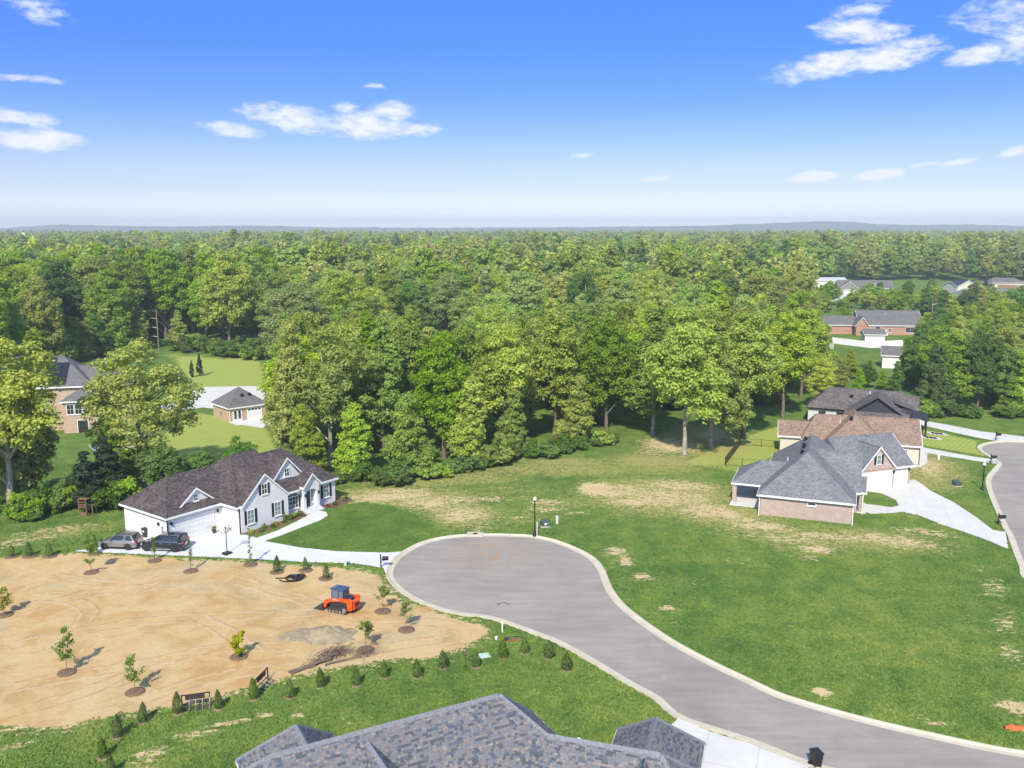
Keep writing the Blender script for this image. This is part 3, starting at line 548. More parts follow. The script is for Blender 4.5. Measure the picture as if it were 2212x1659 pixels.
# ------------------------------------------------------------------ houses
X3, Y3 = Vector((1, 0, 0)), Vector((0, 1, 0))
class House:
    def __init__(s, name, label, cat, O, A, wall, roof, trim='white_trim', group=None):
        s.root = thing(name, label, cat, (O[0], O[1], 0), A, group); s.W = MB(); s.R = MB(); s.F = MB(); s.C = MB(); s.S = MB(); s.wall = wall; s.roofm = roof; s.trim = trim; s.M = Matrix.Identity(4)
    def _add(s, mb, sub): sub.xf(s.M); mb.add(sub.v, sub.f)
    def walls(s, u0, v0, u1, v1, z1, z0=-.05): s._add(s.W, MB().box(u0, v0, z0, u1, v1, z1))
    def gable_wall(s, axis, c, half, at, ze, zr, th=.2):
        """triangle of wall under a gable; axis = ridge direction; c = ridge position across; at = wall plane (thickness goes +)"""
        a = [(c - half, ze), (c + half, ze), (c, zr)]; m = MB()
        if axis == 'v': vs = [(x, at, z) for x, z in a] + [(x, at + th, z) for x, z in a]
        else: vs = [(at, x, z) for x, z in a] + [(at + th, x, z) for x, z in a]
        m.add(vs, [(0, 1, 2), (5, 4, 3), (0, 3, 4, 1), (1, 4, 5, 2), (2, 5, 3, 0)]); s._add(s.W, m)
    def roof(s, u0, v0, u1, v1, ze, zr, axis='u', h0=0., h1=0., mid=None, th=.16, fascia=True, caps=True, target=None, rake=(1, 1)):
        T = target or s.R
        if axis == 'u':
            c = (v0 + v1) / 2 if mid is None else mid; A, B = (u0 + h0, c), (u1 - h1, c); P = [(u0, v0), (u1, v0), (u1, v1), (u0, v1)]
            faces = [[P[0], P[1], 'B', 'A'], [P[2], P[3], 'A', 'B']]; ends = [([P[3], P[0], 'A'], h0), ([P[1], P[2], 'B'], h1)]
        else:
            c = (u0 + u1) / 2 if mid is None else mid; A, B = (c, v0 + h0), (c, v1 - h1); P = [(u0, v0), (u1, v0), (u1, v1), (u0, v1)]
            faces = [[P[1], P[2], 'B', 'A'], [P[3], P[0], 'A', 'B']]; ends = [([P[0], P[1], 'A'], h0), ([P[2], P[3], 'B'], h1)]
        def pt(q, dz=0): return (A[0], A[1], zr + dz) if q == 'A' else (B[0], B[1], zr + dz) if q == 'B' else (q[0], q[1], ze + dz)
        top = MB(); sof = MB(); fas = MB(); cap = MB()
        for f in faces: top.poly(*[pt(q) for q in f]); sof.poly(*[pt(q, -th) for q in f][::-1])
        hips = []
        for e, h in ends:
            if h > .01: top.poly(*[pt(q) for q in e]); sof.poly(*[pt(q, -th) for q in e][::-1]); hips += [(e[0], e[2]), (e[1], e[2])]
        def strip(a, b, out=.035):
            p0, p1 = Vector(pt(a)), Vector(pt(b)); d = (p1 - p0); n = Vector((d.y, -d.x, 0)).normalized(); ctr = Vector(((u0 + u1) / 2, (v0 + v1) / 2, 0))
            if n.dot(Vector((p0.x, p0.y, 0)) - ctr) < 0: n = -n
            q = [p0 + n * k + Vector((0, 0, z)) for z in (-th - .06, .012) for k in (-.02, out)] + [p1 + n * k + Vector((0, 0, z)) for z in (-th - .06, .012) for k in (-.02, out)]
            fas.add(q, [(0, 1, 3, 2), (4, 6, 7, 5), (0, 4, 5, 1), (2, 3, 7, 6), (0, 2, 6, 4), (1, 5, 7, 3)])
        for f in faces: strip(f[0], f[1])
        for (e, h), rk in zip(ends, rake):
            if h > .01: strip(e[0], e[1])
            elif rk == 1: strip(e[0], e[2]); strip(e[1], e[2])
            elif rk == 0: top.poly(*[pt(q) for q in e])
        if caps:
            for a, b in [('A', 'B')] + hips:
                p0, p1 = Vector(pt(a)), Vector(pt(b)); d = (p1 - p0).normalized(); sd = Vector((d.y, -d.x, 0)).normalized() * .16
                cap.add([p0 - sd + Vector((0, 0, -.06)), p0 + Vector((0, 0, .045)), p0 + sd + Vector((0, 0, -.06)), p1 - sd + Vector((0, 0, -.06)), p1 + Vector((0, 0, .045)), p1 + sd + Vector((0, 0, -.06))], [(0, 1, 4, 3), (1, 2, 5, 4)])
        s._add(T, top); s._add(s.S, sof)
        if fascia: s._add(s.F, fas)
        if caps: s._add(s.C, cap)
    def shed(s, pts, th=.12):
        """single pitch roof through four points"""
        m = MB(); b = [(p[0], p[1], p[2] - th) for p in pts]; k = len(pts)
        m.add(list(pts) + b, [tuple(range(k)), tuple(range(2 * k - 1, k - 1, -1))] + [(i, k + i, k + (i + 1) % k, (i + 1) % k) for i in range(k)]); return m
    def plane(s, p, t, n):
        M3 = s.M.to_3x3(); return s.M @ Vector(p), M3 @ Vector(t), M3 @ Vector(n)
    def window(s, p, t, n, wd, ht, cols=2, rows=3, shutters=0., pane='glass_dark', frame=None, sill=True, arch=0.):
        p, t, n = s.plane(p, t, n); f = MB(); e = .07
        f.obox(p, t, n, wd, e, .07, 0, 0).obox(p, t, n, wd, e, .07, ht - e, 0)
        for k in (-1, 1): f.obox(p + t * k * (wd - e) / 2, t, n, e, ht - 2 * e, .07, e, 0)
        for i in range(1, cols): f.obox(p + t * (-wd / 2 + wd * i / cols), t, n, .035, ht - 2 * e, .045, e, .005)
        for j in range(1, rows): f.obox(p, t, n, wd - 2 * e, .04 if j * 2 == rows or rows < 3 else .03, .05, ht * j / rows - .015, .003)
        if arch:
            k = 10
            for i in range(k):
                a0, a1 = pi * i / k, pi * (i + 1) / k; q0 = p + t * cos(a0) * wd / 2 + Vector((0, 0, ht + arch * sin(a0))); q1 = p + t * cos(a1) * wd / 2 + Vector((0, 0, ht + arch * sin(a1))); f.tube(q0 + n * .04, q1 + n * .04, .045, n=6)
            for a in (.25, .5, .75): f.tube(p + n * .035 + Vector((0, 0, ht)), p + n * .035 + t * cos(a * pi) * wd * .48 + Vector((0, 0, ht + arch * .97 * sin(a * pi))), .02, n=5)
        wobj = f.build('window', frame or s.trim, s.root)
        g = MB().obox(p, t, n, wd - .02, ht - .02, .012, .01, .004)
        if arch: g.add([p + n * .016 + Vector((0, 0, ht))] + [p + n * .016 + t * cos(pi * i / 12) * wd * .48 + Vector((0, 0, ht + arch * .97 * sin(pi * i / 12))) for i in range(13)], [(0, i, i + 1) for i in range(1, 13)])
        g.build('pane', pane, wobj)
        if sill: MB().obox(p, t, n, wd + .16, .09, .12, -.09, 0).build('sill', s.trim, wobj)
        if shutters:
            for k in (-1, 1):
                m = MB(); c = p + t * k * (wd / 2 + shutters / 2 + .04); m.obox(c, t, n, shutters, ht, .04, 0, .002)
                for j in range(7): m.obox(c, t, n, shutters - .1, .05, .02, ht * (j + .5) / 7 - .02, .042)
                m.build('shutter', 'shutter', s.root)
        return wobj
    def garage_door(s, p, t, n, wd, ht, mat='white_door', cols=4, glazed=False):
        p, t, n = s.plane(p, t, n); f = MB(); e = .14
        f.obox(p, t, n, wd + 2 * e, e, .06, ht, 0)
        for k in (-1, 1): f.obox(p + t * k * (wd + e) / 2, t, n, e, ht, .06, 0, 0)
        d = f.build('garage_door', s.trim, s.root)
        for r in range(4):
            z0 = ht * r / 4; m = MB().obox(p, t, n, wd, ht / 4 - .015, .02, z0, .004)
            for c in range(cols):
                m.obox(p + t * (-wd / 2 + wd * (c + .5) / cols), t, n, wd / cols - .16, ht / 4 - .18, .018, z0 + .085, .022)
            m.build('door_section', mat, d)
            if glazed and r == 3:
                g = MB()
                for c in range(cols): g.obox(p + t * (-wd / 2 + wd * (c + .5) / cols), t, n, wd / cols - .2, ht / 4 - .22, .012, z0 + .10, .041)
                g.build('pane', 'glass_dark', d)
        return d
    def door(s, p, t, n, wd=.95, ht=2.05, mat='door_dark', glazed=False):
        p, t, n = s.plane(p, t, n); f = MB().obox(p, t, n, wd + .2, .1, .07, ht, 0)
        for k in (-1, 1): f.obox(p + t * k * (wd / 2 + .05), t, n, .1, ht, .07, 0, 0)
        fr = f.build('door', s.trim, s.root); m = MB().obox(p, t, n, wd, ht, .04, 0, .004)
        for z, h in ((.15, .75), (1.05, .85)): m.obox(p, t, n, wd * .6, h, .015, z, .045)
        m.build('door_leaf', mat, fr)
        if glazed: MB().obox(p, t, n, wd * .62, ht * .75, .01, .22 * ht, .062).build('pane', 'glass_dark', fr)
        MB().obox(p + t * wd * .4, t, n, .05, .14, .06, .95, .045).build('door_handle', 'galvanised', fr); return fr
    def lantern(s, p, t, n):
        p, t, n = s.plane(p, t, n); m = MB().obox(p, t, n, .10, .34, .04, -.1, 0).obox(p, t, n, .17, .26, .17, -.06, .05); m.add([p + n * .135 + Vector((0, 0, .34))] + [p + t * a * .11 + n * (.135 + b * .11) + Vector((0, 0, .2)) for a, b in ((-1, -1), (1, -1), (1, 1), (-1, 1))], [(0, 1, 2), (0, 2, 3), (0, 3, 4), (0, 4, 1)])
        m.build('wall_lantern', 'black_metal', s.root)
    def downspout(s, u, v, z, mat='white_trim'):
        p = s.M @ Vector((u, v, 0)); MB().box(p.x - .05, p.y - .05, .02, p.x + .05, p.y + .05, z).tube((p.x, p.y, .1), (p.x, p.y - .35, .04), .05, n=6).build('downspout', mat, s.root)
    def vent(s, u, v, z, kind='pipe'):
        if kind == 'pipe': MB().tube((u, v, z - .3), (u, v, z + .42), .055, n=8).lathe([(.09, -.1), (.09, 0), (.055, .08)], 8, (u, v, z)).build('vent_pipe', 'white_trim', s.root)
        else: MB().box(u - .25, v - .25, z - .15, u + .25, v + .25, z + .02).lathe([(.14, 0), (.16, .14), (.30, .16), (.30, .22), (.05, .30)], 12, (u, v, z)).build('roof_vent', 'black_metal', s.root)
    def done(s, soffit=True):
        s.W.build('wall', s.wall, s.root); s.R.build('roof', s.roofm, s.root)
        if s.F.v: s.F.build('fascia', s.trim, s.root)
        if s.S.v and soffit: s.S.build('soffit', s.trim, s.root)
        if s.C.v: s.C.build('ridge_cap', s.roofm, s.root)
        return s.root

# --- white house
h = House('white_house', 'white painted brick house with plum brown roof, gables and dark shutters beside the cul-de-sac', 'house', WH_O, WH_A, 'white_brick', 'roof_plum')
NF, TF = (0, -1, 0), (1, 0, 0)
h.walls(-6.9, 3.0, .6, 11.6, 3.1); h.walls(0, 0, 7.0, 12.4, 3.12); h.walls(6.2, .35, 15.0, 10, 3.08)
h.roof(-7.3, 2.6, 2.0, 12.0, 3.15, 6.35, 'u', 3.3, 0, rake=(1, 0)); h.roof(-.35, -.35, 8.6, 12.8, 3.17, 7.45, 'u', 4.3, 1.2, mid=6.2); h.roof(5.0, -.02, 15.4, 10.35, 3.13, 7.1, 'u', 0, 4.7, mid=5.15, rake=(0, 1))
h.roof(.15, -.66, 6.85, 6.6, 3.2, 6.35, 'v', 0, 0, rake=(1, 0)); h.gable_wall('v', 3.5, 3.25, -.42, 3.1, 6.12); h.walls(.12, -.42, 6.88, .1, 3.12)
h.roof(5.55, 1.25, 11.25, 5.6, 4.0, 6.95, 'v', 0, 0, rake=(1, 0)); h.gable_wall('v', 8.4, 2.75, 1.5, 3.5, 6.75); h.W.box(5.8, 1.5, 3.2, 11.0, 1.7, 3.98)
h.roof(9.15, -.6, 12.05, 2.6, 3.3, 4.8, 'v', 0, 0, rake=(1, 0)); h.gable_wall('v', 10.6, 1.3, -.30, 3.25, 4.55)
h.roof(-5.3, 3.4, -.3, 8.0, 3.5, 5.45, 'v', 0, 0, rake=(1, 0)); h.gable_wall('v', -2.8, 2.35, 3.65, 3.2, 5.28)
# porch: arched opening on piers, with steps
for u0, u1 in ((9.35, 9.75), (11.45, 11.85)): h.W.box(u0, -.3, 0, u1, .3, 3.25)
k = 8
for i in range(k):
    a0, a1 = pi * i / k, pi * (i + 1) / k; x0, x1 = 10.6 - .86 * cos(a0), 10.6 - .86 * cos(a1); z0, z1 = 2.25 + .55 * sin(a0), 2.25 + .55 * sin(a1)
    h.W.add([(x0, -.29, z0), (x1, -.29, z1), (x1, -.29, 3.26), (x0, -.29, 3.26), (x0, .0, z0), (x1, .0, z1), (x1, .0, 3.26), (x0, .0, 3.26)], [(0, 1, 2, 3), (7, 6, 5, 4), (0, 4, 5, 1)])
h.done()
h.door((10.35, .35, .5), TF, NF, 1.0, 2.2, 'door_dark', True); h.window((11.15, .34, .9), TF, NF, .45, 1.6, 1, 3)
for j, (dv, z) in enumerate(((-.35, .45), (-.70, .30), (-1.05, .15))): MB().box(9.3, dv, 0, 11.95, .3, z).build('step', 'drive_concrete_white', h.root)
h.window((3.5, -.42, 3.85), TF, NF, .85, 1.25, 2, 2, .30); h.window((1.45, -.42, .85), TF, NF, 1.0, 1.65, 2, 3, .33, 'glass_pale'); h.window((5.3, -.42, .85), TF, NF, 1.0, 1.65, 2, 3, .33, 'glass_pale')
h.window((8.15, .35, .75), TF, NF, 1.75, 1.55, 4, 3, .36, 'glass_dark', arch=.5); h.window((13.5, .35, .9), TF, NF, 1.0, 1.7, 2, 3, .33, 'glass_pale')
h.window((8.4, 1.5, 4.55), TF, NF, .8, 1.05, 2, 2, 0); h.window((-2.8, 3.65, 3.85), TF, NF, .6, .8, 2, 2, 0)
h.garage_door((-3.6, 3.0, .02), TF, NF, 4.9, 2.35, 'white_door', 4); h.lantern((-6.5, 3.0, 2.2), TF, NF); h.lantern((-.55, 3.0, 2.2), TF, NF)
NL, TL = (-1, 0, 0), (0, -1, 0)
h.door((-6.9, 5.2, .02), TL, NL, .95, 2.05, 'white_door'); h.window((-6.9, 3.95, 1.0), TL, NL, .55, 1.0, 2, 2, 0, sill=False); h.lantern((-6.9, 4.6, 2.0), TL, NL)
h.lantern((9.55, -.3, 2.1), TF, NF); h.lantern((11.65, -.3, 2.1), TF, NF)
h.downspout(-.02, -.36, 3.0, 'black_metal'); h.downspout(-6.98, 2.92, 3.0, 'black_metal')
# wreath-like planting bed along the front
BED = [whp(.3, -.1), whp(.3, -1.2), whp(1.4, -2.0), whp(3.4, -2.0), whp(6.2, -1.6), whp(8.6, -1.5), whp(9.1, -.9), whp(9.1, .2), whp(7.1, .2), whp(7.0, -.1)]
sheet('planting_bed', smooth_line(BED, .4, True), .030, 'mulch_red'); sheet('planting_bed', smooth_line([whp(12.2, .2), whp(12.2, -1.0), whp(13.2, -1.7), whp(15.2, -1.5), whp(16.8, -.8), whp(17.0, .8), whp(15.2, .8), whp(15.1, .25)], .4, True), .030, 'mulch_red')
sheet('planting_bed', [V(246, 1158).xy, V(268, 1170).xy, V(290, 1164).xy, V(318, 1158).xy, V(290, 1145).xy], .026, 'mulch_red')

# --- grey roofed brick house
GH_O = Vector((30.03, 104.89)); GH_A = radians(-21)
h = House('grey_roof_house', 'new mauve brick house with slate grey hipped roof and angled garage beyond the empty lot', 'house', GH_O, GH_A, 'mauve_brick', 'roof_slate')
h.walls(0, 0, 10.4, 20, 2.55); h.walls(8, 4.9, 10.9, 14.1, 2.52); h.roof(-.4, -.4, 10.8, 21.0, 2.6, 7.0, 'v', 5.6, 5.6, mid=4.95)
h.roof(4.0, 4.5, 11.3, 14.5, 2.62, 6.5, 'u', 0, 0, rake=(0, 2)); h.gable_wall('u', 9.5, 4.7, 10.7, 2.5, 6.2)
h.roof(7.5, 4.7, 11.95, 9.3, 2.66, 4.05, 'u', 0, 0, rake=(0, 1)); h.roof(-3.95, 3.6, 3.6, 11.4, 2.64, 4.9, 'u', 3.3, 0, rake=(1, 0))
for u, v in ((-3.55, 4.0), (-3.55, 11.0), (-3.55, 7.5)): h.W.box(u - .25, v - .25, 0, u + .25, v + .25, 2.56)
h.W.box(11.15, 4.95, 0, 11.65, 5.45, 2.6); h.W.box(11.15, 8.5, 0, 11.65, 9.0, 2.6)
MB().box(-3.95, 2.6, .0, 0, 11.5, .12).build('patio_slab', 'concrete', h.root); MB().box(10.95, 4.9, .0, 12.0, 9.2, .12).build('porch_slab', 'concrete', h.root)
h.window((5.9, 0, 1.75), TF, NF, 1.0, .42, 1, 1, 0); h.downspout(-.1, -.1, 2.5); h.downspout(10.5, -.1, 2.5); h.downspout(11.55, 4.8, 2.5)
h.window((0, 8.0, .8), TL, NL, 1.6, 1.3, 2, 2); h.door((0, 5.6, .1), TL, NL, 1.6, 2.1, 'white_door', True)
h.window((10.9, 11.2, .8), (0, 1, 0), (1, 0, 0), 1.6, 1.4, 2, 2); h.door((10.4, 6.6, .12), (0, 1, 0), (1, 0, 0), 1.0, 2.1)
for v in (7.0, 9.6, 10.8, 14.6): h.vent(4.2, v, 6.55, 'box')
h.vent(2.4, 8.6, 4.9)
h.M = Matrix.Translation((17.56, 21.25, 0)) @ Matrix.Rotation(radians(40.3), 4, 'Z')
h.walls(-10.0, 0, 0, 8.6, 2.58); h.roof(-10.4, -.4, .4, 9.0, 2.63, 6.2, 'u', 0, 0, rake=(0, 1)); h.gable_wall('u', 4.3, 4.3, -.25, 2.5, 5.85)
h.roof(-8.65, -.72, -2.95, 4.2, 2.68, 5.75, 'v', 0, 0, rake=(1, 0)); h.gable_wall('v', -5.8, 2.65, -.46, 2.5, 5.45); h.walls(-8.5, -.46, -3.1, .1, 2.58)
h.done()
h.garage_door((-6.0, -.46, .02), TF, NF, 4.85, 2.15, 'cream_door', 4); h.garage_door((-1.75, 0, .02), TF, NF, 2.35, 2.15, 'cream_door', 2)
h.window((-5.8, -.46, 3.3), TF, NF, .75, 1.3, 1, 2, .34, 'glass_pale'); h.lantern((-3.3, -.46, 2.0), TF, NF); h.lantern((-.28, 0, 2.0), TF, NF)

# --- brown roofed house
h = House('brown_roof_house', 'cream brick house under a broad sandy brown roof behind the slate roofed house', 'house', (60.9, 132.4), radians(-16), 'cream_brick', 'roof_tan')
h.walls(-16.1, -3.95, 0, 3.95, 2.75); h.walls(-19.6, -2.4, -16, 2.4, 2.72); h.walls(-13, -6.4, -5, -3, 2.70)
h.roof(-16.6, -4.4, .35, 4.4, 2.8, 6.0, 'u', 2.2, 0); h.gable_wall('u', 0, 3.9, -.2, 2.7, 5.6); h.roof(-20.0, -2.8, -14.5, 2.8, 2.82, 4.75, 'u', 0, 0, rake=(1, 0)); h.gable_wall('u', 0, 2.35, -19.6, 2.7, 4.4); h.roof(-13.5, -7.0, -4.4, 4.3, 2.84, 6.75, 'v', 4.4, 2.5)
h.done(); h.window((-2.2, -3.95, .8), TF, NF, 1.2, 1.3); h.downspout(.05, -4.05, 2.7, 'black_metal'); h.window((0, 0, .8), (0, 1, 0), (1, 0, 0), 1.6, 1.4); h.vent(-11, -1.5, 5.2); h.vent(-9.6, -3.6, 6.3, 'box')
# --- charcoal roofed house
h = House('charcoal_roof_house', 'dark sided house with charcoal roof and dark gable by the right wood', 'house', (58.3, 160.1), radians(-24), 'siding_dark', 'roof_charcoal', 'black_metal')
h.walls(-4, -3.9, 11, 3.9, 2.75); h.walls(2.6, -10.8, 12.6, -3, 2.72); h.walls(10.5, -1.6, 13.6, 3.6, 2.7)
h.roof(-4.4, -4.3, 11.5, 4.3, 2.8, 6.0, 'u', 3.6, 0, rake=(1, 0)); h.roof(2.2, -11.1, 13.1, -1.0, 2.82, 6.55, 'v', 0, 2.0); h.gable_wall('v', 7.65, 5.0, -10.8, 2.7, 6.2); h.roof(9.0, -2.2, 14.1, 4.2, 2.84, 5.2, 'u', 0, 0, rake=(0, 1)); h.gable_wall('u', 1.0, 2.9, 13.5, 2.7, 4.9)
sh = h.shed([(2.6, -13.2, 2.75), (12.6, -13.2, 2.75), (12.6, -10.7, 4.05), (2.6, -10.7, 4.05)]); h.R.add(sh.v, sh.f); h.W.box(2.9, -12.8, 0, 3.2, -12.5, 2.7); h.W.box(12.0, -12.8, 0, 12.3, -12.5, 2.7)
h.done(); h.shed([(11.4, -9.5, 3.7), (15.6, -8.6, 2.75), (15.6, -1.4, 2.75), (11.4, -1.0, 3.7)]).build('porch_roof', 'metal_roof_dark', h.root); [MB().box(15.1, a, 0, 15.35, a + .25, 2.72).build('porch_post', 'black_metal', h.root) for a in (-8.4, -1.9)]
MB().box(-3.99, -3.93, .1, 2.5, -3.905, 2.6).build('wall_panel', 'siding_pale', h.root); h.window((-1.6, -3.93, 1.0), TF, NF, 1.2, 1.2); h.window((1.4, -3.93, 1.0), TF, NF, 1.2, 1.2); h.vent(3, -1.8, 4.9, 'box'); h.vent(6.0, -1.3, 5.6)
h.window((12.6, -6, .6), (0, 1, 0), (1, 0, 0), 2.2, 1.8, 3, 2)
dm = MB().box(11.3, -6.6, 3.2, 13.0, -4.0, 4.3); dm.build('dormer', 'siding_dark', h.root); h.shed([(10.2, -6.9, 5.2), (13.3, -6.9, 4.2), (13.3, -3.7, 4.2), (10.2, -3.7, 5.2)]).build('dormer_roof', 'roof_charcoal', h.root)

# --- two-storey brick house with solar panels
BO = V(211, 933).xy; BA = radians(13)
h = House('solar_house', 'two storey tan brick house with solar panels on its grey roof', 'house', BO, BA, 'tan_brick', 'roof_grey')
h.walls(-22, 3.0, -1.2, 14, 7.55); h.walls(-1.2, 4.2, 5.0, 12.5, 7.5); h.walls(-5.2, 0, 0, 4, 5.45)
h.roof(-22.5, 2.5, -.7, 14.5, 7.6, 12.2, 'u', 5.8, 5.8); h.roof(-5, 3.8, 5.5, 13, 7.55, 10.4, 'u', 0, 3.8, rake=(0, 1)); h.roof(-5.6, -.4, .4, 5.0, 5.5, 7.3, 'v', 2.6, 0, rake=(1, 0))
h.done()
for z, n in ((3.2, 3), (.3, 0)):
    if n:
        for k in range(3): h.window((-4.0 + k * 1.25, 0, z), TF, NF, 1.15, 1.75, 2, 2)
h.window((-9, 3.0, 4.9), TF, NF, 2.4, 1.5, 3, 2); h.window((-15, 3.0, 4.9), TF, NF, 2.4, 1.5, 3, 2); h.window((1.6, 4.2, 4.7), TF, NF, 1.8, 1.6, 2, 2); h.window((1.2, 4.2, 1.2), TF, NF, 1.2, 1.4, 2, 2); h.window((-9, 3.0, 1.0), TF, NF, 2.4, 1.7, 3, 2)
h.door((-2.2, 0, .05), TF, NF, 1.6, 2.1, 'door_dark', True); h.downspout(.05, -.05, 5.4); h.downspout(-1.15, 2.9, 7.4)
sl = Vector((0, 5.8, 4.6)).normalized(); nn = Vector((0, -4.6, 5.8)).normalized()
for r in range(5):
    for c in range(11):
        u0 = -17.0 + c * 1.08
        if u0 + 1 > -2.0 - r * 1.25 + (1.2 if r in (1, 3) else 0): continue
        p = Vector((u0, 2.5, 7.6)) + sl * (.5 + r * 1.32) + nn * .09; q = [p, p + X3 * 1.03, p + X3 * 1.03 + sl * 1.27, p + sl * 1.27]
        MB().add(q + [x - nn * .05 for x in q], [(0, 1, 2, 3), (7, 6, 5, 4), (0, 4, 5, 1), (1, 5, 6, 2), (2, 6, 7, 3), (3, 7, 4, 0)]).build('solar_panel', 'solar', h.root)
h.vent(-13, 7.9, 12.0, 'box'); h.vent(-9, 7.9, 12.0, 'box'); h.vent(.8, 7.4, 10.2)

# --- pool house
h = House('pool_house', 'small square tan brick garage with pyramid grey roof on the far left lawn', 'garage', (-50.5, 157.9), radians(42), 'tan_brick', 'roof_grey')
h.walls(0, 0, 7.0, 7.0, 2.55); h.roof(-.35, -.35, 7.35, 7.35, 2.6, 5.6, 'u', 3.8, 3.8); h.done()
h.door((1.0, 0, .02), TF, NF, .75, 2.0, 'white_door', True); h.door((1.8, 0, .02), TF, NF, .75, 2.0, 'white_door', True); h.garage_door((4.7, 0, .02), TF, NF, 2.6, 2.1, 'white_door', 4, True); h.downspout(-.05, -.05, 2.5); MB().box(-.16, 3.4, .9, -.005, 3.8, 1.5).build('meter_box', 'galvanised', h.root); h.vent(3.2, 1.6, 4.4, 'box'); h.vent(4.6, 1.6, 4.4, 'box')

# --- further houses glimpsed between the trees
def small_house(name, label, cat, x, y, rz, wd, dp, ze, zr, wall, roof, hip=0., front_gable=None, garage=None, wins=(), trim='white_trim'):
    p = V(x, y); h = House(name, label, cat, p.xy, radians(rz), wall, roof, trim)
    h.walls(0, 0, wd, dp, ze); h.roof(-.4, -.4, wd + .4, dp + .4, ze + .04, zr, 'u', hip, hip)
    if not hip: h.gable_wall('u', dp / 2, dp / 2, 0, ze - .1, zr - .2); h.gable_wall('u', dp / 2, dp / 2, wd - .2, ze - .1, zr - .2)
    if front_gable:
        for u0, u1, out, zg in front_gable:
            h.walls(u0 + .3, -out, u1 - .3, .5, ze - .02); h.roof(u0, -out - .4, u1, dp / 2, ze + .05, zg, 'v', rake=(1, 0)); h.gable_wall('v', (u0 + u1) / 2, (u1 - u0) / 2 - .3, -out, ze - .1, zg - .25)
    h.done()
    if garage: h.garage_door((garage[0], -garage[1] - .002, .02), TF, NF, garage[2], 2.2, 'white_door', 4, True)
    for u, v, z, ww, hh in wins: h.window((u, v, z), TF, NF, ww, hh, 2, 2)
    return h
h = House('red_brick_house', 'red brick house with grey gabled roof and white deck beyond the right wood', 'house', V(1782, 722).xy, radians(-6), 'red_brick', 'roof_grey')
h.walls(0, 1, 10, 8, 3.0); h.roof(-.4, .6, 12, 8.4, 3.05, 5.8, 'u', 0, 0, rake=(1, 0)); h.gable_wall('u', 4.5, 3.5, 0, 2.9, 5.6)
h.walls(9.2, -2.6, 12.8, 5, 3.02); h.roof(8.7, -3.0, 13.3, 6, 3.07, 6.0, 'v', 0, 0, rake=(1, 0)); h.gable_wall('v', 11, 1.8, -2.6, 2.9, 5.6)
h.walls(11.5, 0, 30.5, 10, 3.1); h.roof(10.5, -.4, 31, 10.4, 3.15, 7.7, 'u', 0, 0, rake=(1, 1)); h.gable_wall('u', 5, 5, 30.3, 3.0, 7.4); h.gable_wall('u', 5, 5, 11.5, 3.0, 7.4)
h.done()
for q in ((16.8, 0, .8, 1.6, 1.9), (27.0, 0, .8, 3.0, 1.7), (20.5, 0, .9, 1, 1.2)): h.window(q[:3], TF, NF, q[3], q[4], 2, 2)
for k in range(9): MB().box(12.5 + k * .75, -2.9, .85, 12.62 + k * .75, -2.78, 1.9).build('baluster', 'white_vinyl', h.root)
MB().box(12.4, -3.0, .7, 19.2, 0, .85).box(12.4, -3.0, 1.85, 19.2, -2.9, 1.95).box(12.5, -2.9, 0, 12.7, -2.7, .7).box(18.9, -2.9, 0, 19.1, -2.7, .7).build('deck', 'white_vinyl', h.root); h.vent(20, 3.5, 6.4)
small_house('garden_shed', 'white garden shed with grey roof below the red brick house', 'shed', 1868, 738, -4, 6, 4, 2.2, 3.8, 'siding_white', 'roof_grey')
small_house('tan_gabled_house', 'long tan house with two cream front gables and garage among the far right trees', 'house', 1812, 634, -6, 28, 11, 3.0, 7.0, 'siding_grey', 'roof_grey', 0, [(0, 9.5, 2.0, 6.4), (14, 22.5, 1.6, 6.0)], (4.8, 2.0, 5.4), [(12, 0, .8, 1.4, 1.5), (25, 0, .8, 1.6, 1.5)])
small_house('long_white_building', 'long low white building with pale metal roof behind the tan gabled house', 'building', 1740, 622, -3, 24, 12, 4.2, 6.0, 'siding_white', 'metal_roof_pale')
small_house('white_workshop', 'cream workshop with large white door and dark roof on the far right', 'garage', 2066, 635, 8, 13, 12, 4.2, 6.6, 'siding_cream', 'metal_roof_dark', 0, [(0, 12, .6, 7.4)], (5.5, .6, 5.0))
small_house('grey_ranch_house', 'low grey house with blue grey hipped roof left of the far swimming pool', 'house', 2078, 652, 2, 27, 11, 2.8, 6.0, 'siding_grey', 'roof_slate', 4, [(0, 9, 3.0, 5.4)], None, [(4.5, -3.0, .6, 2.0, 1.6), (16, 0, .8, 1.6, 1.4)])
small_house('far_cream_house', 'far cream house with grey hipped roof behind the blue grey one', 'house', 2140, 622, 0, 20, 10, 3, 5.8, 'siding_cream', 'roof_grey', 4)
small_house('grey_metal_barn', 'large pale grey metal roofed building half hidden behind the middle wood', 'building', 885, 880, 8, 20, 12, 4.5, 7.8, 'siding_white', 'metal_roof_pale', 0, None, None, [(5, 0, 1, 1.6, 1.4), (12, 0, 1, 1.6, 1.4)])
small_house('orange_brick_cottage', 'small orange brick house with grey roof far off in the wood', 'house', 1222, 575, 5, 12, 9, 3.2, 6.5, 'red_brick', 'roof_grey', 3, None, None, [(3, 0, 1, 1.5, 1.4)])
small_house('right_edge_house', 'house with plain grey roof half hidden by the trees at the right', 'house', 2130, 722, -5, 22, 10, 3, 6.2, 'tan_brick', 'roof_grey', 4)
small_house('white_outbuilding', 'white block building with grey roof down among the right trees', 'building', 1905, 795, -20, 9, 7, 3.2, 5.2, 'siding_white', 'roof_grey', 0)
small_house('white_gable_barn', 'white gabled end of a barn deep in the left wood', 'barn', 253, 690, 10, 9, 12, 5, 8, 'siding_white', 'metal_roof_pale')

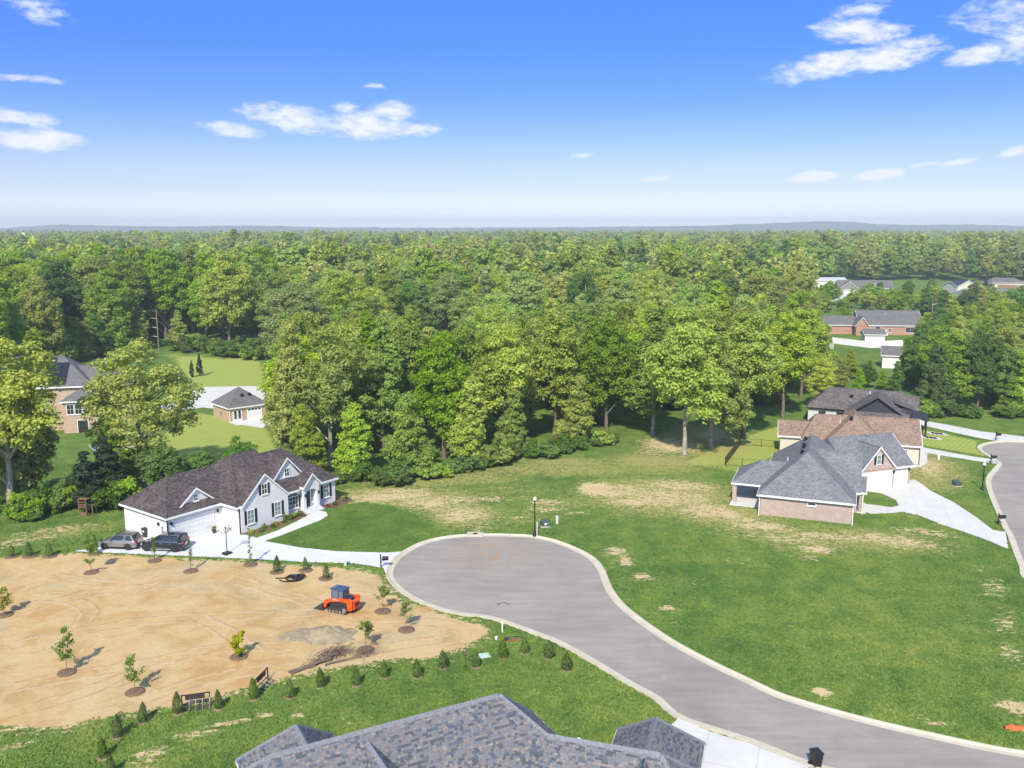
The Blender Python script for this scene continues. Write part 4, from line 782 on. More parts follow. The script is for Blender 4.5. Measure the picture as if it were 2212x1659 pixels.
# --- near house: only its shingled roof rises into the picture
NH_O = Vector((-.7, 47.5)); NH_A = radians(28)
h = House('near_house', 'brick house whose weathered grey blue shingled roof rises in the foreground lawn', 'house', NH_O, NH_A, 'mauve_brick', 'roof_near_under')
PL = []
def plane(*pts): PL.append([h.M @ Vector(p) for p in pts])
LINES = []
def rline(a, b): LINES.append((h.M @ Vector(a), h.M @ Vector(b)))
h.walls(-17.6, -4.6, 4.6, 4.6, 2.9); h.roof(-18, -5, 5, 5, 3, 8, 'u', 5, 5, caps=False)
plane((-18, -5, 3), (5, -5, 3), (0, 0, 8), (-13, 0, 8)); plane((5, -5, 3), (5, 5, 3), (0, 0, 8)); plane((-18, 5, 3), (-18, -5, 3), (-13, 0, 8)); plane((5, 5, 3), (-18, 5, 3), (-13, 0, 8), (0, 0, 8))
rline((-13, 0, 8), (0, 0, 8)); rline((5, -5, 3), (0, 0, 8)); rline((5, 5, 3), (0, 0, 8)); rline((-18, -5, 3), (-13, 0, 8)); rline((-18, 5, 3), (-13, 0, 8))
h.walls(-12.9, 3, -7.6, 8.2, 2.88); h.roof(-13.2, 1, -7.3, 8.6, 3.01, 6.0, 'v', 0, 2.95, caps=False, rake=(0, 1))
plane((-13.2, 8.6, 3.01), (-13.2, 1, 3.01), (-10.25, 1, 6), (-10.25, 5.65, 6)); plane((-7.3, 1, 3.01), (-7.3, 8.6, 3.01), (-10.25, 5.65, 6), (-10.25, 1, 6)); plane((-7.3, 8.6, 3.01), (-13.2, 8.6, 3.01), (-10.25, 5.65, 6))
rline((-10.25, 2, 6), (-10.25, 5.65, 6)); rline((-13.2, 8.6, 3.01), (-10.25, 5.65, 6)); rline((-7.3, 8.6, 3.01), (-10.25, 5.65, 6))
h.walls(-12.2, -9, -3.9, -4, 2.86); h.roof(-12.6, -9.5, -3.4, 0, 3.02, 7.6, 'v', 4.6, 0, caps=False, rake=(1, 0))
plane((-3.4, -9.5, 3.02), (-3.4, 0, 3.02), (-8, 0, 7.6), (-8, -4.9, 7.6)); plane((-12.6, 0, 3.02), (-12.6, -9.5, 3.02), (-8, -4.9, 7.6), (-8, 0, 7.6)); plane((-12.6, -9.5, 3.02), (-3.4, -9.5, 3.02), (-8, -4.9, 7.6)); rline((-8, -.4, 7.6), (-8, -4.9, 7.6)); rline((-3.4, -9.5, 3.02), (-8, -4.9, 7.6)); rline((-12.6, -9.5, 3.02), (-8, -4.9, 7.6))
R45 = radians(-45); wo = Vector((2.4, 46.5)) - NH_O; wl_ = Vector((wo.x * cos(NH_A) + wo.y * sin(NH_A), -wo.x * sin(NH_A) + wo.y * cos(NH_A)))
h.M = Matrix.Translation((wl_.x, wl_.y, 0)) @ Matrix.Rotation(R45, 4, 'Z')
h.walls(-2, -2.6, 8.4, 2.6, 2.85); h.roof(-3, -3, 9, 3, 3.03, 6, 'u', 0, 3, caps=False, rake=(0, 1)); plane((-3, -3, 3.03), (9, -3, 3.03), (6, 0, 6), (-3, 0, 6)); plane((9, 3, 3.03), (-3, 3, 3.03), (-3, 0, 6), (6, 0, 6)); plane((9, -3, 3.03), (9, 3, 3.03), (6, 0, 6)); rline((-.6, 0, 6), (6, 0, 6)); rline((9, -3, 3.03), (6, 0, 6)); rline((9, 3, 3.03), (6, 0, 6))
h.walls(2.8, 0, 7.4, 6.3, 2.84); h.roof(2.4, -1, 7.8, 6.7, 3.04, 5.75, 'v', 0, 2.7, caps=False, rake=(0, 1)); plane((2.4, 6.7, 3.04), (2.4, -1, 3.04), (5.1, -1, 5.75), (5.1, 4, 5.75)); plane((7.8, -1, 3.04), (7.8, 6.7, 3.04), (5.1, 4, 5.75), (5.1, -1, 5.75)); plane((7.8, 6.7, 3.04), (2.4, 6.7, 3.04), (5.1, 4, 5.75)); rline((5.1, .3, 5.75), (5.1, 4, 5.75)); rline((7.8, 6.7, 3.04), (5.1, 4, 5.75)); rline((2.4, 6.7, 3.04), (5.1, 4, 5.75))
h.M = Matrix.Identity(4)
h.done()
ROOT_M = Matrix.Translation((NH_O.x, NH_O.y, 0)) @ Matrix.Rotation(NH_A, 4, 'Z')
cmat = ['tab_grey', 'tab_blue', 'tab_brown', 'tab_dark', 'tab_tan']
tabs = []
def plane_basis(P):
    n = (P[1] - P[0]).cross(P[2] - P[0]).normalized()
    if n.z < 0: n = -n
    hh = Vector((-n.y, n.x, 0)).normalized(); return n, hh, n.cross(hh) if n.cross(hh).z > 0 else -n.cross(hh)
rs = random.Random(5)
for P in PL:
    n, hh, ss = plane_basis(P); O = P[0]; q = [((p - O).dot(hh), (p - O).dot(ss)) for p in P]
    smin, smax = min(a[1] for a in q), max(a[1] for a in q); ex_ = .145; k = int((smax - smin) / ex_)
    for i in range(k):
        s0 = smin + i * ex_; sm = s0 + ex_ * .5; xs_ = []
        for a, b in zip(q, q[1:] + q[:1]):
            if (a[1] > sm) != (b[1] > sm): xs_.append(a[0] + (b[0] - a[0]) * (sm - a[1]) / (b[1] - a[1]))
        if len(xs_) < 2: continue
        x, xe = min(xs_), max(xs_); x -= rs.random() * .2
        while x < xe:
            wd = rs.choice((.15, .2, .26, .33)); a, b = max(x, min(xs_)), min(x + wd, xe); x += wd
            if b - a < .03: continue
            th = rs.choice((.010, .010, .024)); c = rs.choices((0, 1, 2, 3, 4), (34, 18, 22, 14, 12))[0]
            tabs.append((O + hh * ((a + b) / 2) + ss * s0, hh, ss, n, b - a, ex_ + .02, th, c))
def tab_geo(t):
    o, hh, ss, n, wd, ln, th, c = t; g = wd / 2 - .004
    lo0, lo1 = o - hh * g, o + hh * g; hi0, hi1 = lo0 + ss * ln, lo1 + ss * ln; up = n * (th + .006); u2 = n * .006
    return [lo0 + up, lo1 + up, hi1 + u2, hi0 + u2, lo0, lo1, hi0, hi1], [(0, 1, 2, 3), (4, 5, 1, 0), (5, 7, 2, 1), (6, 4, 0, 3)]
def cam_px(p):
    w_ = ROOT_M @ p; d = w_ - Vector((0, 0, CAM_H)); z = d.y * cos(PITCH) - d.z * sin(PITCH); return 512 + FPX * d.x / z, 384 - FPX * (d.y * sin(PITCH) + d.z * cos(PITCH)) / z, z, d.normalized()
cand = []
for i, t in enumerate(tabs):
    x, y, z, d = cam_px(t[0]); nw = ROOT_M.to_3x3() @ t[3]
    cand.append((t[4] * (-nw.dot(d)) / z if 20 < x < 1000 and 700 < y < 766 and z > 0 else -1, i))
solo = set(i for v_, i in sorted(cand, reverse=True)[:300] if v_ > 0)
rest = MB(); rmats = []
for i, t in enumerate(tabs):
    v_, f_ = tab_geo(t)
    if i in solo: MB().add(v_, f_).build('shingle', cmat[t[7]], h.root, fix=False)
    else: rest.add(v_, f_); rmats += [t[7]] * 4
ro = rest.build('shingles', None, h.root, fix=False, kind='stuff')
for c in cmat: ro.data.materials.append(MATS[c])
ro.data.polygons.foreach_set('material_index', rmats)
nc = 0; crest = MB()
for a, b in LINES:
    d = (b - a); L = d.length; d.normalize(); k = int(L / .21); sd = Vector((d.y, -d.x, 0)).normalized()
    if d.z > .05: pass
    for i in range(k):
        p = a + d * (i * .21); e = p + d * .27; up = Vector((0, 0, 1)); dr = -.12 if abs(d.z) > .05 else -.155
        g = [p - sd * .165 + up * (dr + .035), p + up * .075, p + sd * .165 + up * (dr + .035), e - sd * .16 + up * (dr + .012), e + up * .045, e + sd * .16 + up * (dr + .012), p - sd * .165 + up * dr, p + up * .04, p + sd * .165 + up * dr]
        f = [(0, 1, 4, 3), (1, 2, 5, 4), (6, 7, 1, 0), (7, 8, 2, 1)]; x, y, z, dd = cam_px(p)
        if nc < 300 and -5 < x < 1030 and 685 < y < 780: MB().add(g, f).build('ridge_shingle', 'cap_grey', h.root, fix=False); nc += 1
        else: crest.add(g, f)
crest.build('ridge_shingles', 'cap_grey', h.root, fix=False, kind='stuff')
p = V(1250, 1600, 4); q = Vector((p.x - NH_O.x, p.y - NH_O.y)); qx = q.x * cos(NH_A) + q.y * sin(NH_A); qy = -q.x * sin(NH_A) + q.y * cos(NH_A); MB().lathe([(.07, -.9), (.07, 0), (.13, .0), (.13, .12), (.08, .16)], 12, (qx, qy, p.z)).build('vent_pipe', 'white_trim', h.root)

# ------------------------------------------------------------------ trees
def leaf_mesh(name, P, N, size, rng, aspect=.68):
    """many separate leaf blades: P points, N facing"""
    n = len(P); t = rng.normal(size=(n, 3)); t -= (t * N).sum(1)[:, None] * N; t /= np.linalg.norm(t, axis=1)[:, None] + 1e-9; b = np.cross(N, t)
    L = (size * rng.uniform(.7, 1.3, n))[:, None]; W_ = L * aspect; bend = N * L * rng.uniform(-.12, .12, n)[:, None]
    v = np.stack([P - t * L * .5, P + b * W_ * .5 + bend - t * L * .08, P + t * L * .5, P - b * W_ * .5 + bend - t * L * .08], 1).reshape(-1, 3).astype(np.float32)
    me = D.meshes.new(name); me.vertices.add(4 * n); me.vertices.foreach_set('co', v.ravel()); me.loops.add(4 * n); me.loops.foreach_set('vertex_index', np.arange(4 * n, dtype=np.int32)); me.polygons.add(n); me.polygons.foreach_set('loop_start', np.arange(0, 4 * n, 4, dtype=np.int32)); me.update(calc_edges=True)
    return me
def unit(rng, n):
    d = rng.normal(size=(n, 3)); return d / np.linalg.norm(d, axis=1)[:, None]
def make_tree(seed, H, R, base, n_clump, n_leaf, leaf, shape='round', trunk_r=.35, bark='bark', mat='leaf_mid', limbs=9, spread=1.0, lean=0.):
    rng = np.random.default_rng(seed); zc = (H + base) / 2; hz = (H - base) / 2
    C = []; RC = []; lead = []
    if shape in ('round', 'vase'):   # several leaders make a lobed, uneven crown
        k = rng.integers(4, 7)
        for i in range(k):
            a = 2 * pi * i / k + rng.uniform(-.5, .5); o = R * rng.uniform(.30, .58) * (1.15 if shape == 'vase' else 1); hz_ = (H - base) * rng.uniform(.26, .36); lead.append((np.array([cos(a) * o, sin(a) * o, rng.uniform(base + hz_ * .9, H - hz_ * 1.05)]), np.array([R * rng.uniform(.42, .58), R * rng.uniform(.42, .58), hz_])))
        lead.append((np.array([0, 0, H - (H - base) * .36]), np.array([R * .52, R * .52, (H - base) * .36])))
    elif shape == 'tall':
        k = 6
        for i in range(k): f = i / (k - 1); o = R * .34 * (1 - f); a = rng.uniform(0, 6.28); rr0 = R * (.80 - .42 * f) * rng.uniform(.85, 1.15); hz_ = (H - base) * .20; lead.append((np.array([cos(a) * o, sin(a) * o, base + hz_ * .8 + (H - base - hz_ * 1.8) * f]), np.array([rr0, rr0, hz_])))
    tries = 0
    while len(C) < n_clump and tries < 9000:
        tries += 1; d = unit(rng, 1)[0]; r = rng.uniform(.30, 1.0) ** .5
        if lead:
            rc = rng.uniform(.13, .25) * R; lc, lr = lead[rng.integers(len(lead))]; c = lc + d * r * (lr - rc * .5)
        else:
            z = d[2] * r; wz = max(.06, (1 - z) / 2); rc = rng.uniform(.20, .36) * R * .75; a = atan2(d[1], d[0]); rad = hypot(d[0], d[1]) * r ** .5 * R * wz * 1.05; c = np.array([cos(a) * rad, sin(a) * rad, zc + z * hz])
        c[2] = min(c[2], H - rc * .5); c[2] = max(c[2], base + rc * .3)
        if any(np.linalg.norm(c - o) < .58 * (rc + ro) * spread for o, ro in zip(C, RC)): continue
        C.append(c); RC.append(rc)
    C = np.array(C); RC = np.array(RC); wgt = RC ** 2 / (RC ** 2).sum(); idx = rng.choice(len(C), n_leaf, p=wgt)
    d = unit(rng, n_leaf); flip = (d[:, 2] < -.25) & (rng.random(n_leaf) < .75); d[flip, 2] *= -1
    rr_ = RC[idx] * (.55 + .62 * rng.random(n_leaf)); lump = 1 + .18 * np.sin(d[:, 0] * 7 + idx) * np.sin(d[:, 1] * 6 + 2 * idx) ; P = C[idx] + d * (rr_ * lump)[:, None] * np.array([1, 1, .82])
    N = d * .75 + unit(rng, n_leaf) * .75 + np.array([0, 0, .55]); N /= np.linalg.norm(N, axis=1)[:, None]
    cm = leaf_mesh('crown', P, N, leaf, rng); cm.materials.append(MATS[mat])
    m = MB(); top = base + (H - base) * .62; pts = [(0, 0, -.3)]; k = 6; wob = rng.normal(size=(k + 1, 2)) * R * .04
    for i in range(1, k + 1): pts.append((wob[i][0] * i / k * 1.5 + lean * i / k, wob[i][1] * i / k * 1.5, top * i / k))
    for i in range(k): m.tube(pts[i], pts[i + 1], trunk_r * (1.25 if i == 0 else 1 - .14 * i), trunk_r * (1 - .14 * (i + 1)), 9, False)
    order = rng.permutation(len(C))[:limbs]
    for j in order:
        c = C[j]; z0 = max(base * .75, min(top * .95, c[2] - hypot(c[0], c[1]) * .9)); f = z0 / top * k; i = min(int(f), k - 1); s0 = Vector(pts[i]).lerp(Vector(pts[i + 1]), f - i); mid = s0.lerp(Vector(c), .5) + Vector((0, 0, R * .10)); r0 = trunk_r * (.5 - .28 * z0 / H)
        m.tube(s0, mid, r0, r0 * .65, 6, False); m.tube(mid, Vector(c), r0 * .65, r0 * .25, 5, False)
        e = Vector(c); 
        for _ in range(2): o = Vector(unit(rng, 1)[0]) * RC[j] * .9; m.tube(mid.lerp(e, .55), e + o, r0 * .35, r0 * .12, 4, False)
    tm = m.mesh('trunk', True, False); tm.materials.append(MATS[bark])
    return tm, cm
TREES = {}
def proto(key, n, *a, **k): TREES[key] = [make_tree(100 * len(TREES) + 7 * i + 3, *a, **k) for i in range(n)]
proto('broad', 4, 20, 6.0, 3.6, 120, 24000, .42, 'round', .34)
proto('tall', 4, 22, 4.7, 3.4, 110, 21000, .41, 'tall', .32)
proto('loose', 3, 21, 6.2, 4.6, 90, 15000, .42, 'vase', .40, 'bark_pale', 'leaf_tan', limbs=18, spread=1.05)
proto('small', 3, 9, 3.4, 1.0, 60, 8000, .32, 'round', .14)
proto('conifer', 2, 9, 2.3, .3, 42, 6500, .34, 'cone', .15, 'bark_dark', 'leaf_conifer', limbs=4)
proto('shrub', 3, 3.4, 2.4, .05, 40, 3000, .32, 'round', .07, limbs=6)
proto('edge', 4, 14, 4.2, 1.0, 110, 17000, .37, 'tall', .22, limbs=10)
def far_proto(seed, H, R, n_leaf, leaf, mat, shape='round'):
    return make_tree(seed, H, R, 2.0, 60, n_leaf, leaf, shape, .3, 'bark', mat, 3)[1]
N_TREE = [0]
def set_mat(o, m):
    o.material_slots[0].link = 'OBJECT'; o.material_slots[0].material = MATS[m]
def plant(key, x, y, hgt, mat, name, label, cat='tree', group=None, wide=1.0, rng=random, bark=None):
    tm, cm = rng.choice(TREES[key]); base_h = {'broad': 20, 'tall': 22, 'loose': 21, 'small': 9, 'conifer': 9, 'shrub': 3.4, 'edge': 14}[key]; s = hgt / base_h
    r = thing(name, label, cat, (x, y, 0), rng.uniform(0, 6.28), group); r.scale = (s * wide, s * wide, s)
    c = link('crown', cm, None, r); t = link('trunk' if key != 'shrub' else 'stem', tm, None, r); set_mat(c, mat)
    if bark: set_mat(t, bark)
    N_TREE[0] += 1; return r
rt_ = random.Random(21)
KIND = {'leaf_mid': 'mid green', 'leaf_olive': 'olive green', 'leaf_lime': 'bright yellow green', 'leaf_deep': 'dark green', 'leaf_tan': 'tan green', 'leaf_sage': 'pale grey green'}
FORM = {'broad': 'broad round-crowned tree', 'tall': 'tall oval tree', 'loose': 'loose open-crowned tree', 'edge': 'bushy leafy tree', 'small': 'small rounded tree', 'conifer': 'conifer'}
placed = []
MARKS = [((110, 800), 'beyond the solar panels'), ((343, 745), 'by the wired utility pole'), ((253, 690), 'round the white barn gable'), ((30, 740), 'left of the white barn'), ((480, 760), 'above the far meadow shrubs'), ((560, 720), 'where meadow and middle wood meet'), ((560, 850), 'behind the small pyramid-roofed garage'), ((660, 960), 'behind the white house'), ((780, 960), 'behind the white house porch end'), ((960, 850), 'around the grey metal barn'), ((800, 780), 'left of the grey metal barn'), ((1150, 800), 'right of the grey metal barn'), ((900, 960), 'above the weedy bank'), ((1050, 930), 'above the middle of the weedy bank'), ((1200, 910), 'above the straw bank'), ((1400, 890), 'behind the bare-trunked trees'), ((1560, 870), 'behind the fenced lawn'), ((1700, 840), 'behind the charcoal roof'), ((900, 730), 'deep in the middle wood beyond the barn'), ((1222, 700), 'between barn and orange brick house'), ((1444, 700), 'near the thin far pole'), ((1350, 800), 'deep behind the bare-trunked trees'), ((1600, 760), 'left of the red brick house wood'), ((1740, 760), 'left of the white panel fence'), ((2010, 850), 'at the left end of the lane trees'), ((2110, 840), 'in the middle of the lane trees'), ((2212, 840), 'at the right end of the lane'), ((2060, 780), 'below the pale utility pole'), ((2200, 770), 'below the plain grey roof')]
MARKP = [(V(*a).xy, t) for a, t in MARKS]
def landmark(x, y): return min(MARKP, key=lambda m: (m[0].x - x) ** 2 + (m[0].y - y) ** 2)[1]
def hand(key, x, y, top, mat, where, wide=1.0, group=None, bark=None):
    p = V(x, y); hgt = (y - top) / (y - 497.) * CAM_H * .97
    plant(key, p.x, p.y, hgt, mat, {'conifer': 'conifer_tree', 'small': 'small_tree'}.get(key, 'broadleaf_tree'), f'{KIND[mat] if mat in KIND else "dark blue green"} {FORM[key]} {where}', 'tree', group, wide, rt_, bark); placed.append((p.x, p.y))
# trees one can point to, with their feet in view or nearly so
hand('loose', 28, 1112, 685, 'leaf_tan', 'with thick pale trunk in the weeds left of the garage', 1.12, bark='bark_pale')
hand('edge', 70, 1085, 790, 'leaf_olive', 'beside the thick pale trunk', .95); hand('edge', 255, 1060, 860, 'leaf_mid', 'under the spreading limbs by the solar house', .9)
hand('loose', 306, 1055, 700, 'leaf_olive', 'with spreading limbs by the solar house', 1.12, bark='bark_pale')
hand('small', 438, 1065, 955, 'leaf_deep', 'behind the white house ridge, left of the mown lawn'); hand('small', 352, 1080, 940, 'leaf_deep', 'behind the garage of the white house', 1.1); hand('small', 515, 1045, 935, 'leaf_deep', 'behind the white house where the mown lawn ends', 1.1)
hand('conifer', 190, 1105, 965, 'leaf_conifer', 'behind the wooden play tower', 1.3); hand('conifer', 235, 1090, 930, 'leaf_conifer', 'between the play tower and the white garage', 1.4)
hand('tall', 635, 1010, 668, 'leaf_olive', 'behind the white house ridge', .85); hand('loose', 715, 1005, 690, 'leaf_lime', 'behind the white house right gable', 1.0); hand('edge', 770, 1030, 850, 'leaf_lime', 'beside the right end of the white house'); hand('edge', 660, 1035, 860, 'leaf_olive', 'close behind the white house roof'); hand('tall', 830, 985, 660, 'leaf_sage', 'in the wood edge behind the white house')
hand('edge', 880, 1030, 830, 'leaf_mid', 'at the edge of the cleared lot'); hand('broad', 960, 990, 690, 'leaf_mid', 'behind the weedy bank', .9); hand('edge', 1020, 1000, 800, 'leaf_olive', 'above the weedy bank'); hand('broad', 1090, 965, 665, 'leaf_olive', 'rising from the middle of the wood edge', .95); hand('edge', 1110, 985, 830, 'leaf_mid', 'at the foot of the tall olive trees'); hand('broad', 1200, 950, 650, 'leaf_olive', 'with full crown above the straw bank', .95); hand('edge', 1245, 965, 800, 'leaf_olive', 'at the corner of the straw bank'); hand('broad', 1310, 930, 655, 'leaf_mid', 'left of the bright trees by the fence', .9)
hand('tall', 1410, 940, 640, 'leaf_mid', 'with bare lower trunk on the straw', 1.1, bark='bark_pale'); hand('broad', 1478, 982, 640, 'leaf_lime', 'with pale bare trunk on the straw', .95, bark='bark_pale'); hand('tall', 1535, 968, 650, 'leaf_lime', 'with bare trunk beside the black fence lawn', 1.1, bark='bark_pale'); hand('broad', 1605, 945, 645, 'leaf_lime', 'whose trunk forks on the mown lawn', 1.0, bark='bark'); hand('broad', 1690, 905, 660, 'leaf_olive', 'behind the fenced lawn', 1.0); hand('loose', 1770, 880, 760, 'leaf_tan', 'hanging over the charcoal roof', 1.1)
hand('broad', 1730, 858, 640, 'leaf_lime', 'above the charcoal roofed house', .95)
hand('conifer', 432, 812, 760, 'leaf_conifer', 'alone on the far left meadow', .75); hand('conifer', 415, 815, 775, 'leaf_conifer', 'beside the lone conifer on the far left meadow', .75)
hand('conifer', 2127, 650, 600, 'leaf_conifer', 'pointed, between the far workshop and the blue grey roofs', 1.0)
for x in (2015, 2060, 2110, 2165, 2212, 2260): hand(rt_.choice(('edge', 'broad')), x, 892 + rt_.uniform(-8, 6), rt_.uniform(690, 740), rt_.choice(('leaf_deep', 'leaf_mid', 'leaf_mid')), 'along the lane end on the right', .95, 'dark trees along the right lane end')
# zones of wood, filled tree by tree
FREE = [VX([(285, 790), (285, 735), (410, 735), (430, 790)]), VX([(60, 1000), (60, 800), (240, 770), (420, 775), (600, 770), (600, 1000)]), VX([(1770, 745), (1770, 690), (2000, 690), (2000, 745)]), VX([(1758, 850), (1760, 735), (1968, 735), (1995, 800), (1962, 850)]), VX([(1728, 700), (1733, 608), (1960, 606), (2300, 610), (2320, 740), (2080, 745), (2010, 690)]), VX([(870, 900), (880, 830), (1060, 830), (1060, 885)]), VX([(1660, 960), (1740, 870), (1760, 830), (2010, 850), (2020, 960)]), VX([(2050, 735), (2330, 735), (2330, 700), (2050, 700)])]
FREE = [[tuple(p) for p in f] for f in FREE]
def blocked(x, y): return any(bool(inpoly([x], [y], f)[0]) for f in FREE)
ZONES = [
    ([(630, 1005), (740, 1028), (900, 1020), (1000, 995), (1200, 960), (1400, 915), (1560, 885), (1740, 860), (1740, 800), (1200, 820), (620, 860)], 7.0, ('broad', 'tall', 'edge', 'loose'), ('leaf_mid', 'leaf_olive', 'leaf_olive', 'leaf_lime', 'leaf_sage', 'leaf_mid'), (17, 22), 'in the wood behind the cul-de-sac', 'trees of the wood behind the cul-de-sac', 75),
    ([(-60, 860), (60, 800), (230, 765), (380, 755), (560, 762), (570, 690), (-60, 690)], 8.0, ('broad', 'tall', 'tall', 'broad'), ('leaf_mid', 'leaf_deep', 'leaf_olive', 'leaf_mid', 'leaf_lime'), (23, 30), 'in the left wood behind the far meadow', 'trees of the left wood', 75),
    ([(560, 850), (1200, 815), (1740, 795), (1740, 700), (560, 690)], 10.5, ('broad', 'broad', 'tall', 'loose'), ('leaf_mid', 'leaf_olive', 'leaf_tan', 'leaf_deep', 'leaf_sage', 'leaf_lime'), (17, 24), 'in the middle wood beyond the front rows', 'trees of the middle wood', 80),
    ([(1740, 855), (2010, 880), (2300, 880), (2300, 760), (2000, 770), (1960, 830), (1850, 830), (1740, 760)], 7.0, ('edge', 'broad', 'tall', 'loose'), ('leaf_deep', 'leaf_mid', 'leaf_mid', 'leaf_olive'), (12, 16.5), 'in the right wood behind the charcoal roof', 'trees of the right wood', 45)]
for poly, sp, keys, mats, (h0, h1), where, grp, cap in ZONES:
    P = [tuple(p) for p in VX(poly)]; x0, x1 = min(p[0] for p in P), max(p[0] for p in P); y0, y1 = min(p[1] for p in P), max(p[1] for p in P); got = 0
    for _ in range(6000):
        if got >= cap: break
        x, y = rt_.uniform(x0, x1), rt_.uniform(y0, y1)
        if not inpoly([x], [y], P)[0] or blocked(x, y) or any((x - a) ** 2 + (y - b) ** 2 < sp * sp for a, b in placed): continue
        k = rt_.choice(keys); m = rt_.choice(mats); hg = rt_.uniform(h0, h1) * (.72 if k == 'edge' else 1)
        plant(k, x, y, hg, m, 'broadleaf_tree', f'{"taller" if hg > (h0 + h1) / 2 else "lower"} {KIND[m]} {FORM[k]} {landmark(x, y)}', 'tree', 'trees ' + landmark(x, y), rt_.uniform(.95, 1.35) if 'middle' in where else rt_.uniform(.85, 1.15), rt_); placed.append((x, y)); got += 1
for x, y, top, k, m, where in ((1740, 735, 660, 'broad', 'leaf_lime', 'left of the red brick house'), (1990, 742, 690, 'broad', 'leaf_mid', 'right of the red brick house'), (2030, 745, 680, 'edge', 'leaf_mid', 'in front of the utility pole on the right'), (2095, 735, 655, 'loose', 'leaf_lime', 'in front of the blue grey roofs'), (1900, 680, 630, 'small', 'leaf_lime', 'behind the red brick roof'), (1975, 682, 628, 'small', 'leaf_lime', 'behind the right gable of the red brick house'), (1815, 672, 645, 'small', 'leaf_deep', 'on the lawn below the tan gabled house'), (1870, 665, 630, 'small', 'leaf_deep', 'in front of the tan gabled house'), (1960, 650, 600, 'broad', 'leaf_deep', 'right of the tan gabled house'), (2010, 650, 596, 'broad', 'leaf_deep', 'beside the far workshop drive'), (1745, 690, 655, 'small', 'leaf_deep', 'left of the red brick roof'), (2200, 740, 660, 'edge', 'leaf_mid', 'over the right edge roof'), (2160, 690, 655, 'small', 'leaf_sage', 'by the far swimming pool'), (1790, 835, 770, 'small', 'leaf_tan', 'at the back corner of the charcoal roof'), (1835, 820, 750, 'edge', 'leaf_olive', 'below the white panel fence'), (1775, 815, 735, 'edge', 'leaf_tan', 'left below the white panel fence'), (1815, 845, 765, 'edge', 'leaf_olive', 'just behind the charcoal roof ridge'), (1760, 780, 705, 'edge', 'leaf_lime', 'at the left end of the white panel fence'), (1905, 842, 795, 'edge', 'leaf_mid', 'behind the charcoal gable peak'), (1935, 848, 775, 'edge', 'leaf_deep', 'at the right end of the charcoal roof'), (1855, 850, 790, 'edge', 'leaf_mid', 'close behind the charcoal roof vents'), (1800, 790, 752, 'small', 'leaf_lime', 'against the white panel fence'), (1875, 838, 775, 'small', 'leaf_deep', 'dark and narrow behind the charcoal gable'), (1958, 835, 720, 'edge', 'leaf_mid', 'right of the white block building')):
    hand(k, x, y, top, m, where)
YARD = [tuple(q) for q in VX([(1738, 700), (1742, 655), (1800, 655), (1960, 655), (2060, 662), (2240, 664), (2240, 735), (2012, 738), (1985, 688), (1900, 684)])]; ky = 0
for _ in range(900):
    if ky >= 46: break
    xv, yv = rt_.uniform(1738, 2240), rt_.uniform(650, 738); q = V(xv, yv)
    if not inpoly([q.x], [q.y], YARD)[0] or any((q.x - a) ** 2 + (q.y - b) ** 2 < 36 for a, b in placed): continue
    m = rt_.choice(('leaf_lime', 'leaf_mid', 'leaf_deep', 'leaf_tan', 'leaf_olive')); kk = rt_.choice(('small', 'small', 'edge')); hq = rt_.uniform(7.5, 12.5) if yv < 690 else rt_.uniform(10, 15); plant(kk, q.x, q.y, hq, m, 'small_tree', f'{"taller" if hq > 9 else "lower"} {KIND[m]} {"rounded" if kk == "small" else "bushy"} garden tree among the far right houses', 'tree', 'garden trees of the far right houses', 1.3, rt_); placed.append((q.x, q.y)); ky += 1
p = V(1962, 690); plant('small', p.x, p.y, 4.0, 'leaf_red', 'small_tree', 'small reddish tree at the end of the red brick house', 'tree', None, 1.2, rt_)
# undergrowth along the wood edges
def brush(pts, n, h0, h1, mats, label, grp, jit=2.2):
    L = smooth_line(VX(pts), 1.0)
    for i in range(n):
        q = L[int((i + rt_.random()) / n * (len(L) - 1))]; m = rt_.choice(mats); hq = rt_.uniform(h0, h1)
        plant('shrub', q.x + rt_.uniform(-jit, jit), q.y + rt_.uniform(-jit, jit) * .8, hq, m, 'shrub', ('tall ' if hq > (h0 + h1) / 2 else 'low ') + {'leaf_shrub': 'fresh green', 'leaf_mid': 'mid green', 'leaf_lime': 'yellow green', 'leaf_deep': 'dark green'}[m] + ' ' + label + ', ' + landmark(q.x, q.y), 'shrub', grp, rt_.uniform(.8, 1.3), rt_)
brush([(735, 1042), (860, 1042), (960, 1025), (1080, 1000), (1200, 978), (1330, 955)], 46, 1.4, 3.4, ('leaf_shrub', 'leaf_mid', 'leaf_lime', 'leaf_deep'), 'shrub edging the cleared lot', 'undergrowth along the cleared lot', 1.6)
brush([(0, 1115), (60, 1120), (130, 1108), (230, 1100), (330, 1085), (450, 1060), (550, 1045)], 30, 1.4, 4.2, ('leaf_shrub', 'leaf_lime', 'leaf_deep', 'leaf_mid'), 'shrub behind the white garage', 'undergrowth behind the white garage', 2.0)
brush([(1990, 900), (2100, 900), (2230, 902)], 14, 1.6, 4.0, ('leaf_deep', 'leaf_mid', 'leaf_shrub'), 'shrub by the lane', 'undergrowth by the right lane', 1.5)
brush([(395, 752), (450, 765), (540, 772), (560, 780)], 12, 3.5, 6.5, ('leaf_shrub', 'leaf_mid'), 'meadow shrub', 'shrubs of the far left meadow', 2)
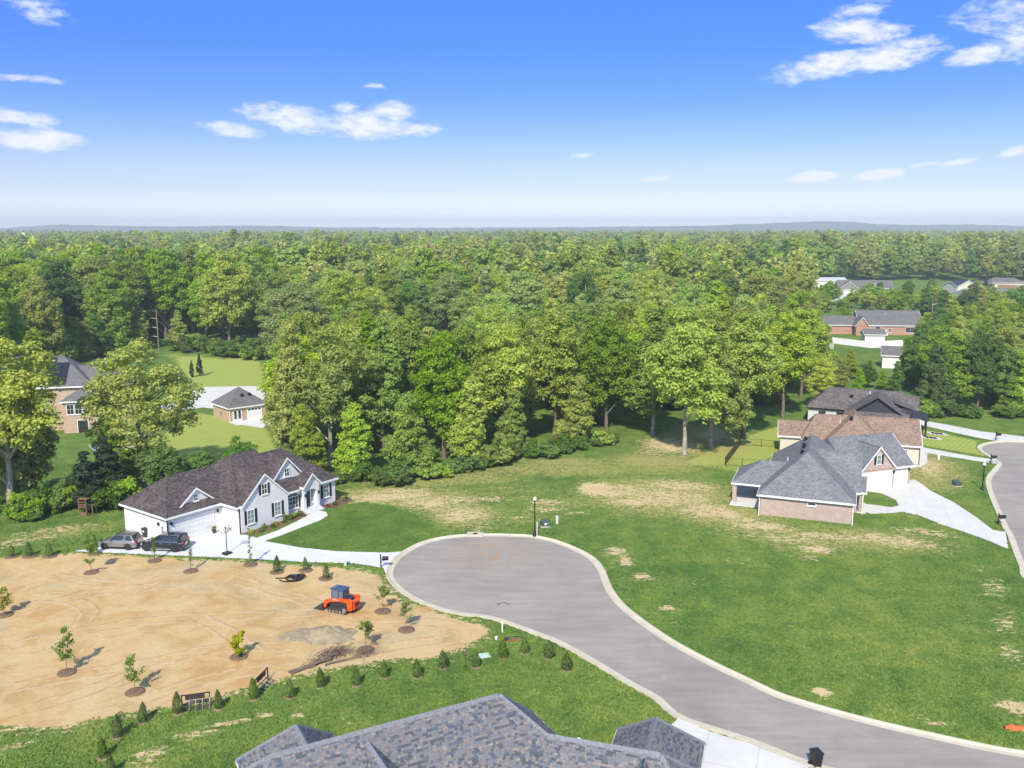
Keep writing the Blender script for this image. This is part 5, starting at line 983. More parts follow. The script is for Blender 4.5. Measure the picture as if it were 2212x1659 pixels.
for i in range(20):
    xv = 5 + i * 20 + rt_.uniform(-6, 6); yv = float(np.interp(xv, [0, 60, 230, 340, 420], [835, 800, 768, 752, 760])); q = V(xv, yv)
    if 320 < xv < 372: continue
    m = rt_.choice(('leaf_mid', 'leaf_olive', 'leaf_deep', 'leaf_lime')); hq = rt_.uniform(8, 14); plant('edge', q.x, q.y + rt_.uniform(-2, 3), hq, m, 'broadleaf_tree', f'{"taller" if hq > 11 else "lower"} {KIND[m]} bushy tree skirting the left wood, {landmark(q.x, q.y)}', 'tree', 'bushy trees skirting the left wood', 1.1, rt_)
brush([(1420, 880), (1560, 880), (1700, 870)], 10, 2, 4, ('leaf_deep', 'leaf_mid'), 'shade shrub', 'shade shrubs behind the bare trunks', 3)
for i, x in enumerate((1752, 1762, 1772)): plant('conifer', *V(x, 640).xy, 4.5, 'leaf_conifer', 'hedge_conifer', 'clipped conifer of the short hedge left of the tan gabled house', 'hedge', 'short conifer hedge', 1.1, rt_)

# the far woodland reads as one mass: scattered low-detail trees in one object
def far_wood():
    rng = np.random.default_rng(77); mats = ('leaf_mid', 'leaf_olive', 'leaf_deep', 'leaf_tan', 'leaf_lime', 'leaf_sage'); coll = D.collections.new('far_tree_forms')
    for i, (mt, sh) in enumerate((('leaf_mid', 'round'), ('leaf_olive', 'round'), ('leaf_deep', 'tall'), ('leaf_tan', 'round'), ('leaf_olive', 'tall'), ('leaf_sage', 'round'), ('leaf_lime', 'round'), ('leaf_mid', 'round'), ('leaf_tan', 'round'))):
        o = D.objects.new(f'form_{i}', far_proto(900 + i, 18, 6.0, 4200, .85, mt, sh)); coll.objects.link(o)
    pts = []; scl = []
    for y0, y1, sp, s0, s1 in ((300, 650, 12, 1.0, 1.55), (650, 1400, 16.5, 1.1, 1.7), (1400, 3000, 23, 1.2, 1.8)):
        for y in np.arange(y0, y1, sp):
            for x in np.arange(-.74 * y - 40, .74 * y + 40, sp):
                px_, py_ = x + rng.uniform(-.45, .45) * sp, y + rng.uniform(-.45, .45) * sp
                gap = noise.fractal(Vector((px_ / 130, py_ / 130, 3.3)), 1, 2, 3)
                if gap > (.42 if y < 650 else .30) or blocked(px_, py_): continue
                if y < 420 and any((px_ - a) ** 2 + (py_ - b) ** 2 < 49 for a, b in placed): continue
                pts.append((px_, py_, 0)); scl.append(rng.uniform(s0, s1) * (1 + .25 * noise.noise(Vector((px_ / 60, py_ / 60, 0)))))
    me = D.meshes.new('far_woodland'); me.from_pydata(pts, [], []); a = me.attributes.new('size', 'FLOAT', 'POINT'); a.data.foreach_set('value', np.array(scl, np.float32))
    ob = link('far_woodland', me, None); ob['kind'] = 'stuff'; ob['label'] = 'distant woodland of mixed green trees reaching to the hills'; ob['category'] = 'woodland'
    ng = D.node_groups.new('far_wood', 'GeometryNodeTree'); ng.interface.new_socket('Geometry', in_out='INPUT', socket_type='NodeSocketGeometry'); ng.interface.new_socket('Geometry', in_out='OUTPUT', socket_type='NodeSocketGeometry')
    N = ng.nodes.new; L = ng.links.new; gi, go = N('NodeGroupInput'), N('NodeGroupOutput'); ip = N('GeometryNodeInstanceOnPoints'); ci = N('GeometryNodeCollectionInfo'); ci.inputs['Collection'].default_value = coll; ci.inputs['Separate Children'].default_value = True; ci.inputs['Reset Children'].default_value = True
    rv = N('FunctionNodeRandomValue'); rv.data_type = 'FLOAT_VECTOR'; rv.inputs[0].default_value = (0, 0, 0); rv.inputs[1].default_value = (.0, .0, 6.283)
    na = N('GeometryNodeInputNamedAttribute'); na.data_type = 'FLOAT'; na.inputs['Name'].default_value = 'size'
    L(gi.outputs[0], ip.inputs['Points']); L(ci.outputs[0], ip.inputs['Instance']); ip.inputs['Pick Instance'].default_value = True; L(rv.outputs[0], ip.inputs['Rotation']); L(na.outputs[0], ip.inputs['Scale']); L(ip.outputs[0], go.inputs[0])
    md = ob.modifiers.new('scatter', 'NODES'); md.node_group = ng; print('far trees', len(pts), 'near', N_TREE[0])
far_wood()

# ------------------------------------------------------------------ young planting
def arbor_mesh(seed, H=1.8, R=.36, n=1500, leaf=.10):
    rng = np.random.default_rng(seed); z = rng.random(n) ** .85; prof = np.where(z < .22, .70 + z * 1.4, (1.0 - ((z - .22) / .78) ** 1.7) + .05)
    a = rng.uniform(0, 2 * pi, n); lump = 1 + .16 * np.sin(5 * a + z * 9 + seed) + .12 * np.sin(9 * a - z * 17); r = R * prof * lump * (.72 + .3 * rng.random(n) ** .5)
    P = np.stack([r * np.cos(a), r * np.sin(a), .06 + z * (H - .06)], 1); N = np.stack([np.cos(a), np.sin(a), np.full(n, .45)], 1) + unit(rng, n) * .6; N /= np.linalg.norm(N, axis=1)[:, None]
    cm = leaf_mesh('crown', P, N, leaf, rng, .6); cm.materials.append(MATS['leaf_arbor']); tm = MB().tube((0, 0, -.1), (0, 0, H * .8), .035, .012, 6).mesh('trunk'); tm.materials.append(MATS['bark_dark']); return tm, cm
ARB = [arbor_mesh(40 + i) for i in range(4)]
def disc_mesh(name, r, hgt, seed, n=30):
    rr2 = random.Random(seed); m = MB(); rings = []
    for f, z in ((1.0, 0), (.93, hgt * .6), (.6, hgt), (.25, hgt * .8)):
        rings.append([(cos(2 * pi * i / n) * r * f * (1 + .05 * sin(3 * i + seed) + rr2.uniform(-.03, .03)), sin(2 * pi * i / n) * r * f * (1 + rr2.uniform(-.03, .03)), z) for i in range(n)])
    m.loft(rings); return m.mesh(name, True)
MULCH = [disc_mesh('mulch_ring', .74, .10, i) for i in range(4)]; MULCH_S = [disc_mesh('mulch_ring', .40, .05, 9 + i) for i in range(3)]
def arborvitae(x, y, top, label, group, ring=None, wide=1.0):
    p = V(x, y); hgt = max(.9, (y - top) / (y - 497.) * CAM_H); tm, cm = rt_.choice(ARB); r = thing('arborvitae', label, 'shrub', (p.x, p.y, .004), rt_.uniform(0, 6), group); s = hgt / 1.8
    for nm, me in (('crown', cm), ('trunk', tm)): o = link(nm, me, None, r); o.scale = (s * wide, s * wide * rt_.uniform(.9, 1.1), s * rt_.uniform(.94, 1.06))
    r.rotation_euler[0] = rt_.uniform(-.05, .05); r.rotation_euler[1] = rt_.uniform(-.05, .05)
    if ring: q = link('mulch_ring', rt_.choice(MULCH if ring == 2 else MULCH_S), 'mulch' if ring == 2 else 'mulch_grey', r)
ROW = [(222, 1637, 1586), (241, 1672, 1625), (254, 1593, 1540), (308, 1560, 1510), (385, 1541, 1489), (473, 1531, 1487), (549, 1510, 1462), (625, 1507, 1461), (694, 1484, 1439), (770, 1481, 1437), (829, 1463, 1418), (902, 1463, 1418), (957, 1442, 1402), (1028, 1441, 1403), (1087, 1421, 1379), (1134, 1410, 1374), (1186, 1421, 1380), (1223, 1447, 1404)]
for x, y, t in ROW: arborvitae(x, y, t, 'young arborvitae in the row along the near lawn edge', 'row of arborvitae along the near lawn', 1, (1.35 if 950 < x < 1240 else 1.0) * rt_.uniform(.92, 1.12))
for x, y, t in ((25, 1203, 1174), (64, 1202, 1166), (108, 1202, 1166)): arborvitae(x, y, t, 'small arborvitae in the back row where dirt meets the dry grass', 'back row of arborvitae', 2)
arborvitae(205, 1196, 1150, 'slim arborvitae at the left end of the white driveway', None, 2, .8)
for x, y, t, w_ in ((598, 1236, 1197, 'left of the coiled black pipe'), (660, 1232, 1202, 'behind the coiled black pipe'), (704, 1250, 1215, 'right of the coiled black pipe')): arborvitae(x, y, t, f'young arborvitae in a mulch ring {w_}', 'arborvitae by the pipe coil', 2)
def sapling_mesh(seed, H, R, n, leaf, slim=False, gap=.35):
    rng = np.random.default_rng(seed); m = MB(); m.path([(0, 0, -.1), (.03, .02, H * .3), (-.03, .02, H * .65), (0, 0, H * .97)], .028, 7, .010); P = []; N = []
    tips = []
    for i in range(13 if not slim else 18):
        z0 = H * (gap + (.95 - gap) * rng.random()); a = rng.uniform(0, 2 * pi); ln = R * (1.15 - .75 * (z0 / H - gap) / (1 - gap)) * rng.uniform(.5, 1.1) * (.55 if slim else 1); e = Vector((cos(a) * ln, sin(a) * ln, z0 + ln * rng.uniform(.3, .9)))
        m.tube((0, 0, z0), e, .012, .004, 5); tips.append((Vector((0, 0, z0)), e))
    for j in range(n):
        a, b = tips[rng.integers(len(tips))]; q = a.lerp(b, rng.uniform(.3, 1.08)); P.append(np.array(q) + rng.normal(size=3) * R * .13); N.append(unit(rng, 1)[0] + np.array([0, 0, .6]))
    N = np.array(N); N /= np.linalg.norm(N, axis=1)[:, None]; cm = leaf_mesh('crown', np.array(P), N, leaf, rng, .62); tm = m.mesh('trunk'); tm.materials.append(MATS['bark']); return tm, cm
def sapling(x, y, top, mat, label, R=.8, n=420, leaf=.15, slim=False, gap=.3, seed=0):
    p = V(x, y); H = (y - top) / (y - 497.) * CAM_H; tm, cm = sapling_mesh(seed + 5, H, R, n, leaf, slim, gap); cm.materials.append(MATS[mat]); r = thing('sapling', label, 'tree', (p.x, p.y, .008), rt_.uniform(0, 6)); link('trunk', tm, None, r); link('crown', cm, None, r); link('mulch_ring', rt_.choice(MULCH), 'mulch', r)
SAP = [(145, 1453, 1350, 'leaf_sapling', 'tall dark green sapling in mulch on the bare dirt, left of the yellowish sapling', .85, 1000, .17, False, .28), (292, 1495, 1408, 'leaf_sapling', 'thin green sapling with gaps in its crown near the leaning rake', .7, 700, .17, False, .2), (516, 1419, 1360, 'leaf_yellow', 'bright yellow sapling in the middle of the bare dirt', .72, 1100, .20, False, .08), (10, 1329, 1268, 'leaf_yellow', 'yellow green sapling at the far left of the bare dirt', .75, 1000, .20, False, .12), (197, 1237, 1157, 'leaf_sapling', 'leafy sapling beside the silver car end of the driveway', .8, 950, .17, False, .26), (334, 1212, 1147, 'leaf_sapling', 'slim columnar sapling in front of the black car', .5, 300, .14, True, .2), (412, 1234, 1160, 'leaf_sapling', 'slim columnar sapling between the black car and the basketball hoop', .5, 300, .14, True, .12), (541, 1220, 1133, 'leaf_sapling', 'slim columnar sapling right of the basketball hoop', .5, 320, .14, True, .12), (827, 1321, 1262, 'leaf_sapling', 'small dark leaved sapling between the loader and the cul-de-sac', .7, 560, .17, False, .42), (878, 1361, 1298, 'leaf_sapling', 'small dark leaved sapling right of the loader nearer the lawn', .7, 600, .17, False, .32), (790, 1404, 1340, 'leaf_sapling', 'small dark leaved sapling between the earth mound and the lawn', .75, 600, .17, False, .42)]
for i, s in enumerate(SAP): sapling(*s, seed=60 + i)
# planting in the white house bed
def bed_plant(u, v, hgt, mat, label):
    q = whp(u, v); plant('shrub', q.x, q.y, hgt, mat, 'bed_plant', label, 'plant', 'plants in the white house beds', .9, rt_)
for u, v, hh, mt in ((1.0, -1.2, .5, 'leaf_yellow'), (1.9, -1.6, .6, 'leaf_shrub'), (2.9, -.9, .55, 'leaf_deep'), (3.6, -1.5, .6, 'leaf_shrub'), (4.4, -1.0, .5, 'leaf_yellow'), (5.6, -1.2, .5, 'leaf_shrub'), (6.6, -.9, .8, 'leaf_shrub'), (7.6, -.6, .7, 'leaf_mid'), (8.4, -.7, .7, 'leaf_shrub'), (12.7, -.8, .5, 'leaf_red'), (13.8, -.9, .55, 'leaf_shrub'), (15.6, -.5, .6, 'leaf_deep')):
    bed_plant(u, v, hh, mt, {'leaf_yellow': 'low yellowish plant', 'leaf_red': 'low reddish plant', 'leaf_deep': 'low dark plant'}.get(mt, 'low green plant') + ' in the mulch bed along the white house')
for u, v, hgt in ((6.0, -.7, 1.1), (16.3, -.2, .9)):
    q = whp(u, v); tm, cm = ARB[0]; r = thing('arborvitae', 'slender young evergreen in the white house bed ' + ('by the arched window' if u < 10 else 'at the far corner'), 'shrub', (q.x, q.y, .03)); [setattr(link(nm, me, None, r), 'scale', (.5, .5, hgt / 1.8)) for nm, me in (('crown', cm), ('trunk', tm))]

# ------------------------------------------------------------------ vehicles
def wheel(root, x, y, r, wd, side, spokes=5):
    w_ = MB(); prof = [(r * .62, -wd / 2), (r * .92, -wd / 2), (r, -wd * .32), (r, wd * .32), (r * .92, wd / 2), (r * .62, wd / 2)]; w_.lathe(prof, 20); M = Matrix.Translation((x, y, r)) @ Matrix.Rotation(pi / 2, 4, 'X')
    t = w_.xf(M).build('tyre', 'tyre', root, True); k = MB()
    k.lathe([(r * .60, -wd * .2), (r * .64, wd * .42), (r * .58, wd * .30)], 20).lathe([(.06, wd * .2), (.07, wd * .46), (.03, wd * .5)], 10)
    for i in range(spokes): a = 2 * pi * i / spokes; d = Vector((cos(a), sin(a), 0)); n = Vector((-sin(a), cos(a), 0)); k.add([d * .04 + n * .045 + Vector((0, 0, wd * .42)), d * r * .6 + n * .06 + Vector((0, 0, wd * .40)), d * r * .6 - n * .06 + Vector((0, 0, wd * .40)), d * .04 - n * .045 + Vector((0, 0, wd * .42))], [(0, 1, 2, 3)])
    if side < 0: pass
    k.xf(M @ (Matrix.Identity(4) if side < 0 else Matrix.Rotation(pi, 4, 'X'))).build('rim', 'rim', t)
def suv(name, label, loc, rz, L, Wd, H, paint, dark=False, upright=.5, wr=.36, spokes=5, group=None):
    """front towards -x; built as lofted sections"""
    r = thing(name, label, 'car', loc, rz, group); hw = Wd / 2; a = -L / 2; b = L / 2; belt = H * .60; gc = .22
    prof = [(a, .46, .36, .74), (a + .10, .30, .56, .86), (a + .45, gc, belt * .82, .96), (a + 1.05, gc, belt * .93, 1.0), (a + 1.45, gc, belt * .985, 1.0), (-.2, gc, belt, 1.0), (b - 1.0, gc, belt * 1.03, 1.0), (b - .35, gc + .02, belt * 1.03, .98), (b - .08, .32, belt * .98, .93), (b, .42, belt * .72, .88)]
    rings = []
    for x, z0, z1, f in prof:
        y = hw * f; zm_ = z0 + (z1 - z0) * .55; rings.append([(x, -y * .9, z0), (x, -y * .985, z0 + (z1 - z0) * .18), (x, -y, zm_), (x, -y * .965, z0 + (z1 - z0) * .86), (x, -y * .90, z1 - .015), (x, -y * .5, z1 + .025), (x, 0, z1 + .035), (x, y * .5, z1 + .025), (x, y * .90, z1 - .015), (x, y * .965, z0 + (z1 - z0) * .86), (x, y, zm_), (x, y * .985, z0 + (z1 - z0) * .18), (x, y * .9, z0)])
    MB().loft(rings).build('body', paint, r, True)
    # glasshouse
    gf, gr_ = a + 1.25, b - .12; tf, tr = gf + .85, gr_ - .55 * upright; zt = H - .03
    def ring(x, z, wy): return [(x, -wy, z), (x, wy, z)]
    g = MB(); B0 = [(gf, -hw * .90, belt - .02), (gr_, -hw * .90, belt + .02), (gr_, hw * .90, belt + .02), (gf, hw * .90, belt - .02)]; T0 = [(tf, -hw * .74, zt - .06), (tr, -hw * .76, zt - .05), (tr, hw * .76, zt - .05), (tf, hw * .74, zt - .06)]
    g.add(B0 + T0, [(0, 1, 5, 4), (1, 2, 6, 5), (2, 3, 7, 6), (3, 0, 4, 7), (4, 5, 6, 7)]); g.build('window', 'glass_dark', r)
    m = MB(); xs2 = [tf - .04, tf + .35, (tf + tr) / 2, tr - .3, tr + .10]; zz = [zt - .075, zt - .015, zt, zt - .015, zt - .06]
    m.loft([[(x, -hw * .765, z - .055), (x, -hw * .72, z - .004), (x, -hw * .4, z + .012), (x, hw * .4, z + .012), (x, hw * .72, z - .004), (x, hw * .765, z - .055)] for x, z in zip(xs2, zz)]); m.build('roof', paint, r, True)
    for s in (-1, 1):
        p = MB(); yb, yt = s * hw * .915, s * hw * .765
        for (x0, x1, wd) in ((gf + .02, tf, .10), (gf + 1.15 + .55, tf + 1.15 + .1, .10), (gr_ - 1.15, tr - .75, .11), (gr_ - .14, tr - .02, .26)):
            p.add([(x0 - wd / 2, yb, belt - .02), (x0 + wd / 2, yb, belt - .02), (x1 + wd / 2, yt, zt - .06), (x1 - wd / 2, yt, zt - .06)], [(0, 1, 2, 3)] if s < 0 else [(3, 2, 1, 0)])
        p.build('pillar', paint, r, fix=False)
        MB().tube((tf + .15, s * hw * .66, zt + .045), (tr - .05, s * hw * .68, zt + .045), .022, n=6).build('roof_rail', 'chrome' if dark else 'black_metal', r)
        MB().tube((gf + .1, s * hw * .925, belt + .01), (gr_ - .4, s * hw * .925, belt + .03), .018, n=5).build('window_trim', 'chrome', r)
        MB().loft([[(gf + .38, s * (hw * .90), belt + .03), (gf + .52, s * (hw * .90), belt + .03), (gf + .52, s * (hw * .90), belt + .20), (gf + .38, s * hw * .90, belt + .20)], [(gf + .36, s * (hw + .17), belt + .05), (gf + .5, s * (hw + .17), belt + .05), (gf + .5, s * (hw + .17), belt + .19), (gf + .36, s * (hw + .17), belt + .19)]]).build('mirror', paint, r)
        MB().loft([[(b - .13, s * hw * .60, belt * .84), (b - .13, s * hw * .95, belt * .84), (b - .18, s * hw * .95, belt * 1.05), (b - .18, s * hw * .66, belt * 1.05)], [(b + .012, s * hw * .60, belt * .84), (b - .03, s * hw * .90, belt * .84), (b - .06, s * hw * .90, belt * 1.05), (b - .02, s * hw * .66, belt * 1.05)]]).build('tail_light', 'tail_light', r)
        if not dark: MB().add([(gr_ - .16, s * hw * .915, belt), (gr_ + .01, s * hw * .86, belt), (tr + .10, s * hw * .74, zt - .1), (tr - .02, s * hw * .775, zt - .1)], [(0, 1, 2, 3)]).build('tail_light', 'tail_light', r)
        MB().loft([[(a + .06, s * hw * .50, .62), (a + .25, s * hw * .90, .64), (a + .25, s * hw * .90, .76), (a + .10, s * hw * .50, .72)], [(a + .14, s * hw * .50, .64), (a + .38, s * hw * .93, .66), (a + .38, s * hw * .93, .79), (a + .2, s * hw * .50, .75)]]).build('headlight', 'head_light', r)
        for x in (a + .92, b - .95):
            arch = MB(); n = 10; y0, y1 = s * (hw + .012), s * (hw - .25)
            pts = [(x + (wr + .07) * cos(pi * i / n), wr + (wr + .07) * sin(pi * i / n)) for i in range(n + 1)]; arch.prism(pts + [(x - wr - .07, .2), (x + wr + .07, .2)], min(y0, y1), max(y0, y1)); arch.build('wheel_arch', 'black_plastic', r)
            wheel(r, x, s * (hw - .055), wr, .24, s, spokes)
        MB().box(a + 1.3, s * hw - .02 if s > 0 else s * hw - .012, .24, b - 1.35, s * hw + .012 if s > 0 else s * hw + .02, .33).build('sill_trim', 'chrome' if dark else 'black_plastic', r)
        for x in (gf + 1.2, gf + 2.2): MB().box(x, s * (hw * .99) - .015, belt - .16, x + .2, s * (hw * .99) + .015, belt - .12).build('door_handle', 'chrome', r)
    MB().box(b - .06, -hw * .8, .30, b + .03, hw * .8, .48).build('bumper', 'black_plastic', r); MB().box(b + .0, -.26, belt * .72, b + .035, .26, belt * .72 + .13).build('number_plate', 'white_trim', r); MB().box(b - .02, -hw * .55, .30, b + .05, hw * .55, .35).build('skid_plate', 'chrome', r)
    MB().box(a - .03, -hw * .55, .42, a + .05, hw * .55, .68).build('grille', 'black_metal', r)
    return r
suv('silver_suv', 'silver grey sport utility car with tall red tail lights on the white driveway', (-43.0 * 1.0, 92.5, .015), 0, 4.5, 1.82, 1.66, 'car_silver', False, .9, .34, 10)
car0 = V(253, 1188); car1 = V(349, 1192)
sv = D.objects['silver_suv']; sv.location = (car0.x, car0.y + .9, .015); sv.rotation_euler[2] = radians(-6)
suv('black_suv', 'large black sport utility car with chrome trim on the white driveway', (car1.x, car1.y + .95, .015), radians(-6), 4.98, 1.97, 1.75, 'car_black', True, .5, .385, 5)
wc = V(2052, 643); suv('white_car', 'white car parked on the far workshop drive', (wc.x, wc.y, .02), 0, 4.6, 1.8, 1.6, 'car_white', False, .8)
wc = V(1780, 716); suv('dark_car', 'dark car parked left of the red brick house', (wc.x - 1.2, wc.y + 3, .02), .5, 4.6, 1.8, 1.6, 'car_black', True, .6)

# compact track loader (front towards -x)
def text_mesh(txt, size, depth=.004):
    c = D.curves.new('text', 'FONT'); c.body = txt; c.size = size; c.extrude = depth; c.align_x = 'CENTER'; o = D.objects.new('text', c); COL.objects.link(o); dg = bpy.context.evaluated_depsgraph_get(); me = D.meshes.new_from_object(o.evaluated_get(dg)); D.objects.remove(o); D.curves.remove(c); return me
def loader():
    p = V(738, 1322); r = thing('track_loader', 'orange compact track loader with blue cab roof parked on the bare dirt', 'loader', (p.x, p.y + .5, .008), radians(-24)); O = 'loader_orange'
    for s in (-1, 1):
        y0, y1 = (s * .52, s * .90) if s > 0 else (s * .90, s * .52); out = [(-1.05, .18), (-.92, .03), (.80, .0), (.98, .10), (1.05, .40), (.92, .62), (.70, .66), (-.95, .38), (-1.08, .30)]
        tr = MB().prism(out, y0, y1).build('track', 'rubber', r); fr = MB().prism([(x * .84, .33 + (z - .33) * .62) for x, z in out], y0 - .015, y1 + .015).build('track_frame', 'loader_grey', tr)
        for i in range(5): x = -.75 + i * .36; MB().tube((x, s * .92, .16), (x, s * .88, .16), .115, n=12).build('roller', 'steel_worn', tr)
        MB().tube((.80, s * .925, .40), (.80, s * .87, .40), .20, n=14).build('sprocket', 'steel_worn', tr)
        cl = MB(); L2 = [Vector((x, 0, z)) for x, z in out]; L2.append(L2[0])
        for a, b in zip(L2[:-1], L2[1:]):
            k = max(1, int((b - a).length / .11))
            for j in range(k):
                q = a.lerp(b, (j + .5) / k); d = (b - a).normalized(); n = Vector((d.z, 0, -d.x)); n = n if n.dot(q - Vector((0, 0, .3))) > 0 else -n; e0, e1 = q - d * .022, q + d * .022
                cl.add([Vector((e.x + n.x * o, y, e.z + n.z * o)) for y in (y0, y1) for e, o in ((e0, -.01), (e1, -.01), (e1, .025), (e0, .025))], [(0, 1, 2, 3), (7, 6, 5, 4), (3, 2, 6, 7), (0, 3, 7, 4), (1, 5, 6, 2)])
        cl.build('track_lugs', 'rubber', tr, kind='stuff')
        arm = [(-1.55, .30), (-1.45, .22), (-1.30, .35), (-1.25, .62), (-.75, .92), (.30, 1.08), (1.0, 1.02), (1.25, .85), (1.42, .95), (1.50, 1.35), (1.25, 1.42), (.95, 1.34), (.2, 1.36), (-.7, 1.20), (-1.32, 1.02), (-1.52, .85)]
        ya = s * .62 - .09; am = MB().prism(arm, ya, ya + .18).build('lift_arm', O, r)
        MB().prism([(1.05, .35), (1.45, .4), (1.55, 1.35), (1.2, 1.5), (.95, 1.3)], s * .60 - .14, s * .60 - .08 + .04).build('rear_tower', O, r)
        MB().tube((1.15, s * .47, .55), (-.35, s * .47, 1.05), .05, n=8).tube((-.35, s * .47, 1.05), (-.7, s * .5, 1.1), .03, n=8).build('lift_cylinder', 'loader_grey', r)
        if s < 0:
            tm = text_mesh('Kubota', .20); tm.materials.append(MATS['white_trim']); o = link('lettering', tm, None, am); o.location = (-.25, ya - .006, 1.12); o.rotation_euler = (pi / 2, -.08, 0)
        MB().tube((1.30, s * .53, .62), (1.30, s * .60, .62), .07, n=10).build('marker_light', 'white_trim', r)
    MB().prism([(-.95, .30), (1.0, .25), (1.35, .45), (1.45, .95), (1.2, 1.15), (-.2, 1.0), (-.95, .75)], -.50, .50).build('chassis', 'loader_grey', r)
    MB().prism([(.75, 1.0), (1.25, 1.18), (1.52, 1.05), (1.60, .50), (1.48, .40), (1.2, .42), (1.1, .9)], -.48, .48).build('engine_cover', O, r)
    for z in (.58, .70, .82, .94): MB().box(1.565, -.32, z, 1.60, .32, z + .06).build('grille_slat', 'black_metal', r)
    MB().prism([(.15, 1.15), (.8, 1.15), (1.1, 1.3), (.9, 1.45), (.5, 1.40)], -.35, .35).build('radiator_housing', 'loader_grey', r)
    # cab
    cw = .46
    for x0, y in ((-.85, -cw), (-.85, cw), (.42, -cw), (.42, cw), (-.15, -cw), (-.15, cw)): MB().tube((x0, y, .85), (x0 + (.06 if x0 < 0 else -.02), y * .95, 2.02), .038, n=6).build('cab_post', 'loader_grey', r)
    MB().add([(-.82, -cw, .98), (.40, -cw, .98), (.39, -cw * .955, 1.98), (-.77, -cw * .955, 1.98), (-.82, cw, .98), (.40, cw, .98), (.39, cw * .955, 1.98), (-.77, cw * .955, 1.98)], [(0, 1, 2, 3), (4, 5, 6, 7), (0, 4, 7, 3), (1, 5, 6, 2)]).build('cab_glass', 'glass_sky', r, fix=False)
    MB().box(-.5, -.26, .75, .2, .26, 1.05).box(.05, -.26, 1.0, .22, .26, 1.6).build('seat', 'black_plastic', r)
    MB().loft([[(-.93, -.53, 2.0), (.50, -.53, 2.0), (.50, .53, 2.0), (-.93, .53, 2.0)], [(-.95, -.54, 2.07), (.52, -.54, 2.07), (.52, .54, 2.07), (-.95, .54, 2.07)], [(-.85, -.44, 2.12), (.42, -.44, 2.12), (.42, .44, 2.12), (-.85, .44, 2.12)]]).build('cab_roof', 'loader_blue', r)
    MB().box(-.80, -.30, 2.121, -.55, .30, 2.14).build('roof_light_bar', 'steel_worn', r)
    # bucket
    bk = [(-1.50, .42), (-1.48, .06), (-2.45, .02), (-2.5, .05), (-1.62, .12), (-1.60, .45)]
    MB().prism(bk, -.95, .95).build('bucket', 'steel_dark', r)
    for s in (-1, 1): MB().prism([(-1.5, .5), (-1.48, .05), (-2.48, .02), (-2.3, .22)], s * .95 - .02, s * .95 + .02).build('bucket_side', 'steel_dark', r)
    MB().box(-2.56, -.96, .0, -2.40, .96, .035).build('cutting_edge', 'steel_worn', r)
loader()

# ------------------------------------------------------------------ street furniture
def lamp(x, y, top, label):
    p = V(x, y); H = (y - top) / (y - 497.) * CAM_H; r = thing('street_lamp', label, 'street lamp', (p.x, p.y, 0))
    MB().lathe([(.24, -.05), (.24, .12), (.19, .18), (.17, .42), (.10, .55), (.085, .62)], 12).build('base', 'black_metal', r, True); MB().lathe([(.075, .6), (.05, H - .55), (.11, H - .50), (.13, H - .42), (.09, H - .40)], 10).build('post', 'black_metal', r, True); MB().lathe([(.09, H - .42), (.20, H - .28), (.21, H - .15), (.14, H - .03), (.04, H + .04), (.02, H + .12)], 14).build('globe', 'lamp_globe', r, True)
lamp(1155, 1157, 1070, 'black street lamp with white globe at the head of the cul-de-sac'); lamp(2121.6, 1058.6, 997, 'black street lamp with white globe beside the side road kerb')
def mailbox(x, y, rz, label):
    p = V(x, y); r = thing('mailbox', label, 'mailbox', (p.x, p.y, 0), rz); MB().box(-.06, -.06, -.1, .06, .06, 1.35).lathe([(.085, 1.33), (.05, 1.42), (.01, 1.5)], 6).build('post', 'black_metal', r); MB().box(-.05, -.05, .78, .75, .05, .86).tube((.05, 0, .55), (.42, 0, .80), .03, n=6).build('arm', 'black_metal', r)
    bx = MB(); sec = [(-.15, 0), (.15, 0), (.15, .2)] + [(.15 * cos(a), .2 + .14 * sin(a)) for a in (pi * .2, pi * .4, pi * .6, pi * .8)] + [(-.15, .2)]; bx.loft([[(xx, y_, .87 + z) for y_, z in sec] for xx in (.16, .78)]); bx.build('box', 'black_metal', r); MB().box(.3, -.17, 1.0, .33, -.155, 1.18).build('flag', 'red_paint', r)
mailbox(823, 1226, 0, 'black mailbox on a post where the white driveway meets the cul-de-sac'); mailbox(2140, 1001, 0, 'black mailbox on the side road by the brown roofed house drive'); mailbox(2151, 951, 0, 'black mailbox on the side road by the charcoal roofed house drive'); mailbox(2156, 1134, 0, 'black mailbox on the side road by the slate roofed house drive')
def bin_(name, x, y, rz, mat, label, z=.02, sticker=False):
    p = V(x, y); r = thing(name, label, 'bin', (p.x, p.y, z), rz); MB().loft([[(-.24, -.26, .04), (.24, -.26, .04), (.24, .24, .04), (-.24, .24, .04)], [(-.30, -.36, 1.0), (.30, -.36, 1.0), (.30, .32, 1.0), (-.30, .32, 1.0)]]).build('body', mat, r); MB().loft([[(-.33, -.40, 1.0), (.33, -.40, 1.0), (.33, .38, 1.0), (-.33, .38, 1.0)], [(-.32, -.38, 1.06), (.32, -.38, 1.06), (.32, .36, 1.08), (-.32, .36, 1.08)], [(-.2, -.22, 1.12), (.2, -.22, 1.12), (.2, .2, 1.13), (-.2, .2, 1.13)]]).build('lid', mat, r)
    for s in (-1, 1): MB().tube((s * .27, .28, .12), (s * .33, .28, .12), .12, n=12).build('wheel', 'tyre', r)
    MB().tube((-.28, .42, .96), (.28, .42, .96), .02, n=6).build('handle', mat, r)
    if sticker: MB().box(-.13, -.352, .62, .13, -.335, .84).build('sticker', 'white_trim', r)
bin_('wheeled_bin', 1762, 1652, .25, 'black_plastic', 'black wheeled bin standing on the road by the near driveway', -.09)
bin_('wheeled_bin', 316, 1160, -.5, 'dark_brown_plastic', 'dark brown wheeled bin with white sticker beside the white garage', .02, True)
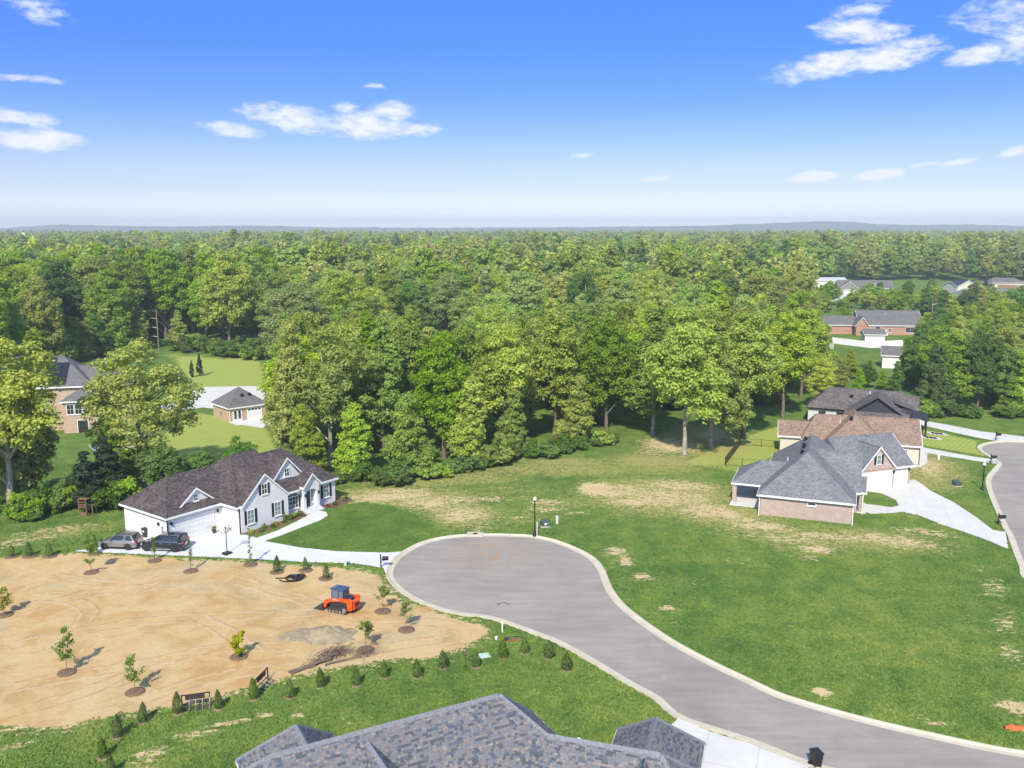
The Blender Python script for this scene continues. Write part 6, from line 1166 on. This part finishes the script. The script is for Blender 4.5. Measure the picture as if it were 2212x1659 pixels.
def hoop():
    p = V(489, 1197); r = thing('basketball_hoop', 'portable basketball hoop with black pole and clear backboard on the white driveway', 'basketball hoop', (p.x, p.y, .015), radians(150)); MB().loft([[(-.40, -.55, 0), (.40, -.55, 0), (.40, .35, 0), (-.40, .35, 0)], [(-.36, -.5, .16), (.36, -.5, .16), (.30, .3, .22), (-.30, .3, .22)]]).build('base', 'black_plastic', r); MB().tube((0, -.1, .1), (0, -.1, 2.9), .05, n=8).build('pole', 'black_metal', r); MB().tube((0, -.1, 2.2), (0, -.65, 2.75), .025, n=6).build('brace', 'black_metal', r)
    b = MB(); 
    for x0, z0, x1, z1 in ((-.6, 2.5, .6, 2.5), (-.6, 3.3, .6, 3.3), (-.6, 2.5, -.6, 3.3), (.6, 2.5, .6, 3.3), (-.25, 2.6, .25, 2.6), (-.25, 3.0, .25, 3.0), (-.25, 2.6, -.25, 3.0), (.25, 2.6, .25, 3.0)): b.tube((x0, -.68, z0), (x1, -.68, z1), .022, n=5)
    b.build('backboard_frame', 'black_metal', r)
    m, t, bs, o = nodes_of('clear_acrylic'); tr = t.nodes.new('ShaderNodeBsdfTransparent'); mx = t.nodes.new('ShaderNodeMixShader'); mx.inputs[0].default_value = .18; bs.inputs['Roughness'].default_value = .1; t.links.new(tr.outputs[0], mx.inputs[1]); t.links.new(bs.outputs[0], mx.inputs[2]); t.links.new(mx.outputs[0], o.inputs[0])
    MB().box(-.6, -.69, 2.5, .6, -.675, 3.3).build('backboard', 'clear_acrylic', r); g = MB(); n = 14
    for i in range(n): g.tube((.22 * cos(2 * pi * i / n), -.95 + .22 * sin(2 * pi * i / n), 2.62), (.22 * cos(2 * pi * (i + 1) / n), -.95 + .22 * sin(2 * pi * (i + 1) / n), 2.62), .014, n=5)
    g.build('rim', 'terracotta', r); g = MB()
    for i in range(8): a = 2 * pi * i / 8; g.tube((.22 * cos(a), -.95 + .22 * sin(a), 2.62), (.12 * cos(a + .4), -.95 + .12 * sin(a + .4), 2.25), .008, n=4)
    g.build('net', 'white_trim', r)
hoop()
def transformer(x, y, rz, label, sign=False):
    p = V(x, y); r = thing('transformer_box', label, 'utility box', (p.x, p.y, 0), rz); MB().box(-.55, -.45, -.02, .55, .50, .10).build('pad', 'kerb_concrete', r); MB().prism([(-.38, .10), (.40, .10), (.40, .80), (-.30, .62), (-.38, .58)], -.46, .46).xf(Matrix.Rotation(pi / 2, 4, 'Z')).build('cabinet', 'transformer_green', r)
    if sign: MB().box(-.12, -.405, .28, .12, -.39, .52).build('warning_label', 'white_trim', r); MB().box(.25, -.405, .42, .33, -.39, .5).build('lock_plate', 'white_trim', r)
transformer(1178, 1137, .05, 'green pad-mounted transformer box beside the cul-de-sac street lamp', True); transformer(2066, 1050, .2, 'grey green transformer box on the grass by the side road')
def pedestal(name, x, y, hgt, wd, mat, label, cat='utility box'):
    p = V(x, y); r = thing(name, label, cat, (p.x, p.y, 0), .2); MB().box(-wd / 2, -wd / 2, -.1, wd / 2, wd / 2, hgt).build('post', mat, r); MB().loft([[(-wd * .6, -wd * .6, hgt - .04), (wd * .6, -wd * .6, hgt - .04), (wd * .6, wd * .6, hgt - .04), (-wd * .6, wd * .6, hgt - .04)], [(-wd * .3, -wd * .3, hgt + .06), (wd * .3, -wd * .3, hgt + .06), (wd * .3, wd * .3, hgt + .06), (-wd * .3, wd * .3, hgt + .06)]]).build('cap', mat, r)
pedestal('utility_pedestal', 1203, 1131, .9, .26, 'pedestal_grey', 'pale utility pedestal to the right of the green transformer'); pedestal('utility_pedestal', 1170, 1137, .6, .22, 'transformer_green', 'small dark utility pedestal between the street lamp and the transformer'); pedestal('marker_post', 1160, 1158, 1.6, .07, 'white_vinyl', 'thin white marker post beside the cul-de-sac street lamp', 'post'); pedestal('utility_pedestal', 746, 1221, .85, .26, 'pedestal_green', 'pale green utility pedestal beside the white driveway'); pedestal('marker_post', 1085, 1366, .95, .10, 'white_vinyl', 'white marker post on the near kerb strip', 'post'); pedestal('utility_pedestal', 2027, 993, .8, .22, 'white_vinyl', 'white utility pedestal beside the brown roofed house drive')
def valve(x, y, label):
    p = V(x, y); r = thing('cleanout_cap', label, 'pipe', (p.x, p.y, 0)); MB().lathe([(.10, -.1), (.10, .18)], 10).build('pipe', 'white_vinyl', r); MB().lathe([(.13, .17), (.13, .24), (.05, .27)], 10).build('cap', 'white_vinyl', r)
valve(1072, 1381, 'short white pipe cap in the grass by the near kerb'); 
p = V(1043, 1417); r = thing('meter_cover', 'grey green flat meter box cover in the near lawn', 'utility box', (p.x, p.y, 0), .3); MB().box(-.55, -.4, -.1, .55, .4, .05).build('frame', 'pedestal_grey', r); MB().box(-.48, -.33, .05, .48, .33, .07).build('lid', 'pedestal_green', r)
p = V(1026, 1160); r = thing('drain_inlet', 'pale concrete drain inlet behind the cul-de-sac kerb', 'drain', (p.x, p.y + .9, 0)); MB().box(-.9, -.55, -.1, .9, .6, .09).build('slab', 'kerb_concrete', r); MB().lathe([(.28, .09), (.28, .11), (.2, .12)], 14).build('lid', 'steel_dark', r)
# wind spinners
def spinner(x, y, top, label):
    p = V(x, y); H = (y - top) / (y - 497.) * CAM_H; r = thing('wind_spinner', label, 'ornament', (p.x, p.y, 0)); MB().tube((0, 0, -.1), (0, 0, H - .3), .016, n=6).build('stake', 'black_metal', r)
    for j in range(7):
        a = pi * j / 7; m = MB(); pts = [Vector((.26 * sin(t) * cos(a + t * .5), .26 * sin(t) * sin(a + t * .5), H - .36 + .36 * -cos(t))) for t in np.linspace(.05, pi - .05, 9)]; 
        for q0, q1 in zip(pts[:-1], pts[1:]): m.tube(q0, q1, .014, n=4)
        m.build('vane', 'steel_dark', r)
spinner(264, 1597, 1532, 'twisted metal wind spinner beside the left arborvitae of the near lawn'); spinner(1006, 1440, 1396, 'twisted metal wind spinner between two arborvitae by the near kerb')
# loader attachments left on the lawn edge
def pallet_forks(x, y, rz, label, k=1.0):
    p = V(x, y); r = thing('landscape_rake', label, 'attachment', (p.x, p.y, .01), rz); T = lambda a, b, rr=.035: MB().tube(a, b, rr, n=4)
    T((-.95, 0, .02), (-.95, 0, 1.0), .05).build('side_frame', 'steel_dark', r); T((.95, 0, .02), (.95, 0, 1.0), .05).build('side_frame', 'steel_dark', r); T((-1, 0, 1.0), (1, 0, 1.0), .05).build('top_rail', 'steel_dark', r); MB().box(-.72, -.03, .62, .62, .03, .94).build('mount_plate', 'steel_dark', r)
    for j, (yy, zz) in enumerate(((-.05, .34), (-.28, .16), (-.5, .06))): T((-1, yy, zz), (1, yy, zz), .035).build('cross_rail', 'steel_dark', r)
    for xx in (-.95, -.45, 0, .45, .95): MB().path([(xx, 0, .62), (xx, -.12, .32), (xx, -.42, .10), (xx, -.75, .03)], .032, 5).build('tine', 'steel_worn', r)
pallet_forks(424, 1527, radians(16), 'rusty steel landscape rake standing between two arborvitae'); pallet_forks(566, 1482, radians(78), 'dark steel grapple frame seen end-on near the arborvitae row')
# coil of corrugated pipe
def coil():
    p = V(632, 1252); r = thing('pipe_coil', 'coil of black corrugated drain pipe lying on the bare dirt', 'pipe', (p.x, p.y, .01)); rs2 = random.Random(3)
    for cx, cy, rad, turns, z in ((0, 0, .62, 2.4, .06), (.45, .25, .55, 2.2, .14), (.15, .1, .78, 1.4, .10), (.75, .35, .42, 1.6, .2)):
        m = MB(); n = int(26 * turns); pts = [(cx + rad * (1 + .12 * sin(i * .7)) * cos(2 * pi * i * turns / n + cx), cy + rad * (1 + .1 * cos(i * .9)) * sin(2 * pi * i * turns / n + cx), z + .10 * i / n + rs2.uniform(-.01, .01)) for i in range(n + 1)]
        for q0, q1 in zip(pts[:-1], pts[1:]): m.tube(q0, q1, .062, .056, 7, False)
        m.build('pipe_loop', 'black_plastic', r)
    for pts in ([(-1.7, .15, .06), (-.9, .22, .06), (-.2, .3, .12), (.5, .45, .15)], [(-1.2, -.25, .06), (-.95, -.55, .06), (-.4, -.72, .06), (.4, -.62, .06), (.9, -.3, .08)], [(-.5, .75, .06), (0, .55, .08), (.6, .5, .1)]):
        m = MB(); L3 = smooth_line([(a, b) for a, b, c in pts], .12)
        for q0, q1 in zip(L3[:-1], L3[1:]): m.tube((q0.x, q0.y, .07), (q1.x, q1.y, .07), .062, .056, 7, False)
        m.build('pipe_end', 'black_plastic', r)
coil()
# felled brush
def brush_pile():
    p = V(722, 1428); r = thing('brush_pile', 'heap of felled branches with brown twigs at the edge of the near lawn', 'branches', (p.x, p.y, .01), radians(20)); rg = random.Random(8)
    for (x0, y0, x1, y1, z1, rad) in ((-3.6, -.9, .6, .5, .35, .10), (-3.4, -1.1, -.2, -.1, .25, .085), (-3.0, -.8, 1.6, 1.2, .5, .07), (-.9, -.6, 2.6, -.4, .25, .09), (-1.6, -.4, .9, 1.5, .6, .05)):
        m = MB(); pts = [Vector((x0 + (x1 - x0) * t + rg.uniform(-.12, .12), y0 + (y1 - y0) * t + rg.uniform(-.12, .12), .09 + z1 * t)) for t in np.linspace(0, 1, 7)]; m.path(pts, rad, 6, rad * .35); b = m.build('branch', 'deadwood', r)
    def twigs(cx, cy, sx, sy, n, hh, nm):
        m = MB()
        for _ in range(n):
            a = Vector((cx + rg.gauss(0, sx), cy + rg.gauss(0, sy), rg.uniform(.0, hh * .5))); b = a + Vector((rg.uniform(-.5, .8), rg.uniform(-.3, .5), rg.uniform(.05, hh))); m.tube(a, b, .016, .006, 4, False)
        m.build(nm, 'deadwood', r, fix=False, kind='stuff'); rng = np.random.default_rng(n); k = n * 5; P = np.stack([rng.normal(cx, sx, k), rng.normal(cy, sy, k), rng.uniform(.03, hh, k)], 1); cm = leaf_mesh('dead_leaves', P, unit(rng, k), .10, rng); cm.materials.append(MATS['leaf_dead']); link('dead_leaves', cm, None, r, kind='stuff')
    twigs(.2, .9, .75, .34, 150, .7, 'twigs'); twigs(-1.0, .1, .7, .22, 60, .4, 'twigs'); twigs(2.3, .1, .6, .3, 50, .5, 'twigs')
brush_pile()
# mound of grey earth
def mound():
    p = V(683, 1372); X, Y = np.meshgrid(np.linspace(-4.8, 3.4, 64), np.linspace(-2.6, 2.6, 44)); f = np.exp(-((X - .9) / 1.5) ** 2 - (Y / 1.1) ** 2) * .72 + np.exp(-((X + 1.6) / 1.6) ** 2 - (Y / 1.2) ** 2) * .10
    nzv = np.array([noise.fractal(Vector((a * 1.6, b * 1.6, 5)), .9, 2, 4) for a, b in zip(X.ravel(), Y.ravel())]).reshape(X.shape); Z = f * (1 + .35 * nzv) + nzv * .05 * (f > .03) - .035
    m, t, b, o = nodes_of('grey_earth'); g = NT(t); q = world_xy(g); n1 = g.noise(q, 1.2, 6, .7); t.links.new(g.ramp(n1, [(.3, (.25, .20, .12)), (.7, (.40, .33, .205))]), b.inputs['Base Color']); b.inputs['Roughness'].default_value = 1; t.links.new(g.bump(g.noise(q, 6, 5, .7), .9, .08), b.inputs['Normal'])
    ob = grid_mesh('earth_mound', X, Y, Z, {}, 'grey_earth'); ob.location = (p.x, p.y, 0); tag(ob, 'low mound of grey loose earth in front of the orange loader', 'mound'); ob.data.shade_smooth()
    rg = random.Random(4); 
    for k in range(34):
        s = rg.uniform(.05, .14); c = Vector((p.x + rg.gauss(1.0, 1.2), p.y - 1.2 + rg.gauss(0, .3), s * .4)); bm = bmesh.new(); bmesh.ops.create_icosphere(bm, subdivisions=1, radius=s)
        for v in bm.verts: v.co *= rg.uniform(.7, 1.2)
        me = D.meshes.new('clod'); bm.to_mesh(me); bm.free(); o = link('earth_clod', me, 'grey_earth'); o.location = c; tag(o, 'small clod of grey earth fallen from the mound', 'clod', 'clods round the earth mound')
mound()
def ruts():
    m, t, b, o = nodes_of('dirt_rut'); g = NT(t); q = world_xy(g); n1 = g.noise(q, .8, 6, .7, .6); t.links.new(g.ramp(n1, [(.35, (.40, .26, .125)), (.5, (.50, .345, .185)), (.65, (.58, .425, .25))]), b.inputs['Base Color']); b.inputs['Roughness'].default_value = 1; t.links.new(g.bump(g.noise(q, 9, 4, .7), 1., .06), b.inputs['Normal'])
    root = D.objects.new('wheel_ruts', None); COL.objects.link(root); root['kind'] = 'structure'
    for pts in ([(20, 1330), (120, 1300), (250, 1275), (400, 1262)], [(0, 1400), (150, 1370), (330, 1340), (520, 1330), (690, 1322)], [(60, 1290), (150, 1296), (195, 1325), (150, 1365)], [(420, 1330), (480, 1360), (560, 1415)], [(0, 1490), (160, 1460), (330, 1430), (480, 1400), (640, 1395)], [(250, 1530), (400, 1482), (520, 1452), (640, 1442)], [(700, 1335), (820, 1350), (930, 1345), (1010, 1362)], [(640, 1300), (760, 1285), (830, 1296)], [(100, 1240), (230, 1262), (360, 1250)], [(500, 1250), (640, 1290), (700, 1312)], [(760, 1420), (860, 1395), (980, 1380)], [(30, 1540), (170, 1500), (300, 1450)]):
        L = smooth_line(VX(pts), .5)
        for off in (-.72, .72):
            mb = MB(); rings = []
            for i in range(len(L)):
                d = (L[min(i + 1, len(L) - 1)] - L[max(i - 1, 0)]).normalized(); n = Vector((-d.y, d.x)); wv = .13 * min(1, .15 + i / 4, .15 + (len(L) - 1 - i) / 4) * (.8 + .4 * noise.noise(Vector((i * .4, off, 2)))); c = L[i] + n * (off + .08 * noise.noise(Vector((i * .2, off, 7))))
                rings.append([(c.x - n.x * wv * 1.5, c.y - n.y * wv * 1.5, .007), (c.x - n.x * wv, c.y - n.y * wv, .035), (c.x, c.y, .012), (c.x + n.x * wv, c.y + n.y * wv, .035), (c.x + n.x * wv * 1.5, c.y + n.y * wv * 1.5, .007)])
            k = 5; vs = [p for r_ in rings for p in r_]; mb.add(vs, [(j * k + i, j * k + i + 1, (j + 1) * k + i + 1, (j + 1) * k + i) for j in range(len(rings) - 1) for i in range(k - 1)]); mb.build('rut', 'dirt_rut', root, True)
ruts()
# a dark arc of tar on the bulb
basic('tar', (.10, .085, .08), .8, .2); L = smooth_line([V(1074, 1306).xy, V(1080, 1301).xy, V(1088, 1299.5).xy, V(1096, 1301).xy, V(1098, 1305).xy], .1); mb = MB(); vs = []
for i, q in enumerate(L): d = (L[min(i + 1, len(L) - 1)] - L[max(i - 1, 0)]).normalized(); vs += [(q.x - d.y * .06, q.y + d.x * .06, -.092), (q.x + d.y * .06, q.y - d.x * .06, -.092)]
mb.add(vs, [(2 * i, 2 * i + 1, 2 * i + 3, 2 * i + 2) for i in range(len(L) - 1)]); struct(mb.build('tar_seal', 'tar'))
# play tower
def tower():
    p = V(186, 1112); r = thing('play_tower', 'small weathered wooden play tower in the weeds left of the white garage', 'play tower', (p.x, p.y, 0), radians(-12)); r.scale = (.82, .82, .82); c = 'cedar'
    for x, y, hh in ((-.6, -.6, 2.6), (.6, -.6, 2.5), (-.6, .6, 2.6), (.6, .6, 2.7), (1.4, .5, 2.4), (1.4, -.3, 1.6)): MB().box(x - .06, y - .06, -.1, x + .06, y + .06, hh).build('post', c, r)
    MB().box(-.7, -.7, 1.25, .7, .7, 1.33).build('floor', c, r); MB().box(-.78, -.74, 2.5, .78, .74, 2.58).build('roof', c, r)
    for k in range(6): MB().box(-.6 + k * .21, -.66, .05, -.42 + k * .21, -.62, .62).build('board', c, r)
    for z in (1.5, 1.75, 2.1): MB().box(-.66, -.69, z, .66, -.64, z + .1).build('rail', c, r)
    for k in range(4): MB().box(.7, -.35 + k * .22, 1.5, 1.4, -.2 + k * .22, 1.56).build('deck_board', c, r)
tower()
# fence on the right-hand lawn: black mesh screen and thin rail fence
def black_fence():
    a, b = V(1566, 1006), V(1599, 962); p = Vector((a.x, a.y, 0)); d = Vector((b.x - a.x, b.y - a.y, 0)); L = d.length; r = thing('screen_fence', 'black mesh screen fence on the mown lawn behind the slate roofed house', 'fence', p, atan2(d.y, d.x)); n = int(L / 2.4)
    for i in range(n + 1): MB().box(L * i / n - .03, -.03, -.1, L * i / n + .03, .03, 1.4).build('post', 'black_metal', r)
    for i in range(n): MB().box(L * i / n + .04, -.008, .08, L * (i + 1) / n - .04, .008, 1.32).build('screen_panel', 'black_plastic', r)
    for nm, (x0, y0), (x1, y1), lb in (('rail_fence', (1566, 1006), (1640, 1010), 'thin black rail fence running right from the near end of the mesh screen'), ('rail_fence', (1599, 962), (1690, 968), 'thin black rail fence running right from the far end of the mesh screen')):
        a, b = V(x0, y0), V(x1, y1); d = b - a; L = d.length; r = thing(nm, lb, 'fence', (a.x, a.y, 0), atan2(d.y, d.x)); n = int(L / 2.2)
        for i in range(1, n + 1): MB().box(L * i / n - .03, -.03, -.1, L * i / n + .03, .03, 1.3).build('post', 'black_metal', r)
        for z in (.15, 1.1): MB().box(0, -.015, z, L, .015, z + .035).build('rail', 'black_metal', r)
        for i in range(int(L / .14)): MB().box(i * .14, -.006, .15, i * .14 + .012, .006, 1.1).build('picket', 'black_metal', r) if i % 2 == 0 else None
black_fence()
# orange safety netting near the right edge
def net():
    p = V(2190, 1580); r = thing('safety_net', 'low orange safety netting on thin stakes near the road edge', 'netting', (p.x + .1, p.y, 0), radians(-8))
    for x, y, hh in ((-.5, .5, .95), (.45, .25, .85), (1.3, .4, .9)): MB().tube((x, y, -.1), (x, y, hh), .018, n=6).build('stake', 'galvanised', r)
    m = MB(); k = 26; rows = []
    for j, (yy, zz) in enumerate(((.0, .04), (.12, .22), (.22, .30), (.36, .18), (.5, .04))): rows.append([(-.6 + 2.6 * i / k, yy + .08 * sin(i * 1.3 + j), max(.02, zz + .09 * sin(i * .9 + j * 1.7))) for i in range(k + 1)])
    vs = [q for rw_ in rows for q in rw_]; m.add(vs, [(j * (k + 1) + i, j * (k + 1) + i + 1, (j + 1) * (k + 1) + i + 1, (j + 1) * (k + 1) + i) for j in range(4) for i in range(k)]); m.build('netting', 'orange_net', r, True)
net()
# small tool left by the kerb
p = V(1110, 1384); r = thing('push_tool', 'small black and tan push tool lying by the arborvitae near the kerb', 'tool', (p.x, p.y, 0), .15); MB().box(-.7, -.18, .03, .55, .1, .14).build('board', 'cedar', r); MB().path([(-.75, 0, .2), (-.3, .05, .33), (.3, .05, .33), (.75, .02, .25)], .035, 6).build('handle', 'black_metal', r); MB().lathe([(.17, .05), (.2, .2), (.1, .34)], 10, (-.62, .05, 0)).build('engine', 'black_plastic', r)
# stepping stone terrace on the right lawn
a0, a1, a2 = V(1996, 938), V(2034, 925), V(2022, 946)
r = D.objects.new('stepping_path', None); COL.objects.link(r); r['kind'] = 'structure'
for i in range(4):
    for j in range(2):
        q = V(1998 + i * 8.5 + j * 13 - i * 0 , 944 - j * 9 + i * 1.0); MB().box(q.x - .55, q.y - .8, -.02, q.x + .55, q.y + .8, .03).build('paving_slab', 'concrete', r)
pb = whp(-1.6, 2.3); r = thing('plant_pot', 'dark pot with green plant at the corner of the white garage', 'plant pot', (pb.x, pb.y, .015)); MB().lathe([(.16, 0), (.26, .35), (.28, .42)], 14).build('pot', 'dark_brown_plastic', r); o = link('plant', TREES['shrub'][0][1], None, r); o.scale = (.14, .14, .16); o.location = (0, 0, .35); set_mat(o, 'leaf_mid')
# bike by the wall
pb = whp(-.75, 1.3); r = thing('bicycle', 'small bicycle leaning by the inner corner of the white garage', 'bicycle', (pb.x, pb.y, .015), WH_A + .2)
for x in (-.45, .45):
    m = MB(); n = 16
    for i in range(n): m.tube((x + .27 * cos(2 * pi * i / n), 0, .28 + .27 * sin(2 * pi * i / n)), (x + .27 * cos(2 * pi * (i + 1) / n), 0, .28 + .27 * sin(2 * pi * (i + 1) / n)), .022, n=5)
    for i in range(6): m.tube((x, 0, .28), (x + .26 * cos(pi * i / 3), 0, .28 + .26 * sin(pi * i / 3)), .006, n=3)
    m.build('wheel', 'tyre', r)
MB().path([(-.45, 0, .28), (-.15, 0, .62), (.32, 0, .66), (.45, 0, .28)], .022, 6).path([(-.15, 0, .62), (0, 0, .28), (.32, 0, .62)], .02, 6).build('frame', 'red_paint', r); MB().box(-.28, -.05, .68, -.05, .05, .73).build('saddle', 'black_plastic', r); MB().tube((.34, -.2, .82), (.34, .2, .82), .015, n=5).tube((.34, 0, .82), (.32, 0, .62), .015, n=5).build('handlebar', 'black_metal', r)

# ------------------------------------------------------------------ poles and wires
def pole(x, y, top, label, arms, side=-1):
    p = V(x, y); H = (y - top) / (y - 497.) * CAM_H; r = thing('utility_pole', label, 'utility pole', (p.x, p.y, 0)); MB().tube((0, 0, -.3), (0, 0, H), .19, .13, 8).build('post', 'pole_wood', r)
    for z in arms: MB().tube((0, 0, H - z), (side * 1.3, 0, H - z + .25), .07, n=6).build('insulator_arm', 'pedestal_grey', r)
    return p, H
pp, pH = pole(343, 755, 668, 'tall wooden utility pole carrying wires at the edge of the left wood', (2.6, 5.2, 7.8))
def wire(a, b, sag, label):
    m = MB(); pts = [a.lerp(b, t) - Vector((0, 0, sag * 4 * t * (1 - t))) for t in np.linspace(0, 1, 14)]; m.path(pts, .032 if sag > .5 else .018, 4); tag(m.build('wire', 'wire', None), label, 'wire', 'wires on the left utility pole')
for k, z in enumerate((0, 2.4, 5.0, 7.6)): wire(Vector((pp.x - (1.3 if z else 0), pp.y, pH - z)), Vector((pp.x - 75, pp.y - 22, pH - z + 1)), 2.0, 'overhead wire running left from the tall utility pole')
for k, z in enumerate((.2, 2.6, 5.2)): wire(Vector((pp.x, pp.y, pH - z)), Vector((pp.x + 13 + k, pp.y - 10, .1)), .1, 'guy wire slanting from the tall utility pole to the meadow')
pole(2008, 742, 648, 'pale utility pole rising from the trees right of the red brick house', (1.2,), 1); pole(1444, 665, 600, 'thin utility pole among the far middle trees', (.8,)); pole(1756, 655, 596, 'thin pole left of the tan gabled house', (.8,))
pf = V(52, 560); r = thing('flagpole', 'white flagpole with limp flag far off above the left wood', 'flagpole', (pf.x, pf.y, 0)); MB().tube((0, 0, 0), (0, 0, 34), .35, .2, 6).build('pole', 'white_trim', r); MB().box(0, -.05, 27, 3.4, .05, 31).build('flag', 'white_trim', r)
# things in the far yards
def yard_fence(pts, hgt, mat, label, step=2.4):
    P = VX(pts); r = thing('board_fence', label, 'fence', (P[0].x, P[0].y, 0))
    for a, b in zip(P[:-1], P[1:]):
        n = max(1, int((b - a).length / step)); ang = atan2((b - a).y, (b - a).x)
        for i in range(n):
            c = (a + (b - a) * (i + .5) / n) - P[0]; ln = (b - a).length / n; m = MB().box(-ln / 2 + .02, -.03, .05, ln / 2 - .02, .03, hgt); m.box(-ln / 2 - .05, -.06, 0, -ln / 2 + .05, .06, hgt + .08); m.xf(Matrix.Translation((c.x, c.y, 0)) @ Matrix.Rotation(ang, 4, 'Z')).build('fence_panel', mat, r)
yard_fence([(1798, 742), (1880, 752), (1950, 748)], 1.9, 'white_vinyl', 'white panel fence below the red brick house'); yard_fence([(1740, 738), (1768, 748), (1800, 755)], 1.8, 'white_vinyl', 'white panel fence left of the garden shed'); yard_fence([(2155, 622), (2230, 625)], 2.0, 'fence_wood', 'wooden board fence behind the far swimming pool')
sheet('swimming_pool', VX([(2178, 634), (2222, 634), (2226, 640), (2184, 641)]), .03, 'pool_water'); sheet('swimming_pool', VX([(196, 963), (238, 952), (246, 962), (205, 975)]), .03, 'pool_water')
sheet('driveway', VX([(1766, 652), (1790, 655), (1850, 634), (1838, 631)]), .014, 'drive_concrete'); sheet('driveway', VX([(2028, 664), (2050, 668), (2085, 645), (2110, 636), (2082, 634), (2040, 644)]), .014, 'drive_concrete'); sheet('terrace', VX([(190, 962), (262, 940), (268, 948), (300, 962), (215, 985)]), .018, 'stone')
for i, x in enumerate((212, 240, 262)): plant('shrub', *V(x, 985).xy, .9, 'leaf_deep', 'clipped_shrub', 'small round clipped shrub on the lawn edge below the solar panelled house', 'shrub', 'clipped shrubs below the solar house', 1.0, rt_)
for x in (512, 522): plant('shrub', *V(x, 857).xy, 1.0, 'leaf_shrub', 'clipped_shrub', 'round clipped shrub beside the wide concrete court', 'shrub', 'clipped shrubs by the court', 1.0, rt_)

# ------------------------------------------------------------------ grass blades on the near lawns
def grass():
    rng = np.random.default_rng(9); n = 150000; y = 44 + (128 - 44) * rng.random(n) ** 1.25; x = (rng.random(n) * 2 - 1) * (.60 * y + 3); keep = np.ones(n, bool)
    for poly in (road_poly, right_poly, DIRT, DRIVE_L, DRIVE_R, DRIVE_R2, DRIVE_N, WALK, [tuple(whp(*q)) for q in ((-7.2, 2.4), (-.3, 2.4), (-.3, -.9), (9.3, -.9), (15.5, -.4), (15.5, 12.5), (-7.2, 12.5))], [(GH_O.x + u * cos(GH_A) - v * sin(GH_A), GH_O.y + u * sin(GH_A) + v * cos(GH_A)) for u, v in ((-4, 2.5), (0, -.1), (10.6, -.1), (12, 5), (18, 21), (8, 30), (-4, 22))], [(NH_O.x + u * cos(NH_A) - v * sin(NH_A), NH_O.y + u * sin(NH_A) + v * cos(NH_A)) for u, v in ((-18, -10), (5, -10), (12, -12), (14, -2), (5, 5), (-7.3, 8.6), (-13.2, 8.6), (-18, 5))]): keep &= ~inpoly(x, y, [tuple(q) for q in poly])
    keep &= dist_line(x, y, road_line[3:-1]) > .25; keep &= dist_line(x, y, right_line[1:-6]) > .25
    b = blob_field(x, y, BARE); keep &= rng.random(n) > b * 1.15; x, y = x[keep], y[keep]; n = len(x); lushm = inpoly(x, y, [tuple(q) for q in LAWN])
    nb = 3; X = np.repeat(x, nb) + rng.normal(0, .07, n * nb); Y = np.repeat(y, nb) + rng.normal(0, .07, n * nb); hgt = rng.uniform(.06, .17, n * nb) * np.where(np.repeat(lushm, nb), .55, 1.0); a = rng.uniform(0, 2 * pi, n * nb); w_ = rng.uniform(.035, .07, n * nb); lean = rng.normal(0, .07, (n * nb, 2))
    v = np.stack([np.stack([X - np.cos(a) * w_, Y - np.sin(a) * w_, np.zeros(n * nb) - .01], 1), np.stack([X + np.cos(a) * w_, Y + np.sin(a) * w_, np.zeros(n * nb) - .01], 1), np.stack([X + lean[:, 0], Y + lean[:, 1], hgt], 1)], 1).reshape(-1, 3).astype(np.float32); k = n * nb
    me = D.meshes.new('grass'); me.vertices.add(3 * k); me.vertices.foreach_set('co', v.ravel()); me.loops.add(3 * k); me.loops.foreach_set('vertex_index', np.arange(3 * k, dtype=np.int32)); me.polygons.add(k); me.polygons.foreach_set('loop_start', np.arange(0, 3 * k, 3, dtype=np.int32)); me.update(calc_edges=True)
    m, t, bs, o = nodes_of('grass_blade'); g = NT(t); p = world_xy(g); f = g.math('ADD', g.math('MULTIPLY', g.noise(p, .35, 5, .62, .4), .5), g.math('MULTIPLY', g.noise(p, .045, 4), .5)); f2 = g.noise(p, 4.0, 2); c = g.ramp(f, GRASS_STOPS); c = g.mix(.6, c, g.ramp(f2, [(.3, (.72, .76, .72)), (.7, (1.3, 1.28, 1.2))]), 'MULTIPLY'); t.links.new(c, bs.inputs['Base Color']); bs.inputs['Roughness'].default_value = .8; bs.inputs['Specular IOR Level'].default_value = .15
    ob = link('grass', me, 'grass_blade'); ob['kind'] = 'stuff'; ob['label'] = 'short green grass on the lawns and the empty lot'; ob['category'] = 'grass'; print('grass', k)
grass()
# ------------------------------------------------------------------ summer haze
def haze():
    m = D.materials.new('haze'); m.use_nodes = True; t = m.node_tree; t.nodes.clear(); o = t.nodes.new('ShaderNodeOutputMaterial'); v = t.nodes.new('ShaderNodeVolumePrincipled'); t.links.new(v.outputs[0], o.inputs['Volume']); v.inputs['Color'].default_value = (.84, .94, 1.0, 1); v.inputs['Density'].default_value = HAZE; v.inputs['Anisotropy'].default_value = 0
    ob = MB().box(-7500, -400, -1.5, 7500, 8000, 130).build('haze', m); ob['kind'] = 'stuff'; ob['label'] = 'thin blue summer haze over the distant woods'; ob['category'] = 'haze'
HAZE = 2.2e-4
haze()
